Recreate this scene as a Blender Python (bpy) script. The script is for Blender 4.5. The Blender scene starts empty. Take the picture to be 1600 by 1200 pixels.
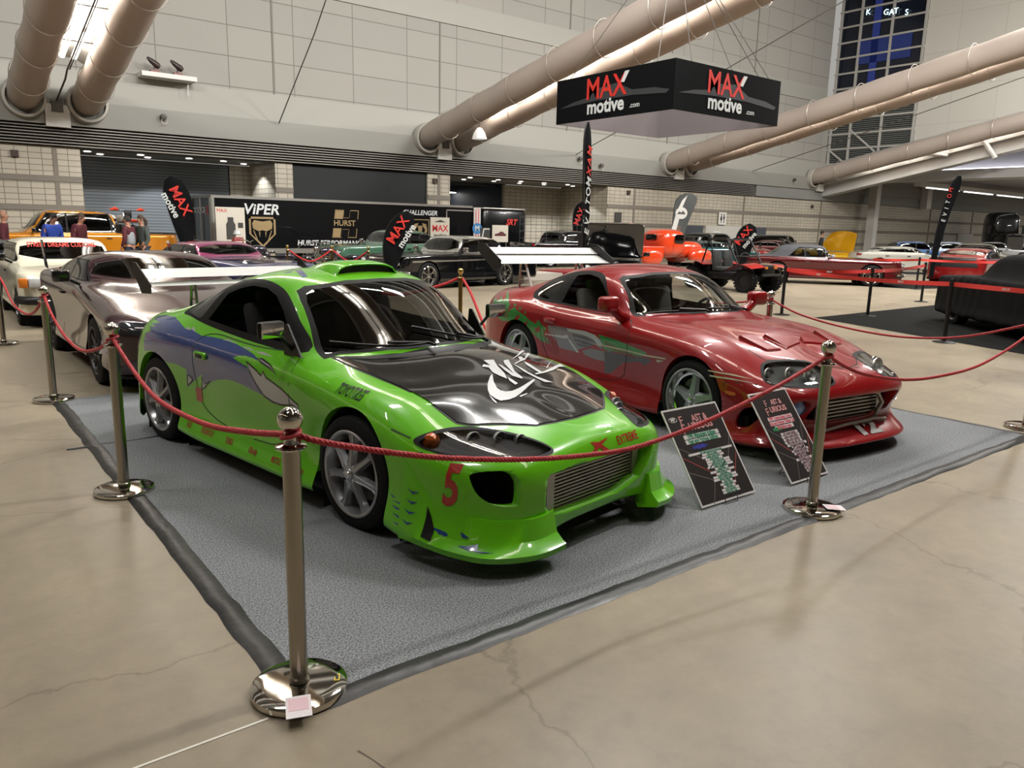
import bpy, bmesh, math, random
import numpy as np
from mathutils import Vector, Matrix
from mathutils.bvhtree import BVHTree
random.seed(7); rng = np.random.default_rng(5)
PI = math.pi
SC = bpy.context.scene
COL = SC.collection
# ---------------------------------------------------------------- camera
YAW, PITCH, ROLL, FPX, CAMH = .6620, .2010, -.0235, 1203.0, 1.65
_f = Vector((math.sin(YAW)*math.cos(PITCH), math.cos(YAW)*math.cos(PITCH), -math.sin(PITCH)))
_r = Vector((math.cos(YAW), -math.sin(YAW), 0)); _d = _f.cross(_r)
_r2 = math.cos(ROLL)*_r + math.sin(ROLL)*_d; _d2 = -math.sin(ROLL)*_r + math.cos(ROLL)*_d
cam_data = bpy.data.cameras.new('camera'); cam = bpy.data.objects.new('camera', cam_data); COL.objects.link(cam)
cam_data.sensor_fit = 'HORIZONTAL'; cam_data.sensor_width = 36.0; cam_data.lens = 36.0*FPX/1600.0
cam_data.clip_start = .05; cam_data.clip_end = 400
M = Matrix(((_r2.x, -_d2.x, -_f.x, 0), (_r2.y, -_d2.y, -_f.y, 0), (_r2.z, -_d2.z, -_f.z, CAMH), (0, 0, 0, 1)))
cam.matrix_world = M
SC.camera = cam
# ---------------------------------------------------------------- world, exposure
SC.view_settings.view_transform = 'Standard'; SC.view_settings.look = 'None'
SC.view_settings.gamma = 1.0; SC.view_settings.use_curve_mapping = False
SC.view_settings.exposure = -0.1
W = bpy.data.worlds.new('hall_air'); SC.world = W; W.use_nodes = True
W.node_tree.nodes['Background'].inputs[0].default_value = (.55, .53, .50, 1)
W.node_tree.nodes['Background'].inputs[1].default_value = .75
try:
    SC.cycles.use_denoising = True
    SC.cycles.max_bounces = 7; SC.cycles.diffuse_bounces = 3; SC.cycles.glossy_bounces = 4
    SC.cycles.transparent_max_bounces = 12; SC.cycles.transmission_bounces = 4
    SC.cycles.sample_clamp_indirect = 4.0; SC.cycles.caustics_reflective = False; SC.cycles.caustics_refractive = False
except Exception: pass

def area(name, loc, sx, sy, power, color=(1, .95, .87), rot=(0, 0, 0)):
    l = bpy.data.lights.new(name, 'AREA'); l.shape = 'RECTANGLE'; l.size = sx; l.size_y = sy; l.energy = power; l.color = color
    o = bpy.data.objects.new(name, l); COL.objects.link(o); o.location = loc; o.rotation_euler = rot
    return o
# unseen hall ceiling lamps, plus tilted wall washers and low fills added for brightness
for i, (lx, ly, lz, pw, tl) in enumerate([(-3, 2, 15.2, 500, 0), (6, -2, 15.2, 1100, 0), (14, 2, 15.2, 2300, 0), (25, 4, 15.2, 2300, 0), (1, 11, 15.2, 700, .2), (13, 12, 15.2, 1500, .2), (24, 13, 15.2, 1500, .2), (40, 11, 15.2, 1600, .2),
                                  (-6, 10, 13.5, 2500, 1.05), (8, 10, 13.5, 2500, 1.05), (22, 10, 13.5, 2700, 1.05), (37, 9, 13.5, 2900, 1.05), (48, 8, 14.5, 1500, .8), (64, 20, 5.3, 700, 0), (76, 16, 5.3, 900, 0), (88, 20, 5.3, 900, 0), (66, 6, 5.3, 700, 0)]):
    area('ceiling_and_fill_lamp', (lx, ly, lz), 3.2, 1.0, pw, color=(1, .975, .93), rot=(tl, 0, 0))

# ---------------------------------------------------------------- materials
MATS = {}
def lin(c):
    return tuple(((v/12.92) if v <= .04045 else ((v+.055)/1.055)**2.4) for v in c)
def hexc(h):
    h = h.lstrip('#'); return lin([int(h[i:i+2], 16)/255 for i in (0, 2, 4)])
def mat(name, col=(.5, .5, .5), rough=.5, metal=0., coat=0., spec=.5, emis=None, es=0., trans=0., bump=None, noise=None):
    """plain principled material; bump=(scale,strength); noise=(scale,amount) mottles the colour"""
    if name in MATS: return MATS[name]
    m = bpy.data.materials.new(name); m.use_nodes = True; nt = m.node_tree; b = nt.nodes['Principled BSDF']
    if isinstance(col, str): col = hexc(col)
    b.inputs['Base Color'].default_value = (*col[:3], 1); b.inputs['Roughness'].default_value = rough
    b.inputs['Metallic'].default_value = metal; b.inputs['Specular IOR Level'].default_value = spec
    if coat: b.inputs['Coat Weight'].default_value = coat; b.inputs['Coat Roughness'].default_value = .03
    if trans: b.inputs['Transmission Weight'].default_value = trans
    if emis: b.inputs['Emission Color'].default_value = (*emis, 1); b.inputs['Emission Strength'].default_value = es
    if noise or bump:
        tc = nt.nodes.new('ShaderNodeTexCoord'); n = nt.nodes.new('ShaderNodeTexNoise'); n.inputs['Detail'].default_value = 5
        nt.links.new(tc.outputs['Object'], n.inputs['Vector'])
        if noise:
            n.inputs['Scale'].default_value = noise[0]
            r = nt.nodes.new('ShaderNodeValToRGB'); a = noise[1]
            r.color_ramp.elements[0].position = .3; r.color_ramp.elements[1].position = .7
            r.color_ramp.elements[0].color = (*[v*(1-a) for v in col[:3]], 1); r.color_ramp.elements[1].color = (*[min(1, v*(1+a)) for v in col[:3]], 1)
            nt.links.new(n.outputs['Fac'], r.inputs['Fac']); nt.links.new(r.outputs['Color'], b.inputs['Base Color'])
        if bump:
            n2 = nt.nodes.new('ShaderNodeTexNoise'); n2.inputs['Scale'].default_value = bump[0]; n2.inputs['Detail'].default_value = 4
            nt.links.new(tc.outputs['Object'], n2.inputs['Vector'])
            bp = nt.nodes.new('ShaderNodeBump'); bp.inputs['Strength'].default_value = bump[1]; bp.inputs['Distance'].default_value = .01
            nt.links.new(n2.outputs['Fac'], bp.inputs['Height']); nt.links.new(bp.outputs['Normal'], b.inputs['Normal'])
    MATS[name] = m; return m
def glassm(name, tint=(.12, .13, .13), amt=.6):
    """thin glass: tinted see-through plus a mirror-like surface; amt = share of light held back"""
    if name in MATS: return MATS[name]
    m = bpy.data.materials.new(name); m.use_nodes = True; nt = m.node_tree; nt.nodes.clear()
    out = nt.nodes.new('ShaderNodeOutputMaterial'); mix = nt.nodes.new('ShaderNodeMixShader'); tr = nt.nodes.new('ShaderNodeBsdfTransparent')
    gl = nt.nodes.new('ShaderNodeBsdfGlossy'); lw = nt.nodes.new('ShaderNodeFresnel'); lw.inputs['IOR'].default_value = 1.6
    ad = nt.nodes.new('ShaderNodeMath'); ad.operation = 'MULTIPLY_ADD'; ad.inputs[1].default_value = 1.0; ad.inputs[2].default_value = .03
    tr.inputs['Color'].default_value = (*[1-amt*(1-t) for t in tint], 1) if amt < 1 else (*tint, 1)
    gl.inputs['Roughness'].default_value = .03; gl.inputs['Color'].default_value = (.9, .92, .92, 1)
    nt.links.new(lw.outputs[0], ad.inputs[0]); nt.links.new(ad.outputs[0], mix.inputs[0])
    nt.links.new(tr.outputs[0], mix.inputs[1]); nt.links.new(gl.outputs[0], mix.inputs[2]); nt.links.new(mix.outputs[0], out.inputs[0])
    MATS[name] = m; return m

# ---------------------------------------------------------------- mesh building
def unit(v):
    v = Vector(v); return v.normalized() if v.length > 1e-9 else Vector((0, 0, 1))
class MB:
    def __init__(s): s.v = []; s.f = []; s.m = []; s.mats = []
    def mi(s, m):
        if m is None: m = s.mats[0] if s.mats else mat('plain')
        if m not in s.mats: s.mats.append(m)
        return s.mats.index(m)
    def add(s, vs, fs, m=None):
        k = s.mi(m); b = len(s.v); s.v += [tuple(v) for v in vs]
        for f in fs: s.f.append([b+i for i in f]); s.m.append(k)
        return s
    def box(s, c, d, m=None, rz=0, T=None, taper=1.0):
        x, y, z = [q/2 for q in d]; vs = []
        for sz in (-1, 1):
            t = taper if sz > 0 else 1
            for sx, sy in ((-1, -1), (1, -1), (1, 1), (-1, 1)): vs.append(Vector((sx*x*t, sy*y*t, sz*z)))
        Mx = Matrix.Translation(c) @ (T if T is not None else Matrix.Rotation(rz, 4, 'Z'))
        return s.add([Mx @ v for v in vs], [(0, 3, 2, 1), (4, 5, 6, 7), (0, 1, 5, 4), (1, 2, 6, 5), (2, 3, 7, 6), (3, 0, 4, 7)], m)
    def rbox(s, c, d, r, m=None, rz=0, seg=3, T=None):
        """box with rounded vertical edges and softened top/bottom"""
        x, y, z = [q/2 for q in d]; r = min(r, x*.98, y*.98); e = min(r*.6, z*.9)
        def ring(ins, zz):
            out = []
            rr = max(r-ins, .0005)
            for (cx, cy, a0) in ((x-r, y-r, 0), (-x+r, y-r, 90), (-x+r, -y+r, 180), (x-r, -y+r, 270)):
                for k in range(seg+1):
                    a = math.radians(a0+90*k/seg); out.append(Vector((cx+rr*math.cos(a), cy+rr*math.sin(a), zz)))
            return out
        rings = [ring(e, -z), ring(e*.3, -z+e*.3), ring(0, -z+e), ring(0, z-e), ring(e*.3, z-e*.3), ring(e, z)]
        n = len(rings[0]); Mx = Matrix.Translation(c) @ (T if T is not None else Matrix.Rotation(rz, 4, 'Z'))
        vs = [Mx @ v for R_ in rings for v in R_]; fs = [list(range(n))[::-1], [5*n+i for i in range(n)]]
        for k in range(5):
            for i in range(n): j = (i+1) % n; fs.append((k*n+i, k*n+j, (k+1)*n+j, (k+1)*n+i))
        return s.add(vs, fs, m)
    def tube(s, pts, r, m=None, seg=10, closed=False, cap=True, flat=None):
        pts = [Vector(p) for p in pts]; n = len(pts); rs = r if isinstance(r, (list, tuple)) else [r]*n
        vs = []; up = None
        for i, p in enumerate(pts):
            a = pts[(i-1) % n] if (closed or i > 0) else pts[i]; b = pts[(i+1) % n] if (closed or i < n-1) else pts[i]
            t = unit(b-a)
            if up is None:
                up = Vector((0, 0, 1)) if abs(t.z) < .9 else Vector((1, 0, 0))
            u = unit(up - t*up.dot(t)); w = t.cross(u); up = u
            for k in range(seg):
                an = 2*PI*k/seg; q = u*math.cos(an)*(flat or 1)+w*math.sin(an)
                vs.append(p+q*rs[i])
        fs = []
        for i in range(n if closed else n-1):
            for k in range(seg):
                a = i*seg+k; b = i*seg+(k+1) % seg; c = ((i+1) % n)*seg+(k+1) % seg; d = ((i+1) % n)*seg+k; fs.append((a, b, c, d))
        if cap and not closed: fs.append([k for k in range(seg)][::-1]); fs.append([(n-1)*seg+k for k in range(seg)])
        return s.add(vs, fs, m)
    def bar(s, a, b, r, m=None, seg=10): return s.tube([a, b], r, m, seg)
    def lathe(s, prof, m=None, seg=32, c=(0, 0, 0), T=None, a0=0, a1=2*PI):
        """prof: list of (radius, height) about +Z (or T)"""
        full = abs(a1-a0-2*PI) < 1e-6; ns = seg if full else seg+1
        Mx = Matrix.Translation(c) @ (T if T is not None else Matrix.Identity(4)); vs = []
        for (r, z) in prof:
            for k in range(ns):
                an = a0+(a1-a0)*k/seg; vs.append(Mx @ Vector((r*math.cos(an), r*math.sin(an), z)))
        fs = []
        for i in range(len(prof)-1):
            for k in range(seg):
                j = (k+1) % ns; fs.append((i*ns+k, i*ns+j, (i+1)*ns+j, (i+1)*ns+k))
        return s.add(vs, fs, m)
    def prism(s, poly, depth, m=None, T=None, z0=0):
        """poly in XY, extruded z0..z0+depth, placed by T"""
        T = T if T is not None else Matrix.Identity(4); n = len(poly)
        vs = [T @ Vector((p[0], p[1], z0)) for p in poly]+[T @ Vector((p[0], p[1], z0+depth)) for p in poly]
        fs = [list(range(n))[::-1], [n+i for i in range(n)]]+[(i, (i+1) % n, n+(i+1) % n, n+i) for i in range(n)]
        return s.add(vs, fs, m)
    def quad(s, a, b, c, d, m=None): return s.add([a, b, c, d], [(0, 1, 2, 3)], m)
    def grid(s, P, m=None, flip=False, closed_u=False):
        nu, nv = len(P), len(P[0]); vs = [p for row in P for p in row]; fs = []
        for i in range(nu if closed_u else nu-1):
            for j in range(nv-1):
                q = (i*nv+j, i*nv+j+1, ((i+1) % nu)*nv+j+1, ((i+1) % nu)*nv+j); fs.append(q[::-1] if flip else q)
        return s.add(vs, fs, m)
    def build(s, name, parent=None, m=None, smooth=True, angle=35, fix=True, M=None, weld=False):
        me = bpy.data.meshes.new(name); me.from_pydata(s.v, [], s.f)
        for mm in (s.mats or [m or mat('plain')]): me.materials.append(mm)
        me.polygons.foreach_set('material_index', s.m)
        if fix or weld:
            bm = bmesh.new(); bm.from_mesh(me)
            if weld: bmesh.ops.remove_doubles(bm, verts=bm.verts, dist=1e-5)
            if fix: bmesh.ops.recalc_face_normals(bm, faces=bm.faces)
            bm.to_mesh(me); bm.free()
        if smooth:
            me.shade_smooth(); me.set_sharp_from_angle(angle=math.radians(angle))
        o = bpy.data.objects.new(name, me); COL.objects.link(o)
        if M is not None: o.matrix_world = M
        if parent is not None: o.parent = parent
        return o
def tag(o, label=None, cat=None, group=None, kind=None):
    if label: o['label'] = label
    if cat: o['category'] = cat
    if group: o['group'] = group
    if kind: o['kind'] = kind
    return o
def empty(name, loc, rz=0, label=None, cat=None, group=None):
    o = bpy.data.objects.new(name, None); COL.objects.link(o); o.location = loc; o.rotation_euler = (0, 0, rz); o.empty_display_size = .2
    return tag(o, label, cat, group)
def struct(o): o['kind'] = 'structure'; return o
def copy_tree(o, parent=None):
    c = o.copy(); COL.objects.link(c)
    if parent is not None: c.parent = parent
    for ch in list(o.children):
        copy_tree(ch, c)
    return c
def txt(body, size, m, name='lettering', parent=None, extrude=.001, align='CENTER', shear=0, bold=0, M=None, spacing=1.0, sx=1.0, label=None, res=3):
    cu = bpy.data.curves.new(name, 'FONT'); cu.body = body; cu.size = size; cu.extrude = extrude; cu.align_x = align; cu.align_y = 'CENTER'
    cu.shear = shear; cu.offset = bold; cu.space_character = spacing; cu.resolution_u = res
    t = bpy.data.objects.new(name, cu); COL.objects.link(t)
    bpy.context.view_layer.update()
    dg = bpy.context.evaluated_depsgraph_get(); me = bpy.data.meshes.new_from_object(t.evaluated_get(dg)); bpy.data.objects.remove(t, do_unlink=True)
    me.materials.clear(); me.materials.append(m)
    if sx != 1.0:
        for v in me.vertices: v.co.x *= sx
    o = bpy.data.objects.new(name, me); COL.objects.link(o)
    if parent is not None: o.parent = parent
    if M is not None: o.matrix_local = M
    return o
def frame(origin, xdir, ydir):
    """matrix whose local X,Y lie in the plane (for lettering on a face)"""
    x = unit(xdir); z = unit(x.cross(Vector(ydir))); y = z.cross(x)
    return Matrix(((x.x, y.x, z.x, origin[0]), (x.y, y.y, z.y, origin[1]), (x.z, y.z, z.z, origin[2]), (0, 0, 0, 1)))
# ================================================================ HALL
def shader(name):
    m = bpy.data.materials.new(name); m.use_nodes = True; MATS[name] = m; return m, m.node_tree, m.node_tree.nodes['Principled BSDF']
def nd(nt, t, **k):
    n = nt.nodes.new(t)
    for a, v in k.items(): setattr(n, a, v)
    return n
def floor_mat():
    m, nt, b = shader('polished_concrete'); L = nt.links
    tc = nd(nt, 'ShaderNodeTexCoord')
    n1 = nd(nt, 'ShaderNodeTexNoise'); n1.inputs['Scale'].default_value = .75; n1.inputs['Detail'].default_value = 8; n1.inputs['Roughness'].default_value = .62
    n2 = nd(nt, 'ShaderNodeTexNoise'); n2.inputs['Scale'].default_value = 7; n2.inputs['Detail'].default_value = 6; n2.inputs['Roughness'].default_value = .7
    r1 = nd(nt, 'ShaderNodeValToRGB'); e = r1.color_ramp.elements
    e[0].position = .25; e[0].color = (*hexc('#7c7264'), 1); e[1].position = .78; e[1].color = (*hexc('#978c77'), 1)
    mx = nd(nt, 'ShaderNodeMix', data_type='RGBA', blend_type='MULTIPLY'); mx.inputs['Factor'].default_value = .38
    r2 = nd(nt, 'ShaderNodeValToRGB'); e = r2.color_ramp.elements; e[0].position = .35; e[0].color = (.72, .72, .72, 1); e[1].position = .66; e[1].color = (1.12, 1.1, 1.06, 1)
    # fine cracks
    v = nd(nt, 'ShaderNodeTexVoronoi', feature='DISTANCE_TO_EDGE'); v.inputs['Scale'].default_value = .55
    nz = nd(nt, 'ShaderNodeTexNoise'); nz.inputs['Scale'].default_value = 2.2; nz.inputs['Detail'].default_value = 6
    ad = nd(nt, 'ShaderNodeVectorMath', operation='MULTIPLY_ADD'); ad.inputs[1].default_value = (.55, .55, 0)
    L.new(tc.outputs['Object'], nz.inputs['Vector']); L.new(nz.outputs['Color'], ad.inputs[0]); L.new(tc.outputs['Object'], ad.inputs[2]); L.new(ad.outputs[0], v.inputs['Vector'])
    rc = nd(nt, 'ShaderNodeValToRGB'); e = rc.color_ramp.elements; e[0].position = 0; e[0].color = (.62, .6, .57, 1); e[1].position = .006; e[1].color = (1, 1, 1, 1)
    L.new(v.outputs['Distance'], rc.inputs['Fac'])
    mc = nd(nt, 'ShaderNodeMix', data_type='RGBA', blend_type='MULTIPLY'); mc.inputs['Factor'].default_value = .75
    for n in (n1, n2): L.new(tc.outputs['Object'], n.inputs['Vector'])
    L.new(n1.outputs['Fac'], r1.inputs['Fac']); L.new(n2.outputs['Fac'], r2.inputs['Fac'])
    L.new(r1.outputs['Color'], mx.inputs[6]); L.new(r2.outputs['Color'], mx.inputs[7]); L.new(mx.outputs[2], mc.inputs[6]); L.new(rc.outputs['Color'], mc.inputs[7])
    L.new(mc.outputs[2], b.inputs['Base Color'])
    rr = nd(nt, 'ShaderNodeMapRange'); rr.inputs[3].default_value = .22; rr.inputs[4].default_value = .5; L.new(n1.outputs['Fac'], rr.inputs[0]); L.new(rr.outputs[0], b.inputs['Roughness'])
    bp = nd(nt, 'ShaderNodeBump'); bp.inputs['Strength'].default_value = .12; bp.inputs['Distance'].default_value = .01; L.new(n2.outputs['Fac'], bp.inputs['Height']); L.new(bp.outputs['Normal'], b.inputs['Normal'])
    b.inputs['Specular IOR Level'].default_value = .32
    return m
def grid_mat(name, c1, c2, mortar, w, h, ms, rough=.75, axes='XZ', noise=.06):
    m, nt, b = shader(name); L = nt.links
    tc = nd(nt, 'ShaderNodeTexCoord'); sp = nd(nt, 'ShaderNodeSeparateXYZ'); cb = nd(nt, 'ShaderNodeCombineXYZ')
    L.new(tc.outputs['Object'], sp.inputs[0]); L.new(sp.outputs[axes[0]], cb.inputs[0]); L.new(sp.outputs[axes[1]], cb.inputs[1])
    br = nd(nt, 'ShaderNodeTexBrick'); br.offset = 0; br.squash = 1; br.inputs['Scale'].default_value = 1; br.inputs['Brick Width'].default_value = w; br.inputs['Row Height'].default_value = h
    br.inputs['Mortar Size'].default_value = ms; br.inputs['Mortar Smooth'].default_value = .1; br.inputs['Color1'].default_value = (*hexc(c1), 1); br.inputs['Color2'].default_value = (*hexc(c2), 1); br.inputs['Mortar'].default_value = (*hexc(mortar), 1)
    L.new(cb.outputs[0], br.inputs['Vector']); L.new(br.outputs['Color'], b.inputs['Base Color']); b.inputs['Roughness'].default_value = rough
    return m
FLOOR = floor_mat()
BLOCK = grid_mat('glazed_block', '#aaa292', '#b3ab9b', '#645e52', .4, .2, .011, .5)
BLOCKY = grid_mat('glazed_block_side', '#aaa292', '#b3ab9b', '#645e52', .4, .2, .011, .45, 'YZ')
PANEL = grid_mat('wall_panel_grid', '#8f8c86', '#939089', '#6a6761', 2.65, 1.13, .018, .8)
PANELY = grid_mat('wall_panel_grid_side', '#bdb9b0', '#c1bdb4', '#a5a199', 2.65, 2.2, .012, .8, 'YZ')
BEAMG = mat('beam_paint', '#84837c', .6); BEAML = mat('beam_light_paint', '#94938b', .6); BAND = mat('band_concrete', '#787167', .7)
DARKP = mat('dark_wall_panel', '#27292a', .5, spec=.2); SLAT = mat('louvre_metal', '#8b8780', .45, .3); SLATD = mat('louvre_gap', '#35312d', .7)
ROLL = grid_mat('roller_shutter', '#6a7177', '#6e757b', '#4c5155', 60, .12, .02, .4)
WHITEP = mat('white_paint', '#c9c7c2', .5); STEELW = mat('white_steel', '#bdbcba', .4)
fl = MB().add([(-40, -25, 0), (110, -25, 0), (110, 60, 0), (-40, 60, 0)], [(0, 1, 2, 3)], FLOOR).build('floor', smooth=False, fix=False); struct(fl)
WY = 32.0
def wallface(mb, x0, x1, z0, z1, m, y=WY, th=.3): mb.box(((x0+x1)/2, y+th/2, (z0+z1)/2), (x1-x0, th, z1-z0), m)
w = MB()
wallface(w, -30, 5.2, 0, 4.04, BLOCK); wallface(w, 12.3, 13.05, 0, 4.04, BLOCK); wallface(w, 19.63, 20.88, 0, 4.04, BLOCK); wallface(w, 31.43, 100, 0, 4.04, BLOCK)
wallface(w, 13.05, 19.63, 0, 4.04, DARKP, WY+.1)
wallface(w, -30, 105, 4.04, 4.8, SLATD, WY+.15)
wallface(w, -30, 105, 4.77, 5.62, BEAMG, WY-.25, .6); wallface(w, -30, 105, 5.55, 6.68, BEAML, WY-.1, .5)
wallface(w, -30, 52.6, 6.66, 18.5, PANEL); wallface(w, 52.6, 105, 6.6, 9, BEAML)
struct(w.build('wall_back', smooth=False))
# panel stripe, joints
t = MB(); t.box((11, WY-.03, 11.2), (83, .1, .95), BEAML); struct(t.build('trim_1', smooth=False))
t = MB()
for x in (-3.4, 4.5, 12.39, 20.28, 28.2, 36.1, 44): t.box((x, WY-.01, 12), (.07, .04, 10.7), mat('joint_dark', '#6f6b63', .7))
struct(t.build('trim_2', smooth=False))
# louvre band
t = MB()
for i in range(7):
    z = 4.09+i*.1; t.box((7.4, WY-.06, z), (74.8, .22, .035), SLAT)
    t.box((7.4, WY+.05, z+.02), (74.8, .04, .03), SLAT)
struct(t.build('trim_3', smooth=False))
t = MB(); t.box((75, WY-.05, 4.42), (60, .2, .72), mat('grey_wall', '#7f807c', .7)); struct(t.build('trim_4', smooth=False))
# dark bands in the block wall
t = MB()
for z in (2.93, 1.93, .93):
    for a, b in ((-30, 5.2), (12.3, 13.05), (19.63, 20.88), (31.43, 100)): t.box(((a+b)/2, WY-.012, z+.02), (b-a+.002, .05, .2), BAND)
for x in (4.4, 20.25, 33.6, 44.0, 53.2, 61.6, 70.5, 79, 88): t.box((x, WY-.016, 2.0), (.14, .04, 4.0), BAND)
struct(t.build('trim_5', smooth=False))
# recesses
def recess(x0, x1, y2, n):
    w = MB(); w.box((x1+.15, (WY+.3+y2)/2, 2.02), (.3, y2-WY-.3, 4.04), BLOCKY); w.box((x0-.15, (WY+.3+y2)/2, 2.02), (.3, y2-WY-.3, 4.04), BLOCKY)
    struct(w.build('wall_recess_%s' % n, smooth=False))
    c = MB(); c.box(((x0+x1)/2, (WY+y2)/2+.15, 4.14), (x1-x0, y2-WY+.3, .2), mat('soffit', '#6d6c68', .6)); struct(c.build('ceiling_recess_%s' % n, smooth=False))
recess(5.2, 12.3, 35, 'left'); recess(20.88, 31.43, 36, 'right')
w = MB(); w.box((8.3, 35.05, 2.0), (6.2, .1, 4.0), ROLL); o = w.build('door_1', smooth=False); struct(o)
w = MB(); w.box((11.9, 35.1, 2.0), (1.1, .2, 4.0), BLOCK); w.box((29.3, 36.1, 2.0), (4.3, .2, 4.0), BLOCK); struct(w.build('wall_recess_ends', smooth=False))
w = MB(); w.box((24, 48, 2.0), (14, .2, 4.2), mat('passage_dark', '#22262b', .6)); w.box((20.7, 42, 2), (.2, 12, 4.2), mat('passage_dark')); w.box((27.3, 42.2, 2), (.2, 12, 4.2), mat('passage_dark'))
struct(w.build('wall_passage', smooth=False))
w = MB()
for y in range(37, 48, 2): w.box((24, y, 4.0-.05), (7, .12, .12), mat('passage_truss', '#3c4248', .5))
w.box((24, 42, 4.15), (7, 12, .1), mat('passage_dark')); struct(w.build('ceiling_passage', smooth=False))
LAMPE = mat('lamp_glow', (1, 1, 1), .5, emis=(1, .97, .92), es=14)
LAMPB = mat('cool_glow', (1, 1, 1), .5, emis=(.75, .85, 1), es=3)
t = MB(); t.box((24.6, 47.85, 2.2), (2.6, .06, 1.2), LAMPB); struct(t.build('window_2', smooth=False))
o = empty('passage_lamp', (26.6, 41, 3.65), 0, 'round white pendant lamp glowing in the dark passage behind the race trailer', 'lamp')
MB().lathe([(0, .12), (.1, .12), (.5, .02), (.52, 0)], STEELW, 24).build('shade', o); MB().lathe([(0, -.02), (.5, -.02), (.5, .0), (0, 0)], LAMPE, 24).build('bulb_disc', o)
MB().bar((0, 0, .1), (0, 0, .4), .01, STEELW, 6).build('rod', o)
# recessed downlights
dl = None
def downlight(x, y, grp, lab, power=25):
    global dl
    if dl is None:
        dl = empty('downlight', (x, y, 4.03), 0); MB().lathe([(.13, 0), (.16, 0), (.16, -.02), (.13, -.02), (.13, 0)], STEELW, 16).build('trim_ring', dl)
        MB().lathe([(0, -.012), (.13, -.012)], LAMPE, 16).build('lens', dl); o = dl
    else: o = copy_tree(dl); o.location = (x, y, 4.03)
    tag(o, lab, 'ceiling light', grp)
for x, y in ((5.6, 33), (6.2, 34), (7.4, 32.9), (7.9, 34), (9.2, 33), (10.6, 33.2), (11.7, 34)): downlight(x, y, 'downlights over the roller shutter', 'round recessed downlight in the soffit over the dark roller shutter')
for x, y in ((21.3, 33), (22.6, 32.8), (23.3, 34.4), (24.5, 33), (25.1, 34.2), (26, 33), (27, 34.4), (27.6, 33), (28.6, 34.2), (29.3, 33), (30.4, 33.8), (30.8, 33)): downlight(x, y, 'downlights of the right recess', 'round recessed downlight in the soffit over the right recess')
for (x, y) in ((8.5, 33.5), (11.6, 33.4), (24, 34), (30, 33.6)):
    l = bpy.data.lights.new('downlight_beam', 'SPOT'); l.energy = 260; l.spot_size = 1.9; l.color = (.92, .96, 1); l.shadow_soft_size = .12
    o = bpy.data.objects.new('downlight_beam', l); COL.objects.link(o); o.location = (x, y, 3.97)
# restroom fronts and doors
DOORG = mat('door_grey', '#3f444a', .5)
def dooring(n, x0, x1, m, z=2.0):
    t = MB(); t.box(((x0+x1)/2, WY-.04, z/2), (x1-x0, .1, z), m); return struct(t.build('door_%d' % n, smooth=False))
dooring(2, 38.2, 39.9, DOORG); dooring(3, 44.9, 46.6, DOORG); dooring(4, 72.0, 73.4, DOORG); dooring(5, 76.3, 79.6, mat('door_light', '#a3a19a', .5))
t = MB(); t.box((42.4, WY-.06, 1.02), (4.6, .14, 2.04), mat('restroom_panel', '#b7b4ac', .5)); struct(t.build('trim_6', smooth=False))
def restroom(x, z, s, nm, lab):
    o = empty('restroom_sign', (x, WY-.12, z), 0, lab, 'sign'); b = MB(); b.box((0, 0, 0), (1.25*s, .03, 1.25*s), mat('sign_white', '#cfcdc6', .5)); b.build('panel', o)
    p = MB()
    for k, dx in enumerate((-.22*s, .22*s)):
        p.add([(dx+.09*s*math.cos(a*PI/6), -.025, .38*s+.09*s*math.sin(a*PI/6)) for a in range(12)], [list(range(12))], mat('sign_black', '#15161a', .5))
        q = [(-.11, .25), (.11, .25), (.13, -.05), (.05, -.05), (.06, -.45), (-.06, -.45), (-.05, -.05), (-.13, -.05)] if k else [(-.08, .25), (.08, .25), (.17, -.15), (.06, -.15), (.05, -.45), (-.05, -.45), (-.06, -.15), (-.17, -.15)]
        p.add([(dx+a*s, -.025, b*s) for a, b in q], [list(range(8))], mat('sign_black'))
    p.build('figures', o, smooth=False)
restroom(41.7, 2.5, .62, 'a', 'white square sign with two black restroom figures above the restroom entrance'); restroom(41.2, 1.35, .55, 'b', 'two small restroom figures on the pale panel between the dark doorways')
def small(name, x, z, lab, cat, c='#3a2a24', d=(.22, .1, .22)):
    return tag(MB().box((x, WY-.06, z), d, mat(name+'_m', c, .6)).build(name, smooth=False), lab, cat)
small('fire_alarm', 4.1-.9, 3.72, 'small dark alarm box on the block wall left of the roller shutter', 'alarm')
small('fire_alarm', 20.0, 3.7, 'small dark alarm box on the block pillar beside the dark wall panels', 'alarm')
small('fire_alarm', 33.05, 3.75, 'small dark alarm box high on the block wall right of the tall black flag', 'alarm')
small('fire_alarm', 52.0, 3.6, 'small dark alarm box near the top of the block wall below the fourth duct pair', 'alarm')
small('notice_board', 33.4, 1.9, 'small pale notice fixed on the block wall left of the orange truck', 'notice', '#b98f86', (.35, .05, .3))
small('wall_vent', 31.8+.5, 2.35, 'square dark vent on the block wall behind the tall black flag', 'vent', '#3c3a36', (.5, .05, .55))

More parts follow.
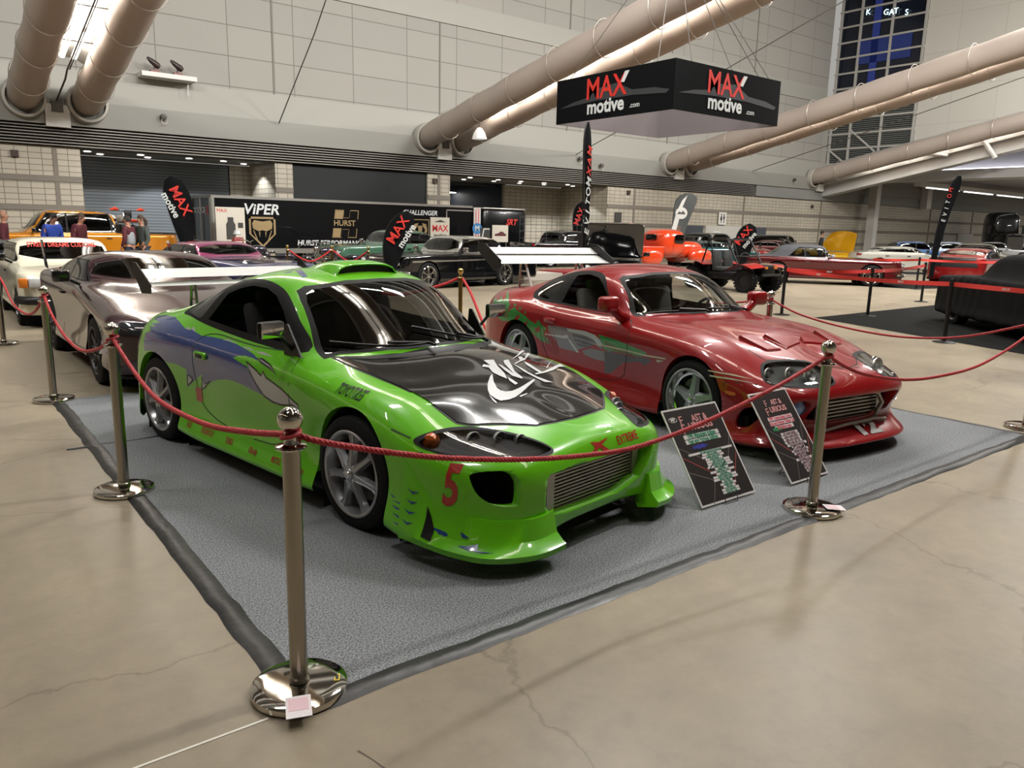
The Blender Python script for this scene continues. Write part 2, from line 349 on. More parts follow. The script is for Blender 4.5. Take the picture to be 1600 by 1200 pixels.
# ---------------- ducts with lamp strips
FAB = mat('duct_fabric', '#aa9d93', .55, bump=(3, .5)); WIRE = mat('duct_wire', '#b5aca2', .4, .5); FOIL = mat('foil', '#c9c6c0', .35, .3, bump=(2, .8))
STRIP = mat('strip_glow', (1, 1, 1), .5, emis=(1, .93, .83), es=26)
def zduct(y): u = WY-y; return 5.55+.206*u+.5*math.sin(min(1, u/34)*PI)*0+ (.0)
DPAIR = [('far left', 4.55), ('second', 20.35), ('third', 37.0), ('fourth', 52.3), ('overhead', -11.3)]
def duct(x, lab, y1=-9):
    root = empty('air_duct', (x, WY-.3, 5.55), 0, lab, 'air duct', None)
    pts = []; rs = []; y = WY-.25
    n = 0
    while y > y1:
        pts.append((0, y-(WY-.3), zduct(y)-5.55)); ph = (n % 8)/8
        rs.append((.50 if n > 1 else .48)+.035*math.sin(ph*PI)); y -= .35; n += 1
    MB().tube(pts, rs, FAB, 24).build('fabric_tube', root, angle=60)
    c = MB(); T = Matrix.Rotation(PI/2, 4, 'X'); c.lathe([(.50, -.1), (.66, -.1), (.68, 0), (.64, .22), (.56, .24)], mat('collar', '#a8a49c', .5), 32, (0, 0, 0), T); c.build('collar', root)
    y = WY-2.2; hoop = None
    while y > y1+1:
        z = zduct(y)-5.55; yy = y-(WY-.3)
        if hoop is None: hoop = MB().tube([(.56*math.cos(a*PI/14), 0, .62*math.sin(a*PI/14)) for a in range(28)], .016, WIRE, 5, closed=True).build('wire_hoop', root); h_ = hoop
        else: h_ = hoop.copy(); COL.objects.link(h_); h_.parent = root
        h_.location = (0, yy, z); y -= 2.4
    return root
for nm, X in DPAIR:
    d1 = duct(X-.95, {'far left': 'tan fabric air duct at the far left, left tube of its pair', 'second': 'tan fabric air duct rising behind the hanging banner cube, upper tube of the pair', 'third': 'tan fabric duct right of the banner cube, upper tube of the pair', 'fourth': 'tan fabric duct along the white girder at right, upper tube', 'overhead': 'tan fabric duct outside the frame at left'}[nm])
    d2 = duct(X+.95, {'far left': 'tan fabric air duct at the far left, right tube of its pair', 'second': 'brightly lit fabric duct rising behind the hanging banner cube, lower tube of the pair', 'third': 'brightly lit fabric duct right of the banner cube, lower tube of the pair', 'fourth': 'tan fabric duct along the white girder at right, lower tube', 'overhead': 'tan fabric duct outside the frame at left, second tube'}[nm])
    r = empty('lamp_strip', (X, WY-3, zduct(WY-3)), 0, 'long bright lamp strip between the %s pair of fabric ducts' % nm, 'light strip')
    s = MB(); g = MB(); cb = MB()
    y = WY-4.2
    while y > -7:
        yy = y-(WY-3); z = zduct(y)-zduct(WY-3); ex = .206
        a = Vector((0, yy, z+.3)); T = Matrix.Rotation(-math.atan(.206), 4, 'X')
        s.box((-.17, yy, z+.30), (.14, 1.9, .08), STRIP, T=T); s.box((.17, yy, z+.30), (.14, 1.9, .08), STRIP, T=T)
        y -= 2.4
    Lz = zduct(-8)-zduct(WY-3)
    g.add([(-.75, .9, .5-.18), (-.35, .9, .72-.18), (.35, .9, .72-.18), (.75, .9, .5-.18), (-.75, -8-(WY-3), .5+Lz), (-.35, -8-(WY-3), .72+Lz), (.35, -8-(WY-3), .72+Lz), (.75, -8-(WY-3), .5+Lz)], [(0, 1, 5, 4), (1, 2, 6, 5), (2, 3, 7, 6)], FOIL)
    cb.tube([(0, 2.7, -.65), (0, .5, -.2), (0, 0, .02), (0, -8-(WY-3), Lz)], .03, mat('cable_dark', '#45413c', .5), 6); cb.tube([(.07, 0, .04), (.07, -8-(WY-3), Lz+.02)], .02, mat('cable_dark'), 6)
    for k in range(1, 15):
        yy = .4-k*2.4; z = -.206*yy; cb.bar((-.55, yy, z+.12), (.55, yy, z+.12), .02, mat('cable_dark'), 6)
    s.build('lamps', r, smooth=False); g.build('reflector', r, smooth=False); cb.build('cable_run', r)
    p = empty('duct_bracket', (X, WY-.3, 5.0), 0, 'pale wall bracket holding the cable run under the %s duct pair' % nm, 'bracket')
    MB().box((0, -.03, .05), (.75, .14, .75), WHITEP).build('plate', p, smooth=False); MB().box((0, -.08, .35), (.34, .22, .34), mat('cable_dark')).build('clamp', p, smooth=False)
# tie cables crossing the wall
def cable(name, pts, r, lab, cat='cable', m=None): return tag(MB().tube(pts, r, m or mat('cable_dark'), 6).build(name), lab, cat)
cable('tie_cable', [(12.4, WY-.35, 5.55), (12.4, WY-4, 8.3), (12.4, 20, 15.5)], .022, 'thin steel tie cable rising across the panelled wall left of the second duct pair')
cable('tie_cable', [(28.6, WY-.35, 5.5), (28.6, WY-5, 6.95), (28.6, 8, 13.2)], .022, 'thin steel tie cable rising behind the banner cube to the right')
cable('tie_cable', [(44.2, WY-.35, 5.6), (44.2, WY-6, 7.0), (44.2, 8, 11.6)], .022, 'thin steel tie cable rising from the wall between third and fourth ducts')
# projector shelf with two dark figures
sh = empty('wall_shelf', (8.2, WY-.5, 6.75), 0, 'white wall shelf high between the left ducts and the tie cable', 'shelf')
MB().box((0, .1, 0), (1.9, .8, .16), WHITEP).build('board', sh, smooth=False); MB().bar((.7, 0, -.1), (.7, .1, -.55), .02, WHITEP, 6).build('hook', sh)
for i, dx in enumerate((-.45, .35)):
    o = empty('spotlight', (8.2+dx, WY-.5, 6.83), 0, ('left' if i == 0 else 'right')+' dark red spotlight of the two on the high white wall shelf', 'spotlight')
    MB().box((0, 0, .05), (.3, .25, .1), mat('spot_base', '#7a4a44', .5)).build('base', o, smooth=False)
    MB().bar((0, 0, .1), (0, 0, .28), .03, mat('spot_dark', '#2b1a1a', .4), 8).build('yoke', o)
    MB().tube([(-.22, 0, .52), (-.1, 0, .42), (.1, 0, .28), (.18, 0, .22)], [.04, .09, .12, .08], mat('spot_dark'), 12).build('housing', o)
def bell(x, y, z, lab):
    o = empty('pendant_lamp', (x, y, z), 0, lab, 'lamp'); MB().lathe([(.02, .5), (.12, .46), (.26, .25), (.34, 0), (.33, 0), (.24, .24), (.1, .42)], mat('bell_glass', '#dddcd8', .2, emis=(1, 1, 1), es=.35), 24).build('shade', o)
    MB().bar((0, 0, .5), (0, 0, 1.3), .015, mat('cable_dark'), 6).build('rod', o)
bell(20.6, 29.2, 5.45, 'white bell-shaped lamp hanging under the second duct pair')
for i, (x, z) in enumerate(((8.0, 5.35), (28.9, 5.3), (30.5, 5.05), (49.0, 5.3))):
    o = empty('wall_bell', (x, WY-.35, z), 0, ['small round wall fixture on the beam under the shelf with spotlights', 'small round wall fixture on the beam behind the tall flag, upper left one', 'small round wall fixture on the beam right of the tall flag, lower one', 'small round wall fixture on the beam before the fourth duct'][i], 'fixture')
    MB().lathe([(0, .0), (.12, .0), (.1, .1), (0, .12)], mat('cable_dark'), 14, T=Matrix.Rotation(PI/2, 4, 'X')).build('disc', o); MB().tube([(.1*math.sin(k*PI/8), -.08, -.15+.1*math.cos(k*PI/8)) for k in range(16)], .012, WIRE, 5, closed=True).build('ring', o)

# ---------------- right side: window wall above the white girder, lower hall beyond
RX = 53.4
def zg(y): return 5.1+.206*(WY-y)
w = MB(); YW = 25.9
w.add([(RX, WY, zg(WY)), (RX, YW, zg(YW)), (RX, YW, 18.4), (RX, WY, 18.4)], [(0, 1, 2, 3)], mat('window_night', '#161b28', .12, spec=.5))
struct(w.build('window_1', smooth=False))
w = MB(); w.add([(RX-.05, YW, zg(YW)), (RX-.05, -25, zg(-25)), (RX-.05, -25, 18.4), (RX-.05, YW, 18.4), (RX+.3, YW, zg(YW)), (RX+.3, -25, zg(-25)), (RX+.3, -25, 18.4), (RX+.3, YW, 18.4)], [(0, 1, 2, 3), (4, 7, 6, 5), (0, 3, 7, 4), (0, 4, 5, 1)], PANELY)
struct(w.build('wall_right', smooth=False))
t = MB(); MUL = mat('mullion', '#a9a6a0', .5)
for y in (31.85, 30.4, 28.2, 26.0): t.box((RX-.1, y, (zg(y)+18.4)/2), (.14, .14, 18.4-zg(y)), MUL)
z = 6.6
while z < 18.3:
    y0 = max(YW, 32-(z-5.1)/.206) if z < 6.4 else YW
    t.box((RX-.1, (WY+y0)/2, z), (.12, WY-y0, .12), MUL); z += 1.02
for a, b in (((30.4, 8.9), (28.2, 7.1)), ((31.85, 7.6), (30.4, 6.5))): t.bar((RX-.12, a[0], a[1]), (RX-.12, b[0], b[1]), .07, MUL, 6)
struct(t.build('trim_7', smooth=False))
t = MB()
for k in range(40): t.box((RX-.05, 28.9, 6.7+k*.13), (.05, 5.8, .06), mat('blind', '#62655f', .6))
struct(t.build('trim_8', smooth=False))
t = MB(); t.box((RX-.06, 29.3, 14.2), (.05, .5, 7.4), mat('blue_glow', '#1b2a66', .4, emis=(.04, .06, .3), es=.22)); t.box((RX-.06, 28.6, 14.0), (.05, 3.6, 1.6), mat('blue_dim', '#1b2a66', .4, emis=(.02, .03, .09), es=.3)); struct(t.build('trim_9', smooth=False))
NEON = mat('neon', (1, 1, 1), .5, emis=(.55, .85, 1), es=1.6)
s_ = empty('neon_sign', (RX-.2, 29, 16.2), 0, 'glowing blue-white letters behind the dark windows at upper right', 'sign')
for ch, yy, zz in (('K', 29.93, 16.48), ('G', 28.67, 16.24), ('A', 28.3, 16.18), ('T', 28.0, 16.2), ('S', 27.28, 15.98)):
    txt(ch, .50, NEON, 'letter', s_, .02, M=frame((0, yy-29, zz-16.2), (0, -1, 0), (0, 0, 1)))
# girder
g = MB(); GY = -8
for (dx, dz, sx, sz) in ((0, -.25, .9, 1.1), (-.5, .2, .35, .5)):
    a, b = Vector((RX+dx, WY, zg(WY)+dz)), Vector((RX+dx, GY, zg(GY)+dz)); hx, hz = sx/2, sz/2
    vs = [(p.x+ex*hx, p.y, p.z+ez*hz) for p in (a, b) for ex, ez in ((-1, -1), (1, -1), (1, 1), (-1, 1))]
    g.add(vs, [(0, 3, 2, 1), (4, 5, 6, 7), (0, 1, 5, 4), (1, 2, 6, 5), (2, 3, 7, 6), (3, 0, 4, 7)], STEELW)
struct(g.build('trim_10', smooth=False))
# lower hall beyond the girder: soffit beam, lit fascia with blue windows, flat ceiling
c = MB(); c.add([(57.6, WY, 5.9), (105, WY, 5.9), (105, -12, 5.9), (57.6, -12, 5.9)], [(0, 3, 2, 1)], mat('low_ceiling', '#a8a6ac', .6)); struct(c.build('ceiling_low', smooth=False))
c = MB(); c.box((57.9, 10, 8.4), (.3, 43, 4.6), mat('fascia_white', '#a9a7ac', .6)); struct(c.build('wall_fascia', smooth=False))
c = MB(); c.box((56.5, 10, 5.75), (2.2, 43, .6), STEELW); struct(c.build('trim_18', smooth=False))
c = MB(); c.box((57.7, 13.6, 8.6), (.08, 18, 1.3), mat('window_blue', '#2c4a80', .2, emis=(.10, .2, .5), es=.45)); struct(c.build('window_3', smooth=False))
c = MB()
for k in range(9): c.box((57.62, 22.4-2.1*k, 8.6), (.12, .14, 1.34), MUL)
for k in range(4): c.bar((57.6, 22-4.2*k, 8.0), (57.6, 19.9-4.2*k, 9.2), .09, STEELW, 6)
struct(c.build('trim_19', smooth=False))
for i, (a, b, r) in enumerate((((RX-.7, 21.65, 7.95), (RX-.7, 20.5, 6.4), .15), ((RX-.7, 25.0, 7.0), (RX-.7, 23.3, 6.7), .10))):
    tag(MB().bar(a, b, r, STEELW, 12).build('girder_strut'), ['round white steel strut below the white girder at right', 'pale strut in front of the blue window at right'][i], 'strut')
cs = empty('cove_light', (57.0, 28, 6.1), 0, 'long bright cove light along the low white fascia at right', 'light strip')
MB().box((.45, -17, .1), (.22, 33, .12), mat('cove_glow', (1, 1, 1), .5, emis=(.93, .93, 1), es=5)).build('glow_strip', cs, smooth=False); MB().box((0, -17, .0), (.1, 34, .12), WHITEP).build('cove', cs, smooth=False)
cs = empty('cove_light', (60, 27, 5.2), 0, 'thin broken light line under the low beam at right', 'light strip')
for k in range(5): MB().box((1+k*6.2, 0, -.1), (5.2, .12, .05), mat('soft_glow', (1, 1, 1), .5, emis=(1, .97, .93), es=3)).build('glow_strip', cs, smooth=False)
MB().box((13, 0, .1), (32, .5, .3), STEELW).build('beam', cs, smooth=False)
t = MB(); t.box((58.9, 31, 2.95), (.6, .6, 5.9), WHITEP); t.box((68.3, 31.5, 4.9), (.8, .6, 1.9), WHITEP); struct(t.build('trim_11', smooth=False))
# roof, left wall, wall behind the camera
c = MB(); c.add([(-30, WY+.5, 18.4), (RX+.5, WY+.5, 18.4), (RX+.5, -22, 18.4), (-30, -22, 18.4)], [(0, 3, 2, 1)], mat('roof_paint', '#5e5d5a', .9)); struct(c.build('ceiling', smooth=False))
t = MB()
for y in range(-18, 32, 5): t.box((12, y, 17.6), (84, .35, .9), STEELW)
struct(t.build('trim_12', smooth=False))
w = MB(); w.box((-30, 5, 9.2), (.3, 56, 18.4), PANELY); struct(w.build('wall_left', smooth=False))
w = MB(); w.box((30, -22, 9.2), (150, .3, 18.4), PANEL); struct(w.build('wall_front', smooth=False))
# floor joints
t = MB(); t.box((-.6, 2.325, .001), (2.8, .010, .0015), mat('white_line', '#cfcbc0', .5)); o = t.build('trim_13', smooth=False); struct(o)
def wob(p0, p1, w0, n, seed, m, name, z=.002, off=0):
    rr = random.Random(seed); p0, p1 = Vector(p0), Vector(p1); dd = (p1-p0).normalized(); nn = Vector((-dd.y, dd.x, 0)); L = []; R_ = []
    for i in range(n+1):
        t_ = i/n; c_ = p0.lerp(p1, t_)+nn*(off+rr.uniform(-1, 1)*w0*.6); ww = w0*rr.uniform(.35, 1.2); L.append(c_+nn*ww+Vector((0, 0, z))); R_.append(c_-nn*ww+Vector((0, 0, z)))
    vs = L+R_; fs = [(i, i+1, n+2+i, n+1+i) for i in range(n)]
    o = MB().add(vs, fs, m).build(name, smooth=False, fix=False); return struct(o)
# ================================================================ CAR BODY TOOLS
def bs_fit(P, it=2):
    """P: nu x nv x 3 points of the left half (y>=0); returns control net so the uniform cubic surface passes close to P"""
    P = np.array(P, float); Cn = P.copy()
    def ghost(A):
        m = np.array([1, -1, 1.])
        top = A[1]*m; bot = A[-2]*m                       # first and last station lie on y=0
        A = np.concatenate([top[None], A, bot[None]], 0)
        l = 2*A[:, 0]-A[:, 1]; r = A[:, -2]*m
        return np.concatenate([l[:, None], A, r[:, None]], 1)
    def lim(A):
        G = ghost(A); G = (G[:-2]+4*G[1:-1]+G[2:])/6; return (G[:, :-2]+4*G[:, 1:-1]+G[:, 2:])/6
    for _ in range(it): Cn += (P-lim(Cn))*.9
    Cn[0, :, 1] = 0; Cn[-1, :, 1] = 0; Cn[:, -1, 1] = 0
    return ghost(Cn)
def bs_eval(G, su, sv):
    def basis(t): return np.array([(1-t)**3, 3*t**3-6*t**2+4, -3*t**3+3*t**2+3*t+1, t**3])/6
    def expand(A, s):
        n = A.shape[0]-3; out = []
        for i in range(n):
            for k in range(s if i < n-1 else s+1):
                b = basis(k/s); out.append(sum(b[j]*A[i+j] for j in range(4)))
        return np.array(out)
    A = expand(G, su); A = expand(A.transpose(1, 0, 2), sv).transpose(1, 0, 2); return A
def body_bm(P, su=6, sv=5, it=2):
    A = bs_eval(bs_fit(P, it), su, sv); nu, nv = A.shape[:2]
    A[0, :, 1] = 0; A[-1, :, 1] = 0; A[:, -1, 1] = 0
    bm = bmesh.new(); V = {}
    for s in (1, -1):
        for i in range(nu):
            for j in range(nv):
                p = A[i, j]
                if s < 0 and (i in (0, nu-1) or j == nv-1): V[s, i, j] = V[1, i, j]; continue
                V[s, i, j] = bm.verts.new((p[0], s*abs(p[1]), p[2]))
        for i in range(nu-1):
            for j in range(nv-1):
                q = [V[s, i, j], V[s, i+1, j], V[s, i+1, j+1], V[s, i, j+1]]
                if s > 0: q = q[::-1]
                if len(set(q)) == 4: bm.faces.new(q)
    bmesh.ops.remove_doubles(bm, verts=bm.verts, dist=2e-4)
    bmesh.ops.recalc_face_normals(bm, faces=bm.faces); bm.normal_update()
    return bm
def pip(poly, x, y):
    c = False; n = len(poly); j = n-1
    for i in range(n):
        xi, yi = poly[i]; xj, yj = poly[j]
        if (yi > y) != (yj > y) and x < (xj-xi)*(y-yi)/(yj-yi)+xi: c = not c
        j = i
    return c
SIDE = (0, 2); TOP = (0, 1); FRONT = (1, 2)
def cut_poly(bm, poly, ax, filt):
    """cut the mesh along a polygon seen along one axis; returns the faces inside"""
    i0, i1 = ax; n = len(poly)
    px0, px1 = min(p[0] for p in poly), max(p[0] for p in poly); py0, py1 = min(p[1] for p in poly), max(p[1] for p in poly)
    def cand(bx0, bx1, by0, by1):
        out = []
        for f in bm.faces:
            xs = [v.co[i0] for v in f.verts]; ys = [v.co[i1] for v in f.verts]
            if max(xs) < bx0 or min(xs) > bx1 or max(ys) < by0 or min(ys) > by1: continue
            if filt(f): out.append(f)
        return out
    pool = set(cand(px0-.002, px1+.002, py0-.002, py1+.002))
    for k in range(n):
        a, b = poly[k], poly[(k+1) % n]
        dx, dy = b[0]-a[0], b[1]-a[1]; L = math.hypot(dx, dy)
        if L < 1e-6: continue
        e = 1e-4; bx0, bx1, by0, by1 = min(a[0], b[0])-e, max(a[0], b[0])+e, min(a[1], b[1])-e, max(a[1], b[1])+e
        fs = []
        for f in pool:
            if not f.is_valid: continue
            xs = [v.co[i0] for v in f.verts]; ys = [v.co[i1] for v in f.verts]
            if max(xs) < bx0 or min(xs) > bx1 or max(ys) < by0 or min(ys) > by1: continue
            # does the segment's line pass through the face
            s = [(v.co[i0]-a[0])*dy-(v.co[i1]-a[1])*dx for v in f.verts]
            if max(s) < 1e-7 or min(s) > -1e-7: continue
            fs.append(f)
        if not fs: continue
        co = [0, 0, 0]; no = [0, 0, 0]; co[i0], co[i1] = a; no[i0], no[i1] = dy/L, -dx/L
        geom = list({e_ for f in fs for e_ in f.edges})+list({v for f in fs for v in f.verts})+fs
        r = bmesh.ops.bisect_plane(bm, geom=geom, dist=1e-6, plane_co=co, plane_no=no)
        pool |= {g for g in r['geom'] if isinstance(g, bmesh.types.BMFace)}
        pool = {f for f in pool if f.is_valid}
    res = []
    for f in bm.faces:
        c = f.calc_center_median()
        if px0 <= c[i0] <= px1 and py0 <= c[i1] <= py1 and filt(f) and pip(poly, c[i0], c[i1]): res.append(f)
    return res
def smooth_poly(poly, n=3, closed=True):
    """Chaikin corner rounding"""
    for _ in range(n):
        q = []; m = len(poly)
        for i in range(m if closed else m-1):
            a, b = poly[i], poly[(i+1) % m]
            q += [(.75*a[0]+.25*b[0], .75*a[1]+.25*b[1]), (.25*a[0]+.75*b[0], .25*a[1]+.75*b[1])]
        poly = q
    return poly
def catmull(pts, n=6, closed=False):
    out = []; m = len(pts)
    for i in range(m if closed else m-1):
        if closed: p = [pts[(i+k-1) % m] for k in range(4)]
        else: p = [pts[max(0, i-1)], pts[i], pts[i+1], pts[min(m-1, i+2)]]
        for k in range(n):
            t = k/n; out.append(tuple(.5*((2*p[1][d])+(-p[0][d]+p[2][d])*t+(2*p[0][d]-5*p[1][d]+4*p[2][d]-p[3][d])*t*t+(-p[0][d]+3*p[1][d]-3*p[2][d]+p[3][d])*t**3) for d in range(len(p[1]))))
    if not closed: out.append(tuple(pts[-1]))
    return out
def take(bm, faces, name, parent, m, thick=0, angle=30, smooth=True):
    """lift faces out of the body mesh into a part of their own (same place)"""
    vid = {}; vs = []; fs = []
    for f in faces:
        q = []
        for v in f.verts:
            if v not in vid: vid[v] = len(vs); vs.append(v.co.copy())
            q.append(vid[v])
        fs.append(q)
    me = bpy.data.meshes.new(name); me.from_pydata(vs, [], fs)
    # keep the smooth body normals
    nrm = [None]*len(vs)
    for v, i in vid.items(): nrm[i] = v.normal.copy()
    ms = m if isinstance(m, list) else [m]
    for mm in ms: me.materials.append(mm)
    if len(ms) > 1: me.polygons.foreach_set('material_index', [min(f.material_index, len(ms)-1) for f in faces])
    me.shade_smooth()
    me.normals_split_custom_set_from_vertices([tuple(x) for x in nrm])
    o = bpy.data.objects.new(name, me); COL.objects.link(o)
    if parent is not None: o.parent = parent
    return o
class Skin:
    """snapshot of the body surface used to lay seams, decals and trim on it"""
    def __init__(s, bm): s.t = BVHTree.FromBMesh(bm)
    def side(s, x, z, sgn=-1, off=.0):
        r = s.t.ray_cast(Vector((x, sgn*2.0, z)), Vector((0, -sgn, 0)))
        return r[0]+r[1]*off*(1 if r[1].y*sgn > 0 else -1) if r[0] else None
    def top(s, x, y, off=0.):
        r = s.t.ray_cast(Vector((x, y, 3)), Vector((0, 0, -1))); return r[0]+r[1]*off*(1 if r[1].z > 0 else -1) if r[0] else None
    def front(s, y, z, off=0., sgn=1):
        r = s.t.ray_cast(Vector((sgn*4.5, y, z)), Vector((-sgn, 0, 0))); return r[0]+r[1]*off*(1 if r[1].x*sgn > 0 else -1) if r[0] else None
    def get(s, mode, a, b, off): return s.side(a, b, -1, off) if mode == 'R' else s.side(a, b, 1, off) if mode == 'L' else s.top(a, b, off) if mode == 'T' else s.front(a, b, off) if mode == 'F' else s.front(a, b, off, -1)
    def ribbon(s, mb, pts, w, mode, m, off=.0012, closed=False):
        L = []; n = len(pts)
        for i, p in enumerate(pts):
            a = pts[(i-1) % n] if closed or i else pts[i]; b = pts[(i+1) % n] if closed or i < n-1 else pts[i]
            d = math.hypot(b[0]-a[0], b[1]-a[1]) or 1; nx, ny = -(b[1]-a[1])/d*w/2, (b[0]-a[0])/d*w/2
            u = s.get(mode, p[0]+nx, p[1]+ny, off); v = s.get(mode, p[0]-nx, p[1]-ny, off)
            if u is None or v is None: L.append(None); continue
            L.append((u, v))
        for i in range(n if closed else n-1):
            a, b = L[i], L[(i+1) % n]
            if a and b and (a[0]-b[0]).length < .25: mb.quad(a[0], b[0], b[1], a[1], m)
        return mb
    def decal(s, poly, mode, m, name, parent, off=.0025, res=.03):
        """flat outline laid onto the body as a thin film"""
        bm = bmesh.new(); vs = [bm.verts.new((p[0], p[1], 0)) for p in poly]
        es = [bm.edges.new((vs[i], vs[(i+1) % len(vs)])) for i in range(len(vs))]
        bmesh.ops.triangle_fill(bm, use_beauty=True, edges=es)
        return s._lay(bm, mode, m, name, parent, off, res)
    def _lay(s, bm, mode, m, name, parent, off, res):
        xs = [v.co.x for v in bm.verts]; ys = [v.co.y for v in bm.verts]
        for ax, a, b in ((0, min(xs), max(xs)), (1, min(ys), max(ys))):
            k = a+res
            while k < b:
                co = [0, 0, 0]; no = [0, 0, 0]; co[ax] = k; no[ax] = 1
                bmesh.ops.bisect_plane(bm, geom=bm.verts[:]+bm.edges[:]+bm.faces[:], plane_co=co, plane_no=no); k += res
        bad = []
        for v in bm.verts:
            q = s.get(mode, v.co.x, v.co.y, off)
            if q is None: bad.append(v)
            else: v.co = q
        if bad: bmesh.ops.delete(bm, geom=bad, context='VERTS')
        me = bpy.data.meshes.new(name); bm.to_mesh(me); bm.free(); me.materials.append(m); me.shade_smooth()
        o = bpy.data.objects.new(name, me); COL.objects.link(o)
        if parent is not None: o.parent = parent
        return o
    def text(s, body, size, mode, m, name, parent, pos, ang=0, flip=1, shear=0, bold=0, sx=1., off=.003, res=.05, sy=1.):
        o = txt(body, size, m, name, None, 0, shear=shear, bold=bold, sx=sx); me = o.data; bpy.data.objects.remove(o, do_unlink=True)
        bm = bmesh.new(); bm.from_mesh(me); ca, sa = math.cos(ang), math.sin(ang)
        for v in bm.verts: x, y = v.co.x*flip, v.co.y*sy; v.co = Vector((pos[0]+x*ca-y*sa, pos[1]+x*sa+y*ca, 0))
        return s._lay(bm, mode, m, name, parent, off, res)
TIRE = mat('tire_rubber', '#111213', .8, spec=.25, bump=(60, .3)); BLACKP = mat('black_plastic', '#0a0a0b', .45, spec=.35); CHROME = mat('chrome', '#d5d5d5', .08, 1.0)
WELL = mat('wheel_well', '#08090a', .9); BRAKE = mat('brake_disc', '#5d5a57', .4, .8); SILV = mat('silver_wheel', '#a9aaad', .28, .75); RUBB = mat('rubber_trim', '#0b0b0c', .55, spec=.2)
WCACHE = {}
def wheel_meshes(kind, R, wd, spokes, rimR, m):
    """meshes about +Y outward (y=0 outer face plane), centre at origin"""
    T = Matrix.Rotation(-PI/2, 4, 'X')     # lathe z -> +y
    a = MB(); hw = wd
    prof = [(rimR-.01, -hw+.012), (rimR+.012, -hw), (R-.035, -hw), (R-.012, -hw+.008), (R, -hw+.03), (R+.001, -hw*.5), (R, -.03), (R-.012, -.008), (R-.035, 0), (rimR+.03, .004), (rimR+.008, -.002), (rimR-.005, -.012)]
    a.lathe(prof, TIRE, 56, T=T)
    for g in (-.3, -.5, -.7):  # tread grooves
        a.lathe([(R+.0015, hw*g-.004), (R+.0015, hw*g+.004)], mat('tread_gap', '#050505', .9), 56, T=T)
    b = MB()
    b.lathe([(rimR+.008, -.004), (rimR+.012, .003), (rimR+.004, .008), (rimR-.008, .002), (rimR-.014, -.02), (rimR-.03, -.05), (rimR-.035, -hw+.02), (rimR+.0, -hw+.006)], m if kind != 'steel' else CHROME, 56, T=T)
    dz = {'seven': -.012, 'five': -.045, 'multi': -.02, 'star': -.015, 'steel': -.03, 'dark': -.01}.get(kind, -.02)
    c = MB(); n = spokes
    for k in range(n):
        an = 2*PI*k/n+PI/2
        u = Vector((math.cos(an), 0, math.sin(an))); t = Vector((-math.sin(an), 0, math.cos(an)))
        pts = []
        if kind in ('seven', 'star', 'five', 'dark'):
            w0 = {'seven': .030, 'star': .045, 'five': .052, 'dark': .03}[kind]*rimR/.24; w1 = {'seven': .026, 'star': .028, 'five': .040, 'dark': .02}[kind]*rimR/.24
            rr = [.02, .25*rimR, .5*rimR, .78*rimR, .985*rimR]; ww = [w0*1.3, w0, (w0+w1)/2*.82, w1*.85, w1*1.55]; yy = [dz+.022, dz+.02, dz+.008, dz-.002, dz+.004 if kind != 'five' else dz]
            L = [[], [], [], []]
            for r_, w_, y_ in zip(rr, ww, yy):
                L[0].append(u*r_-t*w_+Vector((0, y_-.03, 0))); L[1].append(u*r_-t*w_*.55+Vector((0, y_, 0))); L[2].append(u*r_+t*w_*.55+Vector((0, y_, 0))); L[3].append(u*r_+t*w_+Vector((0, y_-.03, 0)))
            nn = len(rr)
            for q in range(3):
                for i in range(nn-1): c.quad(L[q][i], L[q][i+1], L[q+1][i+1], L[q+1][i], m)
            if kind == 'seven':   # raised double ridge
                for sg in (-1, 1): c.tube([u*r_+t*sg*w_*.52+Vector((0, y_+.001, 0)) for r_, w_, y_ in zip(rr[1:], ww[1:], yy[1:])], .0035, m, 5)
        elif kind == 'multi':
            c.tube([u*.04+Vector((0, dz, 0)), u*rimR*.6+t*.0+Vector((0, dz-.005, 0)), u*rimR*.97+t*.03+Vector((0, dz, 0))], .012, m, 6); c.tube([u*rimR*.5+Vector((0, dz-.005, 0)), u*rimR*.97-t*.03+Vector((0, dz, 0))], .010, m, 6)
        else:
            c.tube([u*.06+Vector((0, dz, 0)), u*rimR*.95+Vector((0, dz, 0))], .02, m, 8)
    if kind == 'five': c.lathe([(rimR-.012, -.004), (rimR-.03, dz-.0), (rimR-.045, dz-.004), (rimR-.05, dz-.03)], CHROME, 56, T=T)
    hub = MB(); hub.lathe([(0, dz+.034), (.022, dz+.034), (.03, dz+.03), (.034, dz+.02), (.05, dz+.018), (.056, dz+.01), (.062, dz-.02)], m if kind != 'steel' else CHROME, 28, T=T)
    hub.lathe([(.0, dz+.04), (.02, dz+.038), (.024, dz+.03)], CHROME, 20, T=T)
    for k in range(5):
        an = 2*PI*k/5; hub.lathe([(0, .012), (.009, .012), (.009, -.01)], CHROME, 8, (.046*math.cos(an), dz+.01, .046*math.sin(an)), T)
    d = MB(); d.lathe([(.0, -.12), (rimR*.72, -.12), (rimR*.72, -.095), (.05, -.095), (0, -.095)], BRAKE, 32, T=T); d.lathe([(rimR-.02, -hw+.03), (0, -hw+.03)], WELL, 24, T=T)
    cal = MB(); cal.lathe([(rimR*.5, -.13), (rimR*.8, -.13), (rimR*.8, -.07), (rimR*.5, -.07)], mat('caliper', '#1c1d1f', .5), 10, T=T, a0=-.5, a1=.6)
    return a, b, c, hub, d, cal
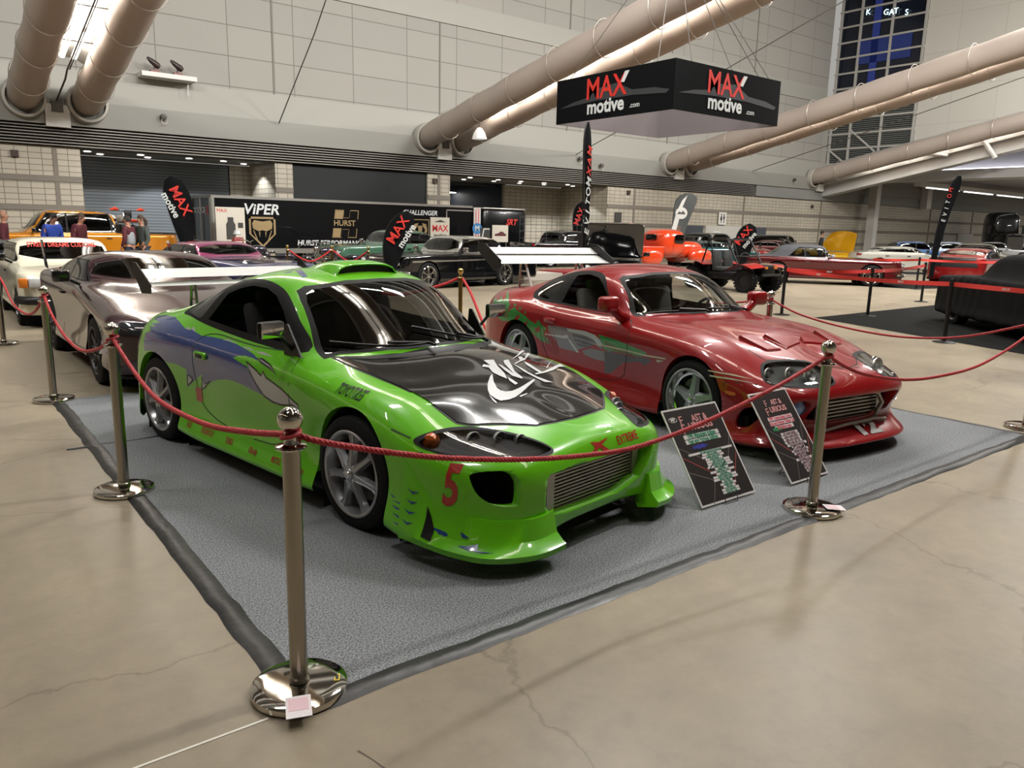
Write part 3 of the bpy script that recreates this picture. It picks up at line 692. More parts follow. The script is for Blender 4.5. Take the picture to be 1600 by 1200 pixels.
def wheel(parent, loc, sgn, kind='seven', R=.32, wd=.2, spokes=7, rimR=.235, m=None, steer=0, lod=0):
    """sgn -1: wheel on the car's right side (outer face to -y)"""
    m = m or SILV; key = (kind, R, wd, spokes, rimR, m.name, lod)
    w = bpy.data.objects.new('wheel', None); COL.objects.link(w); w.parent = parent; w.location = loc
    w.rotation_euler = (0, 0, (0 if sgn > 0 else PI)+steer)
    if key not in WCACHE:
        a, b, c, hub, d, cal = wheel_meshes(kind, R, wd, spokes, rimR, m)
        obs = [a.build('tire', w), b.build('rim', w), c.build('spokes', w, angle=40), hub.build('hub', w), d.build('brake_disc', w)]
        if not lod: obs.append(cal.build('brake_caliper', w))
        WCACHE[key] = [(o.name.split('.')[0], o.data) for o in obs]
    else:
        for nm, me in WCACHE[key]:
            o = bpy.data.objects.new(nm, me); COL.objects.link(o); o.parent = w
    return w
def arch_cut(bm, cx, cz, r, sgn, zb=-.1, flat=1.0):
    poly = [(cx-r, zb)]+[(cx+r*math.cos(PI-k*PI/24), cz+r*math.sin(PI-k*PI/24)*flat) for k in range(25)]+[(cx+r, zb)]
    fs = cut_poly(bm, poly, SIDE, lambda f: f.calc_center_median().y*sgn > .45)
    bmesh.ops.delete(bm, geom=fs, context='FACES')
    return poly
def well_parts(mb, cx, cz, r, sgn, y0, y1, zb, m=WELL):
    """inner lining of a wheel arch from y0 (outside) to y1 (inside)"""
    P0 = [(cx-r, zb)]+[(cx+r*math.cos(PI-k*PI/20), cz+r*math.sin(PI-k*PI/20)) for k in range(21)]+[(cx+r, zb)]
    mb.grid([[(x, sgn*y0, z), (x, sgn*y1, z)] for x, z in P0], m)
    mb.add([(x, sgn*y1, z) for x, z in P0], [list(range(len(P0)))], m)
def lip(bm, cx, cz, r, sgn, depth, tol=.012, zmin=-1):
    """fold the arch edge inward so that the panel has thickness"""
    es = [e for e in bm.edges if e.is_boundary and all(abs(math.hypot(v.co.x-cx, v.co.z-cz)-r) < tol and v.co.y*sgn > .5 for v in e.verts)]
    if not es: return
    r_ = bmesh.ops.extrude_edge_only(bm, edges=es); vs = [g for g in r_['geom'] if isinstance(g, bmesh.types.BMVert)]
    for v in vs: v.co.y -= sgn*depth
def rim_in(bm, faces_deleted_edges, vec):
    r_ = bmesh.ops.extrude_edge_only(bm, edges=faces_deleted_edges); vs = [g for g in r_['geom'] if isinstance(g, bmesh.types.BMVert)]
    for v in vs: v.co += Vector(vec)
    return r_
def open_hole(bm, poly, ax, filt, vec, mi=0):
    """cut an opening and give its edge depth along vec"""
    fs = cut_poly(bm, poly, ax, filt)
    es0 = {e for f in fs for e in f.edges}; bnd = [e for e in es0 if sum(1 for f in e.link_faces if f in set(fs)) == 1 and len(e.link_faces) == 2]
    bmesh.ops.delete(bm, geom=fs, context='FACES'); bnd = [e for e in bnd if e.is_valid]
    r_ = bmesh.ops.extrude_edge_only(bm, edges=bnd)
    for g in r_['geom']:
        if isinstance(g, bmesh.types.BMVert): g.co += Vector(vec)
        if isinstance(g, bmesh.types.BMFace): g.material_index = mi
    return fs
def finish_body(bm, name, parent, mats, angle=38):
    bmesh.ops.remove_doubles(bm, verts=bm.verts, dist=5e-5)
    me = bpy.data.meshes.new(name); bm.to_mesh(me)
    for m in mats: me.materials.append(m)
    me.shade_smooth(); me.set_sharp_from_angle(angle=math.radians(angle))
    o = bpy.data.objects.new(name, me); COL.objects.link(o); o.parent = parent
    return o
# ================================================================ GREEN COUPE
GREEN = mat('lime_paint', '#62b812', .28, coat=.8, spec=.3)
BLUE = mat('decal_blue', '#1c3c7c', .25, coat=1.0); DGREY = mat('decal_silver', '#a8a9a8', .25, coat=1.0); DRED = mat('decal_red', '#a5281f', .35, coat=.6); DBLK = mat('decal_black', '#0b0c0c', .35)
CARBON = mat('carbon_hood', '#1b1a19', .12, coat=1.0, spec=.6)
GL = glassm('car_glass', (.05, .055, .05), .93); GLD = glassm('dark_car_glass', (.02, .02, .02), .99)
INT = mat('car_interior', '#101112', .8)
def row(*c): return list(c)
def side_low(x, a=.86, b=.90, c=.85, d=.835, e=.842): return [(x, a, .12), (x, b, .155), (x, c, .265), (x, d, .39), (x, e, .54)]
GP = [
 [(.80,0,.165),(.87,0,.18),(.885,0,.245),(.905,0,.38),(.90,0,.475),(.87,0,.555),(.83,0,.595),(.79,0,.612),(.75,0,.625),(.71,0,.637),(.66,0,.65),(.60,0,.665)],
 [(.80,.34,.155),(.87,.34,.17),(.885,.34,.245),(.905,.34,.38),(.895,.34,.475),(.86,.33,.553),(.80,.30,.592),(.74,.25,.62),(.68,.19,.642),(.62,.13,.66),(.56,.07,.677),(.50,0,.69)],
 [(.82,.56,.12),(.87,.56,.14),(.865,.56,.25),(.86,.58,.38),(.85,.575,.475),(.80,.56,.548),(.67,.52,.605),(.56,.43,.652),(.50,.34,.682),(.46,.24,.70),(.43,.12,.712),(.40,0,.717)],
 [(.70,.80,.10),(.74,.83,.125),(.67,.80,.26),(.655,.79,.39),(.64,.785,.475),(.57,.765,.545),(.44,.70,.622),(.37,.585,.672),(.34,.46,.705),(.32,.32,.727),(.31,.16,.738),(.30,0,.742)],
 [(.34,.90,.10),(.345,.94,.135),(.335,.89,.28),(.325,.875,.40),(.315,.87,.49),(.27,.852,.585),(.20,.765,.695),(.17,.63,.745),(.155,.48,.763),(.15,.32,.773),(.15,.16,.778),(.15,0,.78)],
 [(-.1,.87,.15),(-.1,.89,.20),(-.1,.885,.30),(-.1,.885,.42),(-.1,.886,.55),(-.1,.87,.665),(-.1,.785,.757),(-.1,.64,.79),(-.08,.48,.803),(-.07,.32,.814),(-.06,.16,.819),(-.05,0,.822)],
 side_low(-.5)+[(-.5,.852,.68),(-.48,.80,.778),(-.42,.655,.828),(-.36,.5,.85),(-.31,.34,.86),(-.27,.17,.866),(-.25,0,.868)],
 side_low(-.78)+[(-.78,.852,.70),(-.75,.812,.792),(-.70,.705,.862),(-.64,.60,.874),(-.54,.46,.884),(-.44,.25,.893),(-.38,0,.90)],
 side_low(-1.02)+[(-1.02,.853,.71),(-1.0,.82,.805),(-.97,.765,.877),(-.95,.70,.985),(-.92,.615,1.06),(-.76,.32,1.09),(-.69,0,1.10)],
 side_low(-1.32)+[(-1.32,.857,.72),(-1.3,.826,.815),(-1.3,.772,.89),(-1.26,.69,1.06),(-1.18,.57,1.225),(-1.07,.3,1.282),(-1.02,0,1.296)],
 side_low(-1.66)+[(-1.66,.862,.735),(-1.65,.832,.828),(-1.65,.775,.905),(-1.62,.69,1.10),(-1.58,.565,1.268),(-1.5,.3,1.332),(-1.48,0,1.345)],
 side_low(-2.0)+[(-2.0,.872,.75),(-2.0,.843,.845),(-2.0,.775,.93),(-1.98,.69,1.085),(-1.95,.575,1.21),(-1.9,.3,1.285),(-1.88,0,1.302)],
 [(-2.34,.87,.14),(-2.34,.895,.18),(-2.34,.87,.28),(-2.34,.868,.40),(-2.34,.872,.56),(-2.34,.885,.755),(-2.35,.852,.862),(-2.38,.762,.952),(-2.36,.67,1.02),(-2.33,.56,1.09),(-2.3,.3,1.155),(-2.28,0,1.175)],
 [(-2.65,.87,.16),(-2.65,.885,.22),(-2.65,.885,.32),(-2.65,.885,.44),(-2.65,.885,.58),(-2.65,.88,.755),(-2.66,.83,.87),(-2.68,.73,.94),(-2.68,.63,.975),(-2.68,.51,1.0),(-2.66,.27,1.03),(-2.65,0,1.04)],
 [(-2.93,.86,.12),(-2.96,.885,.15),(-2.97,.87,.28),(-2.98,.865,.42),(-2.98,.86,.56),(-2.97,.84,.735),(-2.95,.775,.86),(-2.93,.67,.925),(-2.92,.56,.945),(-2.91,.42,.955),(-2.9,.22,.96),(-2.9,0,.962)],
 [(-3.12,.70,.14),(-3.16,.72,.17),(-3.18,.72,.28),(-3.19,.72,.42),(-3.18,.71,.56),(-3.14,.69,.735),(-3.10,.64,.86),(-3.06,.56,.93),(-3.04,.46,.948),(-3.03,.34,.955),(-3.02,.18,.96),(-3.02,0,.962)],
 [(-3.19,.36,.16),(-3.23,.37,.19),(-3.25,.37,.30),(-3.26,.37,.42),(-3.25,.36,.56),(-3.21,.35,.735),(-3.17,.33,.86),(-3.14,.28,.925),(-3.12,.23,.942),(-3.1,.17,.95),(-3.08,.09,.955),(-3.06,0,.958)],
 [(-3.20,0,.16),(-3.24,0,.19),(-3.26,0,.30),(-3.27,0,.42),(-3.26,0,.56),(-3.22,0,.735),(-3.19,0,.86),(-3.17,0,.92),(-3.15,0,.935),(-3.13,0,.945),(-3.11,0,.95),(-3.09,0,.955)]]

_G = np.array(GP, float)
for i in range(1, 8):
    for j in range(7, 12): _G[i, j, 2] += (.004, .008, .011, .013, .014)[j-7]*(1 if i > 1 else .4)
GP = _G.tolist()
#RCSTOP
GGFX = {
 'T_w1': [(0.111,-0.062),(0.135,-0.105),(0.211,-0.202),(0.267,-0.255),(0.311,-0.285),(0.358,-0.292),(0.396,-0.287),(0.41,-0.23),(0.404,-0.178),(0.382,-0.113),(0.352,-0.043),(0.271,0.135),(0.255,0.143),(0.299,0.015),(0.325,-0.067),(0.337,-0.133),(0.328,-0.175),(0.304,-0.191),(0.27,-0.187),(0.199,-0.141)],
 'T_w2': [(-0.045,0.262),(-0.139,0.422),(-0.296,0.644),(-0.256,0.626),(-0.126,0.42)],
 'T_w3': [(-0.083,0.056),(-0.076,0.138),(0.025,0.069),(0.13,0.021),(0.201,-0.032),(0.149,-0.042),(0.097,-0.043),(0.024,-0.006),(0.001,-0.038),(-0.028,0.002),(0.003,0.031)],
 'T_w4': [(-0.006,0.103),(0.014,0.113),(0.148,0.079),(0.001,0.155),(-0.052,0.202),(-0.059,0.253),(0.126,0.113),(0.223,0.082),(0.226,0.061),(0.176,0.038),(0.09,0.063)],
 'T_w5': [(0.01,0.238),(-0.032,0.331),(-0.102,0.388),(-0.112,0.429),(-0.061,0.404),(-0.2,0.589),(-0.167,0.578),(-0.037,0.384),(-0.011,0.308),(0.025,0.227)],
 'T_w6': [(-0.016,0.349),(0.033,0.343),(0.123,0.314),(0.185,0.304),(0.199,0.275),(0.148,0.275),(0.049,0.301)],
 'T_w7': [(0.005,0.219),(0.087,0.213),(0.16,0.196),(0.231,0.198),(0.293,0.221),(0.325,0.237),(0.306,0.177),(0.224,0.171),(0.144,0.174)],
 'T_w8': [(0.188,0.224),(0.17,0.333),(0.118,0.473),(0.051,0.631),(0.107,0.616),(0.116,0.54),(0.165,0.425),(0.192,0.314),(0.202,0.22)],
 'T_w9': [(-0.077,0.719),(0.13,0.404),(0.119,0.41)],
 'T_w10': [(0.173,-0.002),(0.271,-0.015),(0.282,-0.048),(0.227,-0.038)],
 'T_w11': [(0.309,-0.29),(0.396,-0.316),(0.402,-0.327),(0.368,-0.321)],
 'T_w12': [(0.403,-0.141),(0.393,-0.071),(0.4,-0.075),(0.417,-0.15)],
 'S_blue': [(-2.817,0.7),(-2.785,0.665),(-2.629,0.685),(-2.501,0.654),(-2.407,0.628),(-2.255,0.634),(-2.129,0.613),(-2.146,0.54),(-2.152,0.478),(-2.062,0.534),(-1.917,0.606),(-1.952,0.486),(-1.813,0.567),(-1.69,0.602),(-1.576,0.622),(-1.471,0.629),(-1.341,0.62),(-1.216,0.606),(-1.11,0.595),(-1.175,0.646),(-1.229,0.704),(-1.287,0.752),(-1.377,0.765),(-1.463,0.782),(-1.412,0.8),(-1.329,0.81),(-1.235,0.806),(-1.175,0.798),(-1.199,0.812),(-1.26,0.829),(-1.334,0.84),(-1.499,0.861),(-1.687,0.873),(-1.833,0.874),(-1.939,0.868),(-2.023,0.88),(-2.109,0.893),(-2.191,0.89),(-2.358,0.926),(-2.486,0.944),(-2.711,0.935),(-2.858,0.912),(-2.859,0.894),(-2.638,0.89),(-2.816,0.867),(-2.663,0.86),(-2.788,0.847),(-2.711,0.827),(-2.808,0.797)],
 'S_silver1': [(-1.297,0.779),(-1.187,0.75),(-1.107,0.717),(-1.09,0.747),(-1.047,0.714),(-0.944,0.69),(-0.859,0.665),(-0.78,0.631),(-0.704,0.601),(-0.702,0.574),(-0.775,0.588),(-0.892,0.568),(-0.995,0.57),(-1.095,0.593),(-1.174,0.655),(-1.245,0.726)],
 'S_silver2': [(-1.193,0.812),(-1.139,0.814),(-1.034,0.793),(-0.938,0.749),(-1.037,0.777),(-1.136,0.795)],
 'S_silver3': [(-2.149,0.493),(-2.132,0.566),(-2.099,0.575),(-2.088,0.558),(-2.064,0.552),(-2.09,0.525)],
 'S_silver4': [(-1.922,0.582),(-1.898,0.54),(-1.811,0.574),(-1.908,0.511),(-1.955,0.49)],
 'S_silver5': [(-2.183,0.89),(-2.195,0.911),(-2.122,0.888)],
 'S_silver6': [(-2.123,0.896),(-2.115,0.914),(-2.05,0.882)],
 'S_silver7': [(-1.683,0.869),(-1.616,0.88),(-1.471,0.864),(-1.556,0.869)],
 'S_silver8': [(-1.263,0.844),(-1.167,0.852),(-1.053,0.839),(-1.165,0.837)],
 'S_silver9': [(-1.431,0.856),(-1.341,0.859),(-1.263,0.844),(-1.36,0.849)],
 'S_b1': [(0.208,0.31),(0.231,0.305),(0.267,0.294),(0.234,0.295)],
 'S_b2': [(0.221,0.283),(0.268,0.281),(0.308,0.283),(0.29,0.273)],
 'S_b3': [(0.234,0.259),(0.296,0.254),(0.341,0.258),(0.323,0.247),(0.28,0.244)],
 'S_b4': [(0.251,0.223),(0.318,0.219),(0.365,0.226),(0.313,0.206)],
 'S_b5': [(0.27,0.185),(0.311,0.183),(0.343,0.181),(0.304,0.174)],
 'S_b6': [(0.461,0.21),(0.495,0.226),(0.526,0.215),(0.574,0.21),(0.61,0.19),(0.572,0.188),(0.54,0.191),(0.492,0.185)],
 'S_b7': [(0.576,0.157),(0.62,0.161),(0.653,0.171),(0.67,0.147),(0.737,0.14),(0.697,0.14),(0.633,0.146)],
 'T_rb': [(-1.485,-0.315),(-1.247,-0.414),(-1.275,-0.44),(-1.399,-0.399),(-1.611,-0.302),(-1.446,-0.414),(-1.487,-0.433),(-1.524,-0.425)],
 'T_rr': [(-1.486,-0.147),(-1.588,-0.119)],
 'T_rg': [(-1.212,-0.2),(-1.373,-0.097),(-1.185,0.258)]}

def hero_frame(name, O, fw, label, cat, group=None):
    return empty(name, O, math.atan2(fw[1], fw[0]), label, cat, group)
def build_green():
    car = hero_frame('sports_car', (2.659, 3.665, 0), (.161, -.987), 'lime green coupe with blue and silver side graphics and a black hood', 'car')
    bm = body_bm(GP, 7, 6)
    sk = Skin(bm)
    MI = {'g': 0, 'blue': 1, 'silver': 2, 'black': 3, 'trim': 4}
    AX1, AX2 = -.155, -2.605
    # graphics on the flanks: colour belongs to the paint
    for sgn in (-1, 1):
        fl = lambda f, s=sgn: f.normal.y*s > .05 and f.calc_center_median().y*s > .3
        for k, v in GGFX.items():
            if k[0] != 'S': continue
            for f in cut_poly(bm, v, SIDE, fl): f.material_index = 1 if k in ('S_blue',) or k.startswith('S_b') else 2
    for k in ('T_rb',):
        for f in cut_poly(bm, GGFX[k], TOP, lambda f: f.calc_center_median().z > 1.1): f.material_index = 1
    doors = []
    DOOR = smooth_poly([(-.80,.845),(-.86,.885),(-1.35,.87),(-1.88,.91),(-2.0,.80),(-2.03,.55),(-1.93,.30),(-.83,.275),(-.80,.50)], 2)
    DLO = catmull([(-2.44,.985),(-2.30,1.09),(-2.10,1.18),(-1.86,1.243),(-1.6,1.27),(-1.36,1.25),(-1.16,1.187),(-.97,1.06),(-.80,.89),(-1.2,.888),(-1.54,.905),(-1.93,.935),(-2.25,.968)], 4, True)
    DG = [(-1.86,1.155),(-1.74,1.20),(-1.6,1.228),(-1.42,1.222),(-1.28,1.185),(-1.14,1.11),(-1.0,.995),(-.93,.925),(-1.3,.932),(-1.6,.948),(-1.98,.975)]
    QG = [(-2.36,.995),(-2.24,1.085),(-2.1,1.148),(-1.95,1.19),(-1.98,1.15),(-2.09,.98),(-2.13,.972)]
    for sgn in (-1, 1):
        ft = lambda f, s=sgn: f.calc_center_median().y*s > .35 and f.calc_center_median().z > .84 and f.normal.y*s > .15
        for f in cut_poly(bm, DLO, SIDE, ft): f.material_index = 4
        for poly, nm, m in ((DG, 'side_window', GL), (QG, 'quarter_window', GLD)):
            fs = cut_poly(bm, poly, SIDE, ft)
            (take(bm, fs, nm, car, m) if nm == 'quarter_window' else None); bmesh.ops.delete(bm, geom=fs, context='FACES')
    # windscreen and rear window
    fws = lambda f: -1.35 < f.calc_center_median().x < -.25 and f.normal.x > .12 and f.calc_center_median().z > .84
    WS = [(0,.915),(.35,.905),(.60,.885),(.69,.862),(.635,1.02),(.585,1.17),(.555,1.222),(.50,1.25),(.25,1.285),(0,1.293)]
    WS = WS+[(-y, z) for y, z in WS[-2:0:-1]]
    WSg = [(0,.93),(.35,.92),(.58,.902),(.655,.885),(.61,1.02),(.562,1.165),(.53,1.208),(.48,1.233),(.25,1.268),(0,1.276)]
    WSg = WSg+[(-y, z) for y, z in WSg[-2:0:-1]]
    for f in cut_poly(bm, WS, FRONT, fws): f.material_index = 4
    fs = cut_poly(bm, WSg, FRONT, fws); take(bm, fs, 'windshield', car, GL); bmesh.ops.delete(bm, geom=fs, context='FACES')
    RW = smooth_poly([(-1.98,.48),(-2.62,.50),(-2.62,-.50),(-1.98,-.48)], 3)
    fs = cut_poly(bm, RW, TOP, lambda f: f.calc_center_median().z > .9 and f.normal.z > 0); take(bm, fs, 'rear_window', car, GLD); bmesh.ops.delete(bm, geom=fs, context='FACES')
    # cowl and hood
    COWL = [(-.37,0),(-.42,.3),(-.52,.5),(-.66,.66),(-.60,.655),(-.42,.48),(-.31,.28),(-.27,0)]
    COWL = COWL[:-1]+[(-.27,0)]+[(x,-y) for x, y in COWL[-2:0:-1]]
    for f in cut_poly(bm, COWL, TOP, lambda f: .7 < f.calc_center_median().z < .93): f.material_index = 3
    HOOD = [(.685,0),(.675,.18),(.655,.29),(.60,.37),(.52,.47),(.455,.56),(.40,.605),(.24,.615),(.04,.628),(-.18,.635),(-.40,.64),(-.605,.648),(-.45,.5),(-.32,.3),(-.28,0)]
    HOOD = HOOD+[(x,-y) for x, y in HOOD[-2:0:-1]]
    fh = lambda f: f.calc_center_median().z > .6 and f.normal.z > .2
    fs = cut_poly(bm, HOOD, TOP, fh)
    es0 = {e for f in fs for e in f.edges}; S_ = set(fs)
    hood = take(bm, fs, 'hood', car, CARBON); hood.location.z = .006
    hood['label'] = 'glossy black hood with white brushed emblem'
    hm = MB()
    Hn = len(HOOD)
    sk.ribbon(hm, HOOD, .022, 'T', BLACKP, .002, True); hm.build('hood_gap', car)
    for k, v in GGFX.items():
        if k.startswith('T_w') and len(v) > 2: sk.decal(v, 'T', mat('emblem_white', '#d3d6d6', .35, coat=.5), 'hood_emblem', hood, .004)
    # headlights
    HL = smooth_poly([(.355,.563),(.375,.595),(.44,.625),(.55,.648),(.68,.645),(.77,.628),(.825,.60),(.832,.575),(.79,.556),(.70,.548),(.58,.55),(.46,.553)], 2)
    for sgn in (1, -1):
        poly = [(y*sgn, z) for y, z in HL]
        fs = cut_poly(bm, poly, FRONT, lambda f, s=sgn: f.calc_center_median().x > .15 and f.calc_center_median().y*s > .3)
        hl = bpy.data.objects.new('headlight', None); COL.objects.link(hl); hl.parent = car
        take(bm, fs, 'lens', hl, glassm('lamp_lens', (.8, .82, .82), .35))
        h = take(bm, fs, 'housing', hl, mat('lamp_housing', '#66676a', .4, .1)); h.location = (-.055, -.02*sgn, -.012)
        rr = MB()
        for (x, y, z, r) in ((.535, .61, .597, .048), (.625, .51, .602, .045), (.69, .43, .598, .034)):
            T = Matrix.Rotation(PI/2, 4, 'Y'); rr.lathe([(0, -.03), (r*.5, -.025), (r*.85, -.01), (r, .01), (r*.94, .012)], mat('reflector_silver', '#dcdcdc', .3, .5), 18, (x-.02, y*sgn, z), T)
            rr.lathe([(0, .012), (r*.3, .008), (r*.42, -.01)], CHROME, 12, (x-.02, y*sgn, z), T)
        rr.build('reflector', hl)
        am = MB(); am.lathe([(0, .03), (.04, .018), (.048, -.02)], mat('amber', '#c4622c', .3), 14, (.375, .765*sgn, .588), Matrix.Rotation(1.1*sgn, 4, 'Z') @ Matrix.Rotation(PI/2, 4, 'Y')); am.build('turn_signal', hl)
        bmesh.ops.delete(bm, geom=fs, context='FACES')
        ed = MB(); sk.ribbon(ed, poly, .010, 'F', RUBB, .002, True); ed.build('seal', hl)
    # openings in the bumper
    fx = lambda f: f.calc_center_median().x > .3 and f.normal.x > .1
    mouth = smooth_poly([(-.47,.27),(-.475,.44),(-.43,.478),(0,.475),(.43,.478),(.475,.44),(.30,.235),(-.30,.235)], 1)
    open_hole(bm, mouth, FRONT, fx, (-.11, 0, 0), 0)
    for sgn in (1, -1):
        fog = smooth_poly([(sgn*y, z) for y, z in ((.765,.50),(.60,.512),(.60,.345),(.615,.335),(.70,.34),(.755,.385),(.772,.45))], 2)
        open_hole(bm, fog, FRONT, fx, (-.05, 0, 0), 0)
        vent = [(x, z) for x, z in ((.362,.30),(.378,.17),(.452,.16),(.448,.215),(.40,.27))]
        open_hole(bm, vent, SIDE, lambda f, s=sgn: f.calc_center_median().y*s > .6 and f.normal.y*s > .1, (0, -.03*sgn, 0), 0)
    m = MB(); m.box((.62, 0, .36), (.2, 1.22, .34), BLACKP); m.box((.32, 0, .22), (.3, 1.5, .2), BLACKP); m.build('bumper_backing', car, smooth=False)
    for sgn in (-1, 1):   # flared corner blades of the bumper
        TOPC = catmull([(.905, .425, .285), (.885, .56, .27), (.76, .735, .275), (.60, .815, .31), (.42, .862, .41), (.31, .876, .50)], 5)
        EDGE = catmull([(.985, .415, .135), (.965, .60, .125), (.84, .80, .125), (.66, .895, .135), (.46, .935, .15), (.335, .945, .15)], 5)
        fb = MB(); rows_ = []
        for p, e in zip(TOPC, EDGE):
            p, e = Vector(p), Vector(e); m1, m2 = p.lerp(e, .45)-Vector((.012, 0, .035)), p.lerp(e, .8)-Vector((.004, 0, .018))
            rows_.append([(q[0], q[1]*sgn, q[2]) for q in (p-Vector((.02, .02, 0)), p, m1, m2, e, e-Vector((.004, .004, .030)), Vector((e.x-.09, e.y-.08, .105)))])
        fb.grid(rows_, GREEN); q = rows_[0]; fb.add([q[i] for i in range(7)]+[(q[0][0]-.05, q[0][1], .12)], [list(range(8))], GREEN); blo = fb.build('bumper_blade', car, angle=32)
        b2 = bmesh.new(); b2.from_mesh(blo.data); sk2 = Skin(b2); mode = 'R' if sgn < 0 else 'L'
        sk2.decal([(.475, .305), (.485, .165), (.545, .155), (.54, .20), (.50, .27)], mode, BLACKP, 'vent', blo, .004)
        for k_, dx in (('S_b6', .10), ('S_b7', .10)): sk2.decal([(x+dx, z) for x, z in GGFX[k_]], mode, BLUE, 'flick_graphic', blo, .003)
        for k_ in range(4): z0 = .36-k_*.05; sk2.decal([(.345, z0+.01), (.38, z0), (.42, z0+.004), (.385, z0-.012)], mode, BLUE, 'flick_graphic', blo, .003)
    ic = MB(); AL = mat('intercooler_alloy', '#a9a79f', .38, .85)
    for k in range(13): ic.box((.80, 0, .222+k*.0188), (.05, .70, .010), AL)
    ic.box((.785, 0, .34), (.03, .70, .25), mat('core_dark', '#3a3936', .6)); ic.box((.80, .37, .34), (.08, .055, .27), AL); ic.box((.80, -.375, .335), (.08, .06, .29), AL)
    ic.bar((.80, .40, .30), (.78, .47, .30), .03, AL, 14); ic.build('intercooler', car, smooth=False)
    # arches
    for sgn in (-1, 1):
        for cx, r, cz in ((AX1, .352, .335), (AX2, .350, .33)):
            arch_cut(bm, cx, cz, r, sgn); lip(bm, cx, cz, r, sgn, .05)
    # bumper as its own part
    BP = [(.165,-.1),(.165,.525),(.335,.54),(.60,.553),(.80,.556),(1.2,.556),(1.2,-.1)]
    fs = [f for f in cut_poly(bm, BP, SIDE, lambda f: True)]
    S_ = set(fs)
    bp = take(bm, fs, 'front_bumper', car, [GREEN, BLUE, DGREY, BLACKP, RUBB], angle=38)
    bmesh.ops.delete(bm, geom=fs, context='FACES')
    # doors
    for sgn in (-1, 1):
        fs = cut_poly(bm, DOOR, SIDE, lambda f, s=sgn: f.calc_center_median().y*s > .6 and f.normal.y*s > .1)
        dr = take(bm, fs, 'door', car, [GREEN, BLUE, DGREY, BLACKP, RUBB]); bmesh.ops.delete(bm, geom=fs, context='FACES')
        sm = MB(); mode = 'R' if sgn < 0 else 'L'; sk.ribbon(sm, DOOR, .006, mode, mat('seam', '#24401a', .6), .0016, True); sm.build('door_seam', dr)
        hd = MB(); y = .868*sgn
        hd.rbox((0, 0, 0), (.165, .05, .03), .02, GREEN, T=Matrix.Rotation(PI/2, 4, 'X')); o = hd.build('handle', dr); o.location = (-1.885, y, .745)
        hp = MB(); hp.rbox((0, 0, 0), (.10, .028, .008), .012, BLACKP, T=Matrix.Rotation(PI/2, 4, 'X')); o = hp.build('handle_recess', dr); o.location = (-1.885, y+.014*sgn, .742)
    sm = MB()
    for mode in 'RL': sk.ribbon(sm, [(.165,.50),(.335,.54),(.40,.552)], .008, mode, mat('seam'), .002); sk.ribbon(sm, [(-.80,.26),(-.80,.45),(-.72,.72),(-.80,.86)], .006, mode, mat('seam'), .0016)
    sk.ribbon(sm, [(.17,-.85),(.30,-.83)], .006, 'T', mat('seam')); sm.build('body_seam', car)
    body = finish_body(bm, 'body', car, [GREEN, BLUE, DGREY, BLACKP, RUBB])
    # claw outlines
    for k in ('S_silver1', 'S_silver2', 'S_silver3', 'S_silver4'):
        for mode in 'RL': ol = MB(); sk.ribbon(ol, GGFX[k], .009, mode, DBLK, .0022, True); ol.build('graphic_outline', car)
    # front wheel wells, wheels
    for sgn in (-1, 1):
        for cx in (AX1, AX2): wl = MB(); well_parts(wl, cx, .33, .352, sgn, .82, .50, .02); wl.build('wheel_well', car)
    for sgn in (-1, 1):
        for cx in (AX1, AX2): wheel(car, (cx, .875*sgn, .318), sgn, 'seven', .318, .225, 7, .232)
    ub = MB(); ub.box((-1.3, 0, .17), (2.0, 1.62, .1), BLACKP); ub.box((-2.95, 0, .25), (.3, 1.3, .2), BLACKP); ub.build('underbody', car, smooth=False)
    # letters and numbers on the paint
    for mode, s in (('R', 1), ('L', -1)):
        sk.text('5', .27, mode, DRED, 'number', car, (.585, .415), 0, s, bold=.008, sx=.62)
        sk.text('TOYOTIRES', .066, mode, DBLK, 'lettering', car, (-.235, .748), -.06*1, s, shear=.15, bold=.0012, sx=.66)
        for t_, x in (('NOS', -2.1), ('EDELBROCK', -1.83), ('TURBO', -1.52), ('GReddy', -1.21), ('MOTUL', -.93), ('Razo', -.66)):
            sk.text(t_, .052, mode, DRED, 'lettering', car, (x, .215), 0, s, sx=.6, bold=.001)
        b = sk.decal([(-2.04,.40),(-1.955,.40),(-1.955,.50),(-2.04,.50)], mode, DRED, 'sticker', car)
    sk.text('EXTREME', .06, 'F', DRED, 'lettering', bp, (.22, .53), 0, 1, bold=.001, sx=.8)
    sk.decal([(-.13,.50),(-.09,.50),(-.045,.528),(.0,.50),(.04,.50),(-.015,.538),(.06,.562),(-.03,.553),(-.10,.562),(-.075,.535)], 'F', DRED, 'emblem', bp)
    # rear side lamp
    for sgn, mode in ((-1, 'R'), (1, 'L')):
        sk.decal(smooth_poly([(-3.10,.70),(-3.02,.78),(-2.94,.80),(-2.93,.70),(-3.0,.60),(-3.08,.56)], 2), mode, mat('tail_lens', '#8d8f8a', .1, coat=1.), 'tail_light', car)
    # roof scoop
    sc = MB(); N = 14; rows_ = []
    for (x, h, wdt) in ((-1.165,.058,.255),(-1.20,.066,.265),(-1.30,.064,.262),(-1.42,.05,.24),(-1.56,.025,.20),(-1.68,.004,.15)):
        r_ = []
        for k in range(N+1):
            u = -1+2*k/N; y = u*wdt; e = max(0, 1-abs(u)**4)**.5; zb = sk.top(x, y); r_.append((x, y, (zb.z if zb else 1.33)-.004+h*e))
        rows_.append(r_)
    sc.grid(rows_, GREEN); o = sc.build('roof_scoop', car)
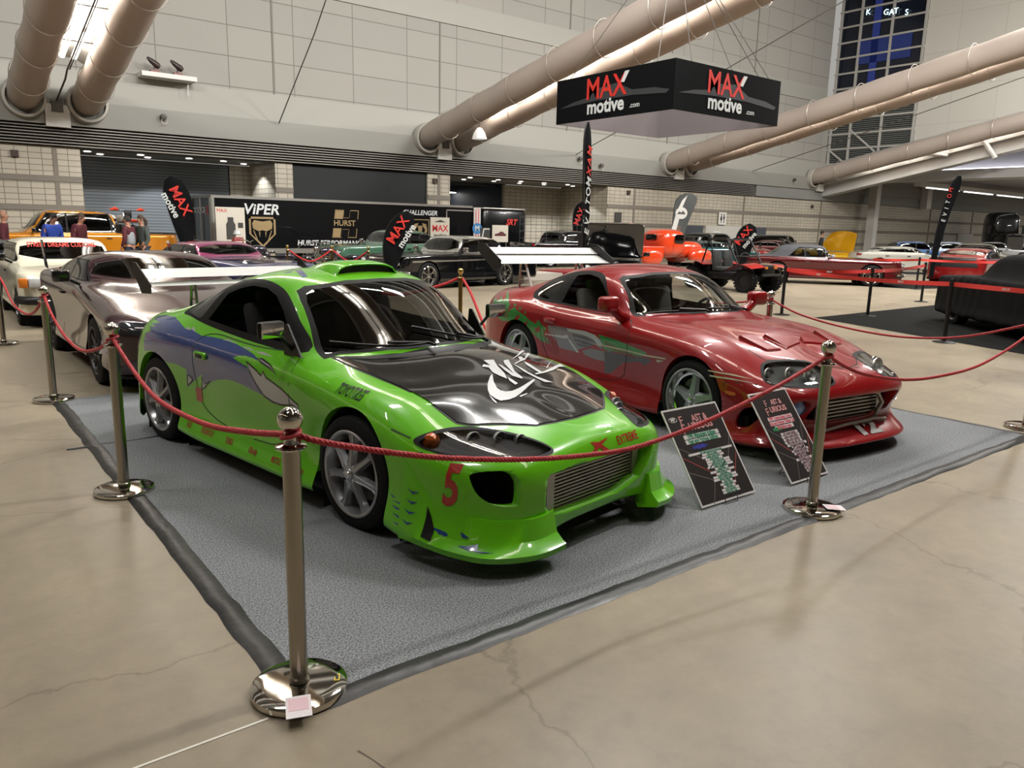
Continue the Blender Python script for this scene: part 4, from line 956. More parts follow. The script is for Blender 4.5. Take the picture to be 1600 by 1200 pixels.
    si = MB(); r_ = rows_[0]; si.add([(p[0]-.012, p[1]*.9, p[2]-.008) for p in r_]+[(r_[-1][0]-.012, r_[-1][1]*.9, r_[-1][2]), (r_[0][0]-.012, r_[0][1]*.9, r_[0][2])], [list(range(len(r_)+2))], BLACKP); si.tube([Vector(p) for p in r_], .006, GREEN, 6); si.build('scoop_opening', car, fix=False)
    # side mirror (chrome backed) on a small black arm
    for sgn in (-1, 1):
        mr = bpy.data.objects.new('side_mirror', None); COL.objects.link(mr); mr.parent = car; mr.location = (-.86, .80*sgn, .90)
        a = MB(); a.rbox((0, 0, 0), (.05, .17, .10), .03, BLACKP, seg=4); a.rbox((.024, 0, 0), (.012, .155, .088), .025, CHROME, seg=4); o = a.build('housing', mr); o.location = (.02, .13*sgn, .135); o.rotation_euler = (0, 0, -.12*sgn)
        a = MB(); a.tube([(-.02, -.05*sgn, -.02), (0, .03*sgn, .06), (.01, .09*sgn, .12)], .012, BLACKP, 8); a.build('arm', mr)
        a = MB(); a.prism([(-.10,-.035),(.09,-.035),(-.05,.15),(-.08,.15)], .012, BLACKP, Matrix.Translation((0, -.035*sgn, 0)) @ Matrix.Rotation(PI/2, 4, 'X')); a.build('mirror_sail', mr)
    # wipers
    for y0, y1 in ((.10, .60), (-.45, .12)):
        a = Vector((-.40, y0-.1, .905)); pts = [sk.top(-.40-.0*k, 0) for k in range(1)]
        P_ = []
        for k in range(9):
            t_ = k/8; y = -(y0+(y1-y0)*t_) ; x = -.40-.30*t_*t_*(.5) - (abs(y)**2)*.5; q = sk.top(x, y, .022)
            if q: P_.append(q)
        wp = MB(); wp.tube(P_, .008, BLACKP, 6); wp.tube([P_[0]+Vector((.05, 0, -.01)), P_[0], P_[len(P_)//2]+Vector((0, 0, .02))], .011, BLACKP, 6); wp.build('wiper', car)
    # interior
    inn = MB(); inn.box((-1.5, 0, .30), (1.7, 1.4, .1), INT); inn.box((-.72, 0, .66), (.4, 1.36, .3), INT); inn.box((-2.35, 0, .72), (.6, 1.3, .3), INT); inn.build('cabin', car, smooth=False)
    for sgn in (-1, 1):
        st = bpy.data.objects.new('seat', None); COL.objects.link(st); st.parent = car
        a = MB(); a.rbox((-1.35, .36*sgn, .45), (.5, .5, .16), .08, mat('seat_cloth', '#1b1c1e', .8)); a.build('cushion', st)
        a = MB(); T = Matrix.Rotation(-.25, 4, 'Y'); a.rbox((-1.66, .36*sgn, .78), (.13, .5, .66), .06, mat('seat_cloth'), T=T); a.rbox((-1.74, .36*sgn, 1.10), (.09, .3, .16), .04, mat('seat_cloth'), T=T); a.build('backrest', st)
        txt('sparco', .07, mat('seat_text', '#6d6e6e', .6), 'lettering', st, .001, M=frame((-1.655, .36*sgn, 1.06), (0, 1, 0), (-.25, 0, 1)))
    sw = MB(); T = Matrix.Translation((-.98, .36, .82)) @ Matrix.Rotation(-1.2, 4, 'Y'); sw.tube([T @ Vector((.17*math.cos(a*PI/14), .17*math.sin(a*PI/14), 0)) for a in range(28)], .014, INT, 6, closed=True); sw.build('steering_wheel', car)
    # rear wing
    wg = bpy.data.objects.new('rear_wing', None); COL.objects.link(wg); wg.parent = car; wg.location = (-3.08, 0, .95)
    WHT = mat('wing_alloy', '#d8d9d7', .3, .2)
    def foil(y0, y1, x0, z0, ch, th, cam, m, nm):
        a = MB(); P_ = []
        for k in range(17):
            t_ = k/16; s_ = math.sin(PI*t_); P_.append((x0-ch*t_, z0+cam*ch*(1-(2*t_-1)**2)*-1+th*s_+.12*ch*t_*2))
        for k in range(15, 0, -1):
            t_ = k/16; s_ = math.sin(PI*t_); P_.append((x0-ch*t_, z0+cam*ch*(1-(2*t_-1)**2)*-1-th*.4*s_+.12*ch*t_*2))
        n = len(P_); a.add([(x, y0, z) for x, z in P_]+[(x, y1, z) for x, z in P_], [(k, (k+1) % n, n+(k+1) % n, n+k) for k in range(n)]+[list(range(n)), list(range(n, 2*n))[::-1]], m); return a.build(nm, wg)
    foil(-.74, .74, .10, .245, .24, .012, .05, WHT, 'upper_foil'); foil(-.74, .74, .14, .185, .10, .008, .03, WHT, 'lower_foil')
    for sgn in (-1, 1):
        a = MB(); a.prism([(.15,.13),(.16,.20),(-.10,.36),(-.17,.36),(-.17,.30),(-.02,.12)], .008, BLACKP, Matrix.Translation((0, .745*sgn+.004, 0)) @ Matrix.Rotation(PI/2, 4, 'X')); a.build('end_plate', wg)
        a = MB()
        WHT = mat('strut_alloy', '#8e8f8e', .3, 1.0); a.tube([(.10, .36*sgn, -.01), (.08, .36*sgn, .20)], .012, WHT, 6); a.tube([(-.02, .36*sgn, -.01), (.02, .36*sgn, .20)], .012, WHT, 6)
        for t_ in (.3, .65): a.tube([(.095-.02*t_, .36*sgn, .2*t_), (-.02+.04*t_, .36*sgn, .2*t_)], .007, WHT, 6)
        a.build('strut', wg)
    return car
green = build_green()
# ================================================================ RED COUPE
RED = mat('candy_red_paint', '#8a0a10', .3, metal=.05, coat=.8, spec=.3)
RGRN = mat('decal_green', '#1f7a2c', .25, coat=1.0); RGRY = mat('decal_grey', '#6b6469', .25, coat=1.0); RDRK = mat('decal_dark', '#2b2326', .25, coat=1.0)
def rlow(x, a=.86, b=.89, c=.86, d=.845, e=.855): return [(x, a, .12), (x, b, .15), (x, c, .26), (x, d, .38), (x, e, .53)]
RP = [
 [(.96,0,.10),(1.01,0,.13),(.91,0,.185),(.80,0,.25),(.92,0,.42),(.94,0,.505),(.90,0,.575),(.84,0,.62),(.77,0,.65),(.70,0,.672),(.62,0,.692),(.52,0,.712)],
 [(.94,.38,.10),(.99,.38,.13),(.90,.37,.185),(.79,.37,.25),(.905,.36,.42),(.92,.36,.505),(.87,.34,.575),(.79,.29,.63),(.71,.23,.67),(.62,.16,.697),(.54,.08,.717),(.44,0,.732)],
 [(.84,.64,.10),(.88,.66,.13),(.81,.62,.19),(.76,.61,.27),(.83,.615,.42),(.84,.615,.50),(.77,.58,.58),(.62,.49,.665),(.54,.39,.708),(.47,.28,.737),(.42,.14,.756),(.38,0,.763)],
 [(.64,.83,.10),(.67,.86,.13),(.64,.82,.19),(.63,.81,.30),(.64,.81,.43),(.62,.80,.51),(.53,.76,.605),(.40,.64,.72),(.33,.50,.758),(.29,.34,.786),(.27,.17,.80),(.26,0,.806)],
 [(.38,.885,.10),(.38,.91,.13),(.38,.885,.2),(.38,.88,.31),(.38,.885,.43),(.37,.88,.535),(.33,.83,.65),(.22,.66,.78),(.16,.51,.803),(.13,.35,.826),(.12,.17,.842),(.11,0,.848)],
 [(0,.87,.15),(0,.88,.2),(0,.88,.3),(0,.888,.4),(0,.895,.52),(0,.892,.635),(-.02,.845,.752),(-.05,.675,.835),(-.07,.51,.846),(-.09,.35,.86),(-.1,.17,.873),(-.1,0,.878)],
 rlow(-.45)+[(-.45,.868,.675),(-.45,.838,.79),(-.43,.675,.868),(-.40,.52,.88),(-.37,.36,.893),(-.35,.18,.902),(-.34,0,.905)],
 rlow(-.85)+[(-.85,.868,.69),(-.86,.838,.80),(-.88,.722,.885),(-.80,.62,.90),(-.70,.47,.915),(-.6,.25,.925),(-.55,0,.93)],
 rlow(-1.12)+[(-1.12,.868,.70),(-1.12,.838,.805),(-1.12,.757,.885),(-1.10,.69,.985),(-1.06,.61,1.06),(-.93,.32,1.09),(-.88,0,1.10)],
 rlow(-1.45)+[(-1.45,.868,.71),(-1.45,.838,.815),(-1.45,.76,.89),(-1.42,.685,1.06),(-1.34,.58,1.205),(-1.25,.3,1.255),(-1.22,0,1.267)],
 rlow(-1.8)+[(-1.8,.87,.72),(-1.8,.842,.825),(-1.8,.76,.895),(-1.78,.685,1.085),(-1.74,.565,1.25),(-1.68,.3,1.305),(-1.66,0,1.318)],
 rlow(-2.15,.865,.895,.87,.86,.868)+[(-2.15,.88,.73),(-2.15,.856,.835),(-2.15,.77,.91),(-2.14,.685,1.065),(-2.12,.565,1.205),(-2.08,.3,1.268),(-2.06,0,1.282)],
 [(-2.5,.87,.15),(-2.5,.895,.2),(-2.5,.89,.3),(-2.5,.892,.42),(-2.5,.90,.57),(-2.5,.908,.75),(-2.5,.878,.85),(-2.5,.782,.94),(-2.5,.68,1.02),(-2.5,.565,1.09),(-2.47,.3,1.165),(-2.46,0,1.18)],
 [(-2.85,.87,.15),(-2.85,.89,.2),(-2.85,.895,.3),(-2.85,.9,.42),(-2.85,.905,.58),(-2.85,.908,.77),(-2.85,.868,.875),(-2.85,.765,.95),(-2.86,.655,.988),(-2.86,.535,1.015),(-2.86,.28,1.045),(-2.86,0,1.055)],
 [(-3.15,.86,.14),(-3.18,.885,.17),(-3.2,.88,.28),(-3.2,.88,.42),(-3.2,.88,.58),(-3.2,.862,.77),(-3.17,.80,.88),(-3.14,.70,.95),(-3.13,.58,.975),(-3.12,.44,.985),(-3.11,.22,.99),(-3.1,0,.992)],
 [(-3.40,.70,.16),(-3.44,.74,.19),(-3.46,.74,.3),(-3.47,.74,.42),(-3.45,.73,.58),(-3.40,.71,.77),(-3.36,.66,.89),(-3.31,.58,.955),(-3.29,.48,.973),(-3.27,.36,.98),(-3.26,.18,.985),(-3.26,0,.987)],
 [(-3.48,.38,.17),(-3.52,.38,.20),(-3.54,.38,.31),(-3.55,.38,.43),(-3.53,.37,.58),(-3.48,.36,.77),(-3.44,.33,.89),(-3.41,.28,.95),(-3.38,.22,.965),(-3.35,.16,.975),(-3.33,.08,.98),(-3.31,0,.982)],
 [(-3.49,0,.17),(-3.53,0,.20),(-3.55,0,.31),(-3.56,0,.43),(-3.54,0,.58),(-3.5,0,.77),(-3.46,0,.89),(-3.44,0,.94),(-3.42,0,.955),(-3.4,0,.965),(-3.37,0,.972),(-3.34,0,.977)]]
RTH = -.10
#RCSTOP
RGFX = {
 'S_g1': [(-3.146,0.75),(-3.154,0.821),(-3.149,0.874),(-3.0,0.836),(-3.025,0.897),(-2.88,0.853),(-2.892,0.897),(-3.028,0.948),(-3.027,0.959),(-2.849,0.906),(-2.715,0.828),(-2.772,0.708),(-2.917,0.645),(-2.943,0.689),(-2.85,0.746),(-3.09,0.738)],
 'S_g2': [(-2.735,0.758),(-2.622,0.815),(-2.529,0.779),(-2.411,0.747),(-2.337,0.71),(-2.23,0.678),(-2.194,0.726),(-2.123,0.679),(-2.052,0.655),(-2.108,0.604),(-2.057,0.567),(-1.972,0.502),(-2.061,0.501),(-2.166,0.519),(-2.27,0.562),(-2.322,0.6),(-2.417,0.521),(-2.471,0.559),(-2.547,0.596),(-2.505,0.646),(-2.604,0.68),(-2.647,0.63),(-2.755,0.652),(-2.893,0.636),(-2.87,0.674),(-2.754,0.698)],
 'S_g3': [(-2.656,0.856),(-2.606,0.844),(-2.6,0.819),(-2.636,0.825)],
 'S_g4': [(-2.546,0.822),(-2.489,0.816),(-2.512,0.786)],
 'S_g5': [(-2.44,0.799),(-2.394,0.782),(-2.412,0.757)],
 'S_r1': [(-2.603,0.698),(-2.525,0.751),(-2.504,0.725),(-2.584,0.66)],
 'S_r2': [(-2.438,0.654),(-2.363,0.707),(-2.389,0.637)],
 'S_r3': [(-2.249,0.62),(-2.177,0.662),(-2.157,0.62),(-2.233,0.586)],
 'S_m1': [(-2.033,0.689),(-1.872,0.698),(-1.66,0.702),(-1.356,0.7),(-1.209,0.669),(-1.147,0.608),(-1.181,0.564),(-1.258,0.602),(-1.529,0.512),(-1.583,0.483),(-1.848,0.487),(-1.897,0.545),(-2.0,0.607)],
 'S_p1': [(-1.712,0.696),(-1.422,0.706),(-1.258,0.687),(-1.162,0.626),(-1.155,0.597),(-1.219,0.593),(-1.289,0.648),(-1.454,0.667),(-1.694,0.672)],
 'S_d1': [(-1.625,0.655),(-1.387,0.655),(-1.273,0.63),(-1.258,0.617),(-1.421,0.62),(-1.608,0.631)],
 'S_d2': [(-1.609,0.61),(-1.421,0.61),(-1.291,0.598),(-1.283,0.584),(-1.457,0.579),(-1.593,0.592)],
 'S_d3': [(-1.577,0.573),(-1.424,0.574),(-1.324,0.573),(-1.358,0.556),(-1.527,0.549)],
 'S_t1': [(-2.082,0.599),(-1.767,0.615),(-1.749,0.626),(-1.695,0.63),(-1.688,0.605),(-1.751,0.591),(-2.073,0.587)],
 'S_t2': [(-1.697,0.598),(-1.663,0.587),(-1.522,0.487),(-1.566,0.481),(-1.681,0.574)],
 'S_s1': [(-1.478,0.509),(-1.342,0.55),(-1.15,0.553),(-1.04,0.574),(-0.953,0.519),(-0.94,0.482),(-1.076,0.46),(-1.282,0.457),(-1.43,0.475)],
 'S_g6': [(-1.219,0.702),(-1.132,0.694),(-0.949,0.684),(-0.76,0.658),(-0.58,0.633),(-0.552,0.619),(-0.623,0.585),(-0.834,0.576),(-1.133,0.571)],
 'S_d4': [(-1.134,0.561),(-0.834,0.567),(-0.526,0.586),(-0.499,0.563),(-0.585,0.512),(-0.653,0.533),(-0.866,0.494),(-0.955,0.431),(-1.042,0.367),(-1.134,0.351)],
 'S_l1': [(-1.291,0.598),(-1.131,0.615),(-0.832,0.615),(-0.552,0.61),(-0.31,0.621),(-0.31,0.61),(-0.553,0.596),(-0.832,0.602),(-1.132,0.602)],
 'S_l2': [(0.177,0.607),(0.384,0.606),(0.535,0.587),(0.39,0.595),(0.184,0.598)],
 'S_l3': [(0.2,0.573),(0.399,0.577),(0.551,0.563),(0.404,0.566),(0.206,0.56)],
 'S_l4': [(-0.435,0.587),(-0.331,0.595),(-0.415,0.568)],
 'S_sig': [(0.361,0.478),(0.407,0.482),(0.452,0.478),(0.459,0.459),(0.411,0.451),(0.368,0.459)]}
def foil(par, nm, y0, y1, x0, z0, ch, th, rise, m):
    """wing blade: x0,z0 leading edge, rises rearward"""
    a = MB(); P_ = []
    for k in range(17):
        t_ = k/16; P_.append((x0-ch*t_, z0+rise*t_**1.4+th*math.sin(PI*t_)*.5))
    for k in range(15, 0, -1):
        t_ = k/16; P_.append((x0-ch*t_, z0+rise*t_**1.4-th*math.sin(PI*t_)))
    n = len(P_); a.add([(x, y0, z) for x, z in P_]+[(x, y1, z) for x, z in P_], [(k, (k+1) % n, n+(k+1) % n, n+k) for k in range(n)]+[list(range(n)), list(range(n, 2*n))[::-1]], m); return a.build(nm, par)
def build_red():
    f0 = Vector((math.sin(-.135), -math.cos(-.135), 0)); fw = Vector((math.sin(RTH), -math.cos(RTH), 0)); lf = Vector((-fw.y, fw.x, 0))
    O = Vector((5.63, 3.7775, 0))+f0*-.77+fw*.77+lf*.03
    car = hero_frame('sports_car', O, fw, 'candy red coupe with green splash graphics and a huge white rear wing', 'car')
    bm = body_bm(RP, 7, 6); sk = Skin(bm); MS = [RED, RGRN, RGRY, RDRK, RUBB, DGREY]; AX1, AX2 = -.01, -2.56
    for sgn in (-1, 1):
        fl = lambda f, s=sgn: f.normal.y*s > .05 and f.calc_center_median().y*s > .3
        for k, v in RGFX.items():
            if k[:3] in ('S_l', 'S_h') or k == 'S_sig' or len(v) < 3: continue
            mi = 1 if k[2] == 'g' else 0 if k[2] == 'r' else 3 if k[2] == 'd' else 2 if k[2] in 'ms' else 5
            for f in cut_poly(bm, v, SIDE, fl): f.material_index = mi
    DOOR = smooth_poly([(-.88,.875),(-.81,.80),(-.80,.70),(-.83,.55),(-.87,.28),(-1.95,.28),(-2.12,.45),(-2.17,.68),(-2.10,.84),(-1.95,.895),(-1.4,.875)], 2)
    DLO = catmull([(-2.50,.99),(-2.44,1.07),(-2.30,1.145),(-2.11,1.20),(-1.89,1.238),(-1.69,1.248),(-1.53,1.225),(-1.43,1.17),(-1.28,1.03),(-1.03,.90),(-1.12,.89),(-1.57,.895),(-2.1,.905),(-2.38,.92),(-2.46,.945)], 4, True)
    DG = [(-1.97,.925),(-1.90,1.195),(-1.72,1.215),(-1.56,1.195),(-1.45,1.14),(-1.31,1.03),(-1.15,.92),(-1.57,.91)]
    QG = smooth_poly([(-2.44,.985),(-2.38,1.075),(-2.25,1.135),(-2.06,1.175),(-2.13,.93),(-2.36,.94)], 2)
    for sgn in (-1, 1):
        ft = lambda f, s=sgn: f.calc_center_median().y*s > .35 and f.calc_center_median().z > .84 and f.normal.y*s > .15
        for f in cut_poly(bm, DLO, SIDE, ft): f.material_index = 4
        for poly, nm, m in ((DG, 'side_window', GL), (QG, 'quarter_window', GLD)):
            fs = cut_poly(bm, poly, SIDE, ft); (take(bm, fs, nm, car, m) if nm == 'quarter_window' else None); bmesh.ops.delete(bm, geom=fs, context='FACES')
    fws = lambda f: -1.5 < f.calc_center_median().x < -.4 and f.normal.x > .12 and f.calc_center_median().z > .86
    WS = [(0,.938),(.35,.93),(.60,.912),(.705,.893),(.655,1.02),(.605,1.15),(.575,1.195),(.52,1.225),(.25,1.257),(0,1.265)]; WS = WS+[(-y, z) for y, z in WS[-2:0:-1]]
    WG = [(0,.95),(.35,.942),(.58,.925),(.675,.91),(.63,1.02),(.582,1.145),(.552,1.183),(.50,1.208),(.25,1.24),(0,1.248)]; WG = WG+[(-y, z) for y, z in WG[-2:0:-1]]
    for f in cut_poly(bm, WS, FRONT, fws): f.material_index = 4
    fs = cut_poly(bm, WG, FRONT, fws); take(bm, fs, 'windshield', car, glassm('clear_car_glass', (.35, .4, .38), .75)); bmesh.ops.delete(bm, geom=fs, context='FACES')
    RW = smooth_poly([(-2.12,.48),(-2.8,.50),(-2.8,-.50),(-2.12,-.48)], 3)
    fs = cut_poly(bm, RW, TOP, lambda f: f.calc_center_median().z > .9 and f.normal.z > 0); take(bm, fs, 'rear_window', car, GLD); bmesh.ops.delete(bm, geom=fs, context='FACES')
    # headlights
    HL = smooth_poly([(.66,.672),(.62,.69),(.56,.70),(.48,.704),(.37,.704),(.287,.697),(.258,.679),(.254,.647),(.284,.594),(.32,.57),(.434,.56),(.571,.557),(.69,.557),(.737,.567),(.74,.59),(.705,.635)], 1)
    for sgn in (1, -1):
        poly = [(y*sgn, z) for y, z in HL]
        fs = cut_poly(bm, poly, FRONT, lambda f, s=sgn: f.calc_center_median().x > .3 and f.calc_center_median().y*s > .2)
        hl = bpy.data.objects.new('headlight', None); COL.objects.link(hl); hl.parent = car
        take(bm, fs, 'lens', hl, glassm('lamp_lens', (.8, .82, .82), .35)); h = take(bm, fs, 'housing', hl, mat('lamp_housing_grey', '#77797a', .4, .1)); h.location = (-.05, -.015*sgn, -.025)
        rr = MB(); T = Matrix.Rotation(PI/2-.25, 4, 'Y')
        for (x, y, z, r) in ((.59, .655, .618, .045), (.69, .545, .625, .05), (.765, .42, .628, .058)):
            rr.lathe([(0, -.03), (r*.5, -.025), (r*.85, -.01), (r, .008), (r*1.06, .012), (r*1.1, 0)], mat('reflector_silver', '#dcdcdc', .3, .5), 20, (x-.03, y*sgn, z), T); rr.lathe([(0, .004), (r*.45, 0), (r*.5, -.02)], mat('bulb_cap', '#c8cccd', .15, .6), 14, (x-.03, y*sgn, z), T)
        rr.build('reflector', hl); bmesh.ops.delete(bm, geom=fs, context='FACES')
        ed = MB(); sk.ribbon(ed, poly, .010, 'F', RUBB, .002, True); ed.build('seal', hl)
    # hood
    HD = [(.765,0),(.735,.15),(.67,.235),(.60,.31),(.545,.40),(.50,.50),(.47,.585),(.30,.60),(.05,.63),(-.25,.655),(-.55,.675),(-.82,.685),(-.86,.62),(-.72,.46),(-.60,.25),(-.555,0)]
    HD = HD+[(x, -y) for x, y in HD[-2:0:-1]]
    fs = cut_poly(bm, HD, TOP, lambda f: f.calc_center_median().z > .6 and f.normal.z > .2)
    V = [[(.40,-.33),(.37,-.46),(.10,-.50),(.14,-.38)], [(.40,-.27),(.33,-.02),(.27,-.04),(.16,-.28)]]
    hood = take(bm, fs, 'hood', car, RED); S_ = set(fs); bmesh.ops.delete(bm, geom=fs, context='FACES')
    hm = MB(); sk.ribbon(hm, HD, .008, 'T', RUBB, .0016, True); hm.build('hood_gap', car)
    for s in (1, -1):
        for v in V:
            poly = [(x, y*s) for x, y in v]
            n_ = len(poly); vs = [sk.top(x, y, .003) for x, y in poly]; cen = sum(vs, Vector())/n_
            vt = MB(); up = [p+(cen-p)*.10+Vector((0, 0, .010 if i in (0, 1) else .028)) for i, p in enumerate(vs)]
            vt.add(vs+up, [(0, 1, 2, 3), (4, 5, 6, 7)]+[(i, (i+1) % 4, 4+(i+1) % 4, 4+i) for i in range(4)], RED); sk.ribbon(vt, poly, .01, 'T', RUBB, .003, True)
            vt.build('hood_vent', hood, smooth=False)
    # mouth, fog lamps
    fx = lambda f: f.calc_center_median().x > .3 and f.normal.x > .05
    open_hole(bm, smooth_poly([(-.52,.262),(-.50,.45),(-.44,.475),(0,.478),(.44,.475),(.50,.45),(.52,.262)], 1), FRONT, fx, (-.10, 0, 0), 0)
    for sgn in (1, -1):
        fg = [(sgn*(.60+.062*math.cos(a*PI/10)), .405+.062*math.sin(a*PI/10)) for a in range(20)]
        open_hole(bm, fg, FRONT, fx, (-.05, 0, 0), 0)
        open_hole(bm, smooth_poly([(.46,.22),(.50,.36),(.60,.40),(.68,.38),(.60,.27),(.55,.22)], 1), SIDE, lambda f, s=sgn: f.calc_center_median().y*s > .6 and f.normal.y*s > .1, (-.02, -.05*sgn, 0), 0)
        fl_ = bpy.data.objects.new('fog_light', None); COL.objects.link(fl_); fl_.parent = car; fl_.location = (.80, .60*sgn, .405); fl_.rotation_euler = (0, 0, .35*sgn)
        T = Matrix.Rotation(PI/2, 4, 'Y'); MB().lathe([(0, -.04), (.04, -.03), (.052, .0), (.055, .01)], CHROME, 20, T=T).build('bowl', fl_); MB().lathe([(0, .02), (.03, .016), (.052, .004)], mat('fog_blue', '#7d9bd0', .12, .2, coat=1), 20, T=T).build('lens', fl_)
        sk.decal(RGFX['S_sig'], 'R' if sgn < 0 else 'L', mat('amber', '#b5592a', .3), 'side_marker', car, .004)
    m = MB(); m.box((.55, 0, .34), (.3, 1.3, .3), BLACKP); m.box((.38, 0, .2), (.3, 1.6, .2), BLACKP); m.build('bumper_backing', car, smooth=False)
    ic = MB(); AL = mat('intercooler_alloy', '#a9a79f', .38, .85)
    for k in range(7): ic.box((.76, 0.02, .235+k*.028), (.05, .72, .012), AL)
    ic.box((.74, .02, .32), (.03, .72, .2), mat('core_dark', '#3a3936', .6)); ic.box((.76, .40, .33), (.06, .05, .2), AL)
    ic.tube([(.80, .36, .25), (.83, .39, .36), (.82, .33, .44), (.80, .28, .45)], .018, AL, 10); ic.tube([(.84, -.42, .20), (.88, -.1, .245), (.87, .25, .25), (.84, .45, .22)], .012, AL, 8); ic.build('intercooler', car, smooth=False)
    txt('12', .19, DGREY, 'number', car, .001, M=frame((.905, .10, .199), (0, 1, 0), (-.86, 0, .5)), bold=.010, sx=1.55)
    for sgn in (-1, 1):
        for cx, r, cz in ((AX1, .352, .335), (AX2, .355, .335)): arch_cut(bm, cx, cz, r, sgn); lip(bm, cx, cz, r, sgn, .05)
    BP = [(.345,-.1),(.33,.535),(.45,.55),(.60,.555),(.70,.55),(.76,.575),(.9,.64),(1.3,.64),(1.3,-.1)]
    fs = cut_poly(bm, BP, SIDE, lambda f: True); take(bm, fs, 'front_bumper', car, MS); bmesh.ops.delete(bm, geom=fs, context='FACES')
    for sgn in (-1, 1):
        fs = cut_poly(bm, DOOR, SIDE, lambda f, s=sgn: f.calc_center_median().y*s > .6 and f.normal.y*s > .1)
        dr = take(bm, fs, 'door', car, MS); bmesh.ops.delete(bm, geom=fs, context='FACES')
        mode = 'R' if sgn < 0 else 'L'; sm = MB(); sk.ribbon(sm, DOOR, .006, mode, mat('seam_red', '#2c0808', .6), .0016, True); sm.build('door_seam', dr)
        hd = MB(); hd.rbox((0, 0, 0), (.19, .055, .03), .025, RED, T=Matrix.Rotation(PI/2, 4, 'X')); o = hd.build('handle', dr); o.location = (-2.0, .872*sgn, .742)
        hp = MB()
        for k in ('S_l1', 'S_l2', 'S_l3', 'S_l4'):
            if len(RGFX.get(k, [])) > 2: sk.decal(RGFX[k], mode, mat('pinstripe', '#b9ad8d', .3, coat=1), 'pinstripe', car, .002)
    sm = MB()
    for mode in 'RL': sk.ribbon(sm, [(.345,.50),(.34,.535),(.45,.55),(.58,.555)], .007, mode, mat('seam_red'), .002)
    sk.ribbon(sm, [(.745,-.26),(.765,-.1),(.77,.1),(.745,.26)], .007, 'T', mat('seam_red')); sm.build('body_seam', car)
    # mural details
    for sgn, mode in ((-1, 'R'), (1, 'L')):
        mu = MB()
        for k in range(5): x0 = -2.16+k*.055; sk.ribbon(mu, [(x0, .66-k*.008), (x0+.07, .42)], .008, mode, RED, .002)
        for k in range(5): sk.ribbon(mu, [(-2.14+k*.02, .62-k*.045), (-1.88, .60-k*.05)], .008, mode, RED, .002)
        for k in range(9): sk.ribbon(mu, [(-1.13+k*.045, .655-k*.008), (-1.08+k*.045, .595-k*.005)], .010, mode, RED, .002)
        mu.build('mural_lines', car)
    finish_body(bm, 'body', car, MS)
    for sgn in (-1, 1):
        for cx in (AX1, AX2): wl = MB(); well_parts(wl, cx, .335, .352, sgn, .83, .50, .02); wl.build('wheel_well', car)
    for sgn in (-1, 1):
        for cx in (AX1, AX2): wheel(car, (cx, .885*sgn, .325), sgn, 'five', .325, .24, 5, .248, mat('grey_wheel', '#9a9da0', .3, .6))
    ub = MB(); ub.box((-1.3, 0, .17), (2.0, 1.62, .1), BLACKP); ub.box((-3.2, 0, .25), (.4, 1.3, .2), BLACKP); ub.build('underbody', car, smooth=False)
    for sgn in (-1, 1):   # door mirrors
        mr = bpy.data.objects.new('side_mirror', None); COL.objects.link(mr); mr.parent = car; mr.location = (-1.0, .86*sgn, .93)
        a = MB(); a.rbox((0, 0, 0), (.13, .20, .135), .05, RED, seg=5); o = a.build('housing', mr, angle=60); o.location = (.02, .10*sgn, .075); o.rotation_euler = (0, 0, -.2*sgn)
        a = MB(); a.tube([(.02, -.10*sgn, -.06), (.02, -.02*sgn, -.02), (.02, .06*sgn, .05)], [.06, .045, .05], RED, 12); a.build('arm', mr)
    for y0, y1 in ((.15, .62), (-.45, .10)):
        P_ = [q for q in (sk.top(-.60-(abs(y0+(y1-y0)*k/8)**2)*.55-.02*k/8, -(y0+(y1-y0)*k/8), .018) for k in range(9)) if q]
        wp = MB(); wp.tube(P_, .008, BLACKP, 6); wp.tube([P_[0]+Vector((.05, 0, -.01)), P_[0], P_[4]+Vector((0, 0, .02))], .011, BLACKP, 6); wp.build('wiper', car)
    inn = MB(); CR = mat('cream_trim', '#5d5c56', .7); inn.box((-1.7, 0, .30), (1.7, 1.4, .1), INT); inn.box((-.85, 0, .74), (.35, 1.36, .24), mat('dash_grey', '#3d423f', .6)); inn.box((-2.65, 0, .72), (.5, 1.3, .3), INT); inn.build('cabin', car, smooth=False)
    for sgn in (-1, 1):
        st = bpy.data.objects.new('seat', None); COL.objects.link(st); st.parent = car
        a = MB(); a.rbox((-1.55, .36*sgn, .45), (.5, .5, .16), .08, CR); a.build('cushion', st)
        a = MB(); T = Matrix.Rotation(-.25, 4, 'Y'); a.rbox((-1.84, .36*sgn, .76), (.13, .5, .62), .06, CR, T=T); a.rbox((-1.92, .36*sgn, 1.08), (.09, .26, .15), .04, CR, T=T); a.build('backrest', st)
    sw = MB(); T = Matrix.Translation((-1.12, .36, .86)) @ Matrix.Rotation(-1.15, 4, 'Y'); sw.tube([T @ Vector((.17*math.cos(a*PI/14), .17*math.sin(a*PI/14), 0)) for a in range(28)], .014, INT, 6, closed=True)
    for a in (0, 2.1, 4.2): sw.bar(T @ Vector((0, 0, 0)), T @ Vector((.17*math.cos(a), .17*math.sin(a), 0)), .014, mat('spoke_red', '#7c2a2a', .4), 6)
    sw.build('steering_wheel', car)
    rm = MB(); rm.rbox((-1.33, 0, 1.17), (.03, .22, .07), .012, BLACKP); rm.build('rear_view_mirror', car)
    # big rear wing
    wg = bpy.data.objects.new('rear_wing', None); COL.objects.link(wg); wg.parent = car; WHT = mat('wing_alloy', '#d8d9d7', .3, .2)
    foil(wg, 'main_foil', -.80, .80, -3.14, 1.245, .34, .018, .11, WHT); foil(wg, 'upper_foil', -.80, .80, -3.40, 1.345, .15, .01, .07, WHT)
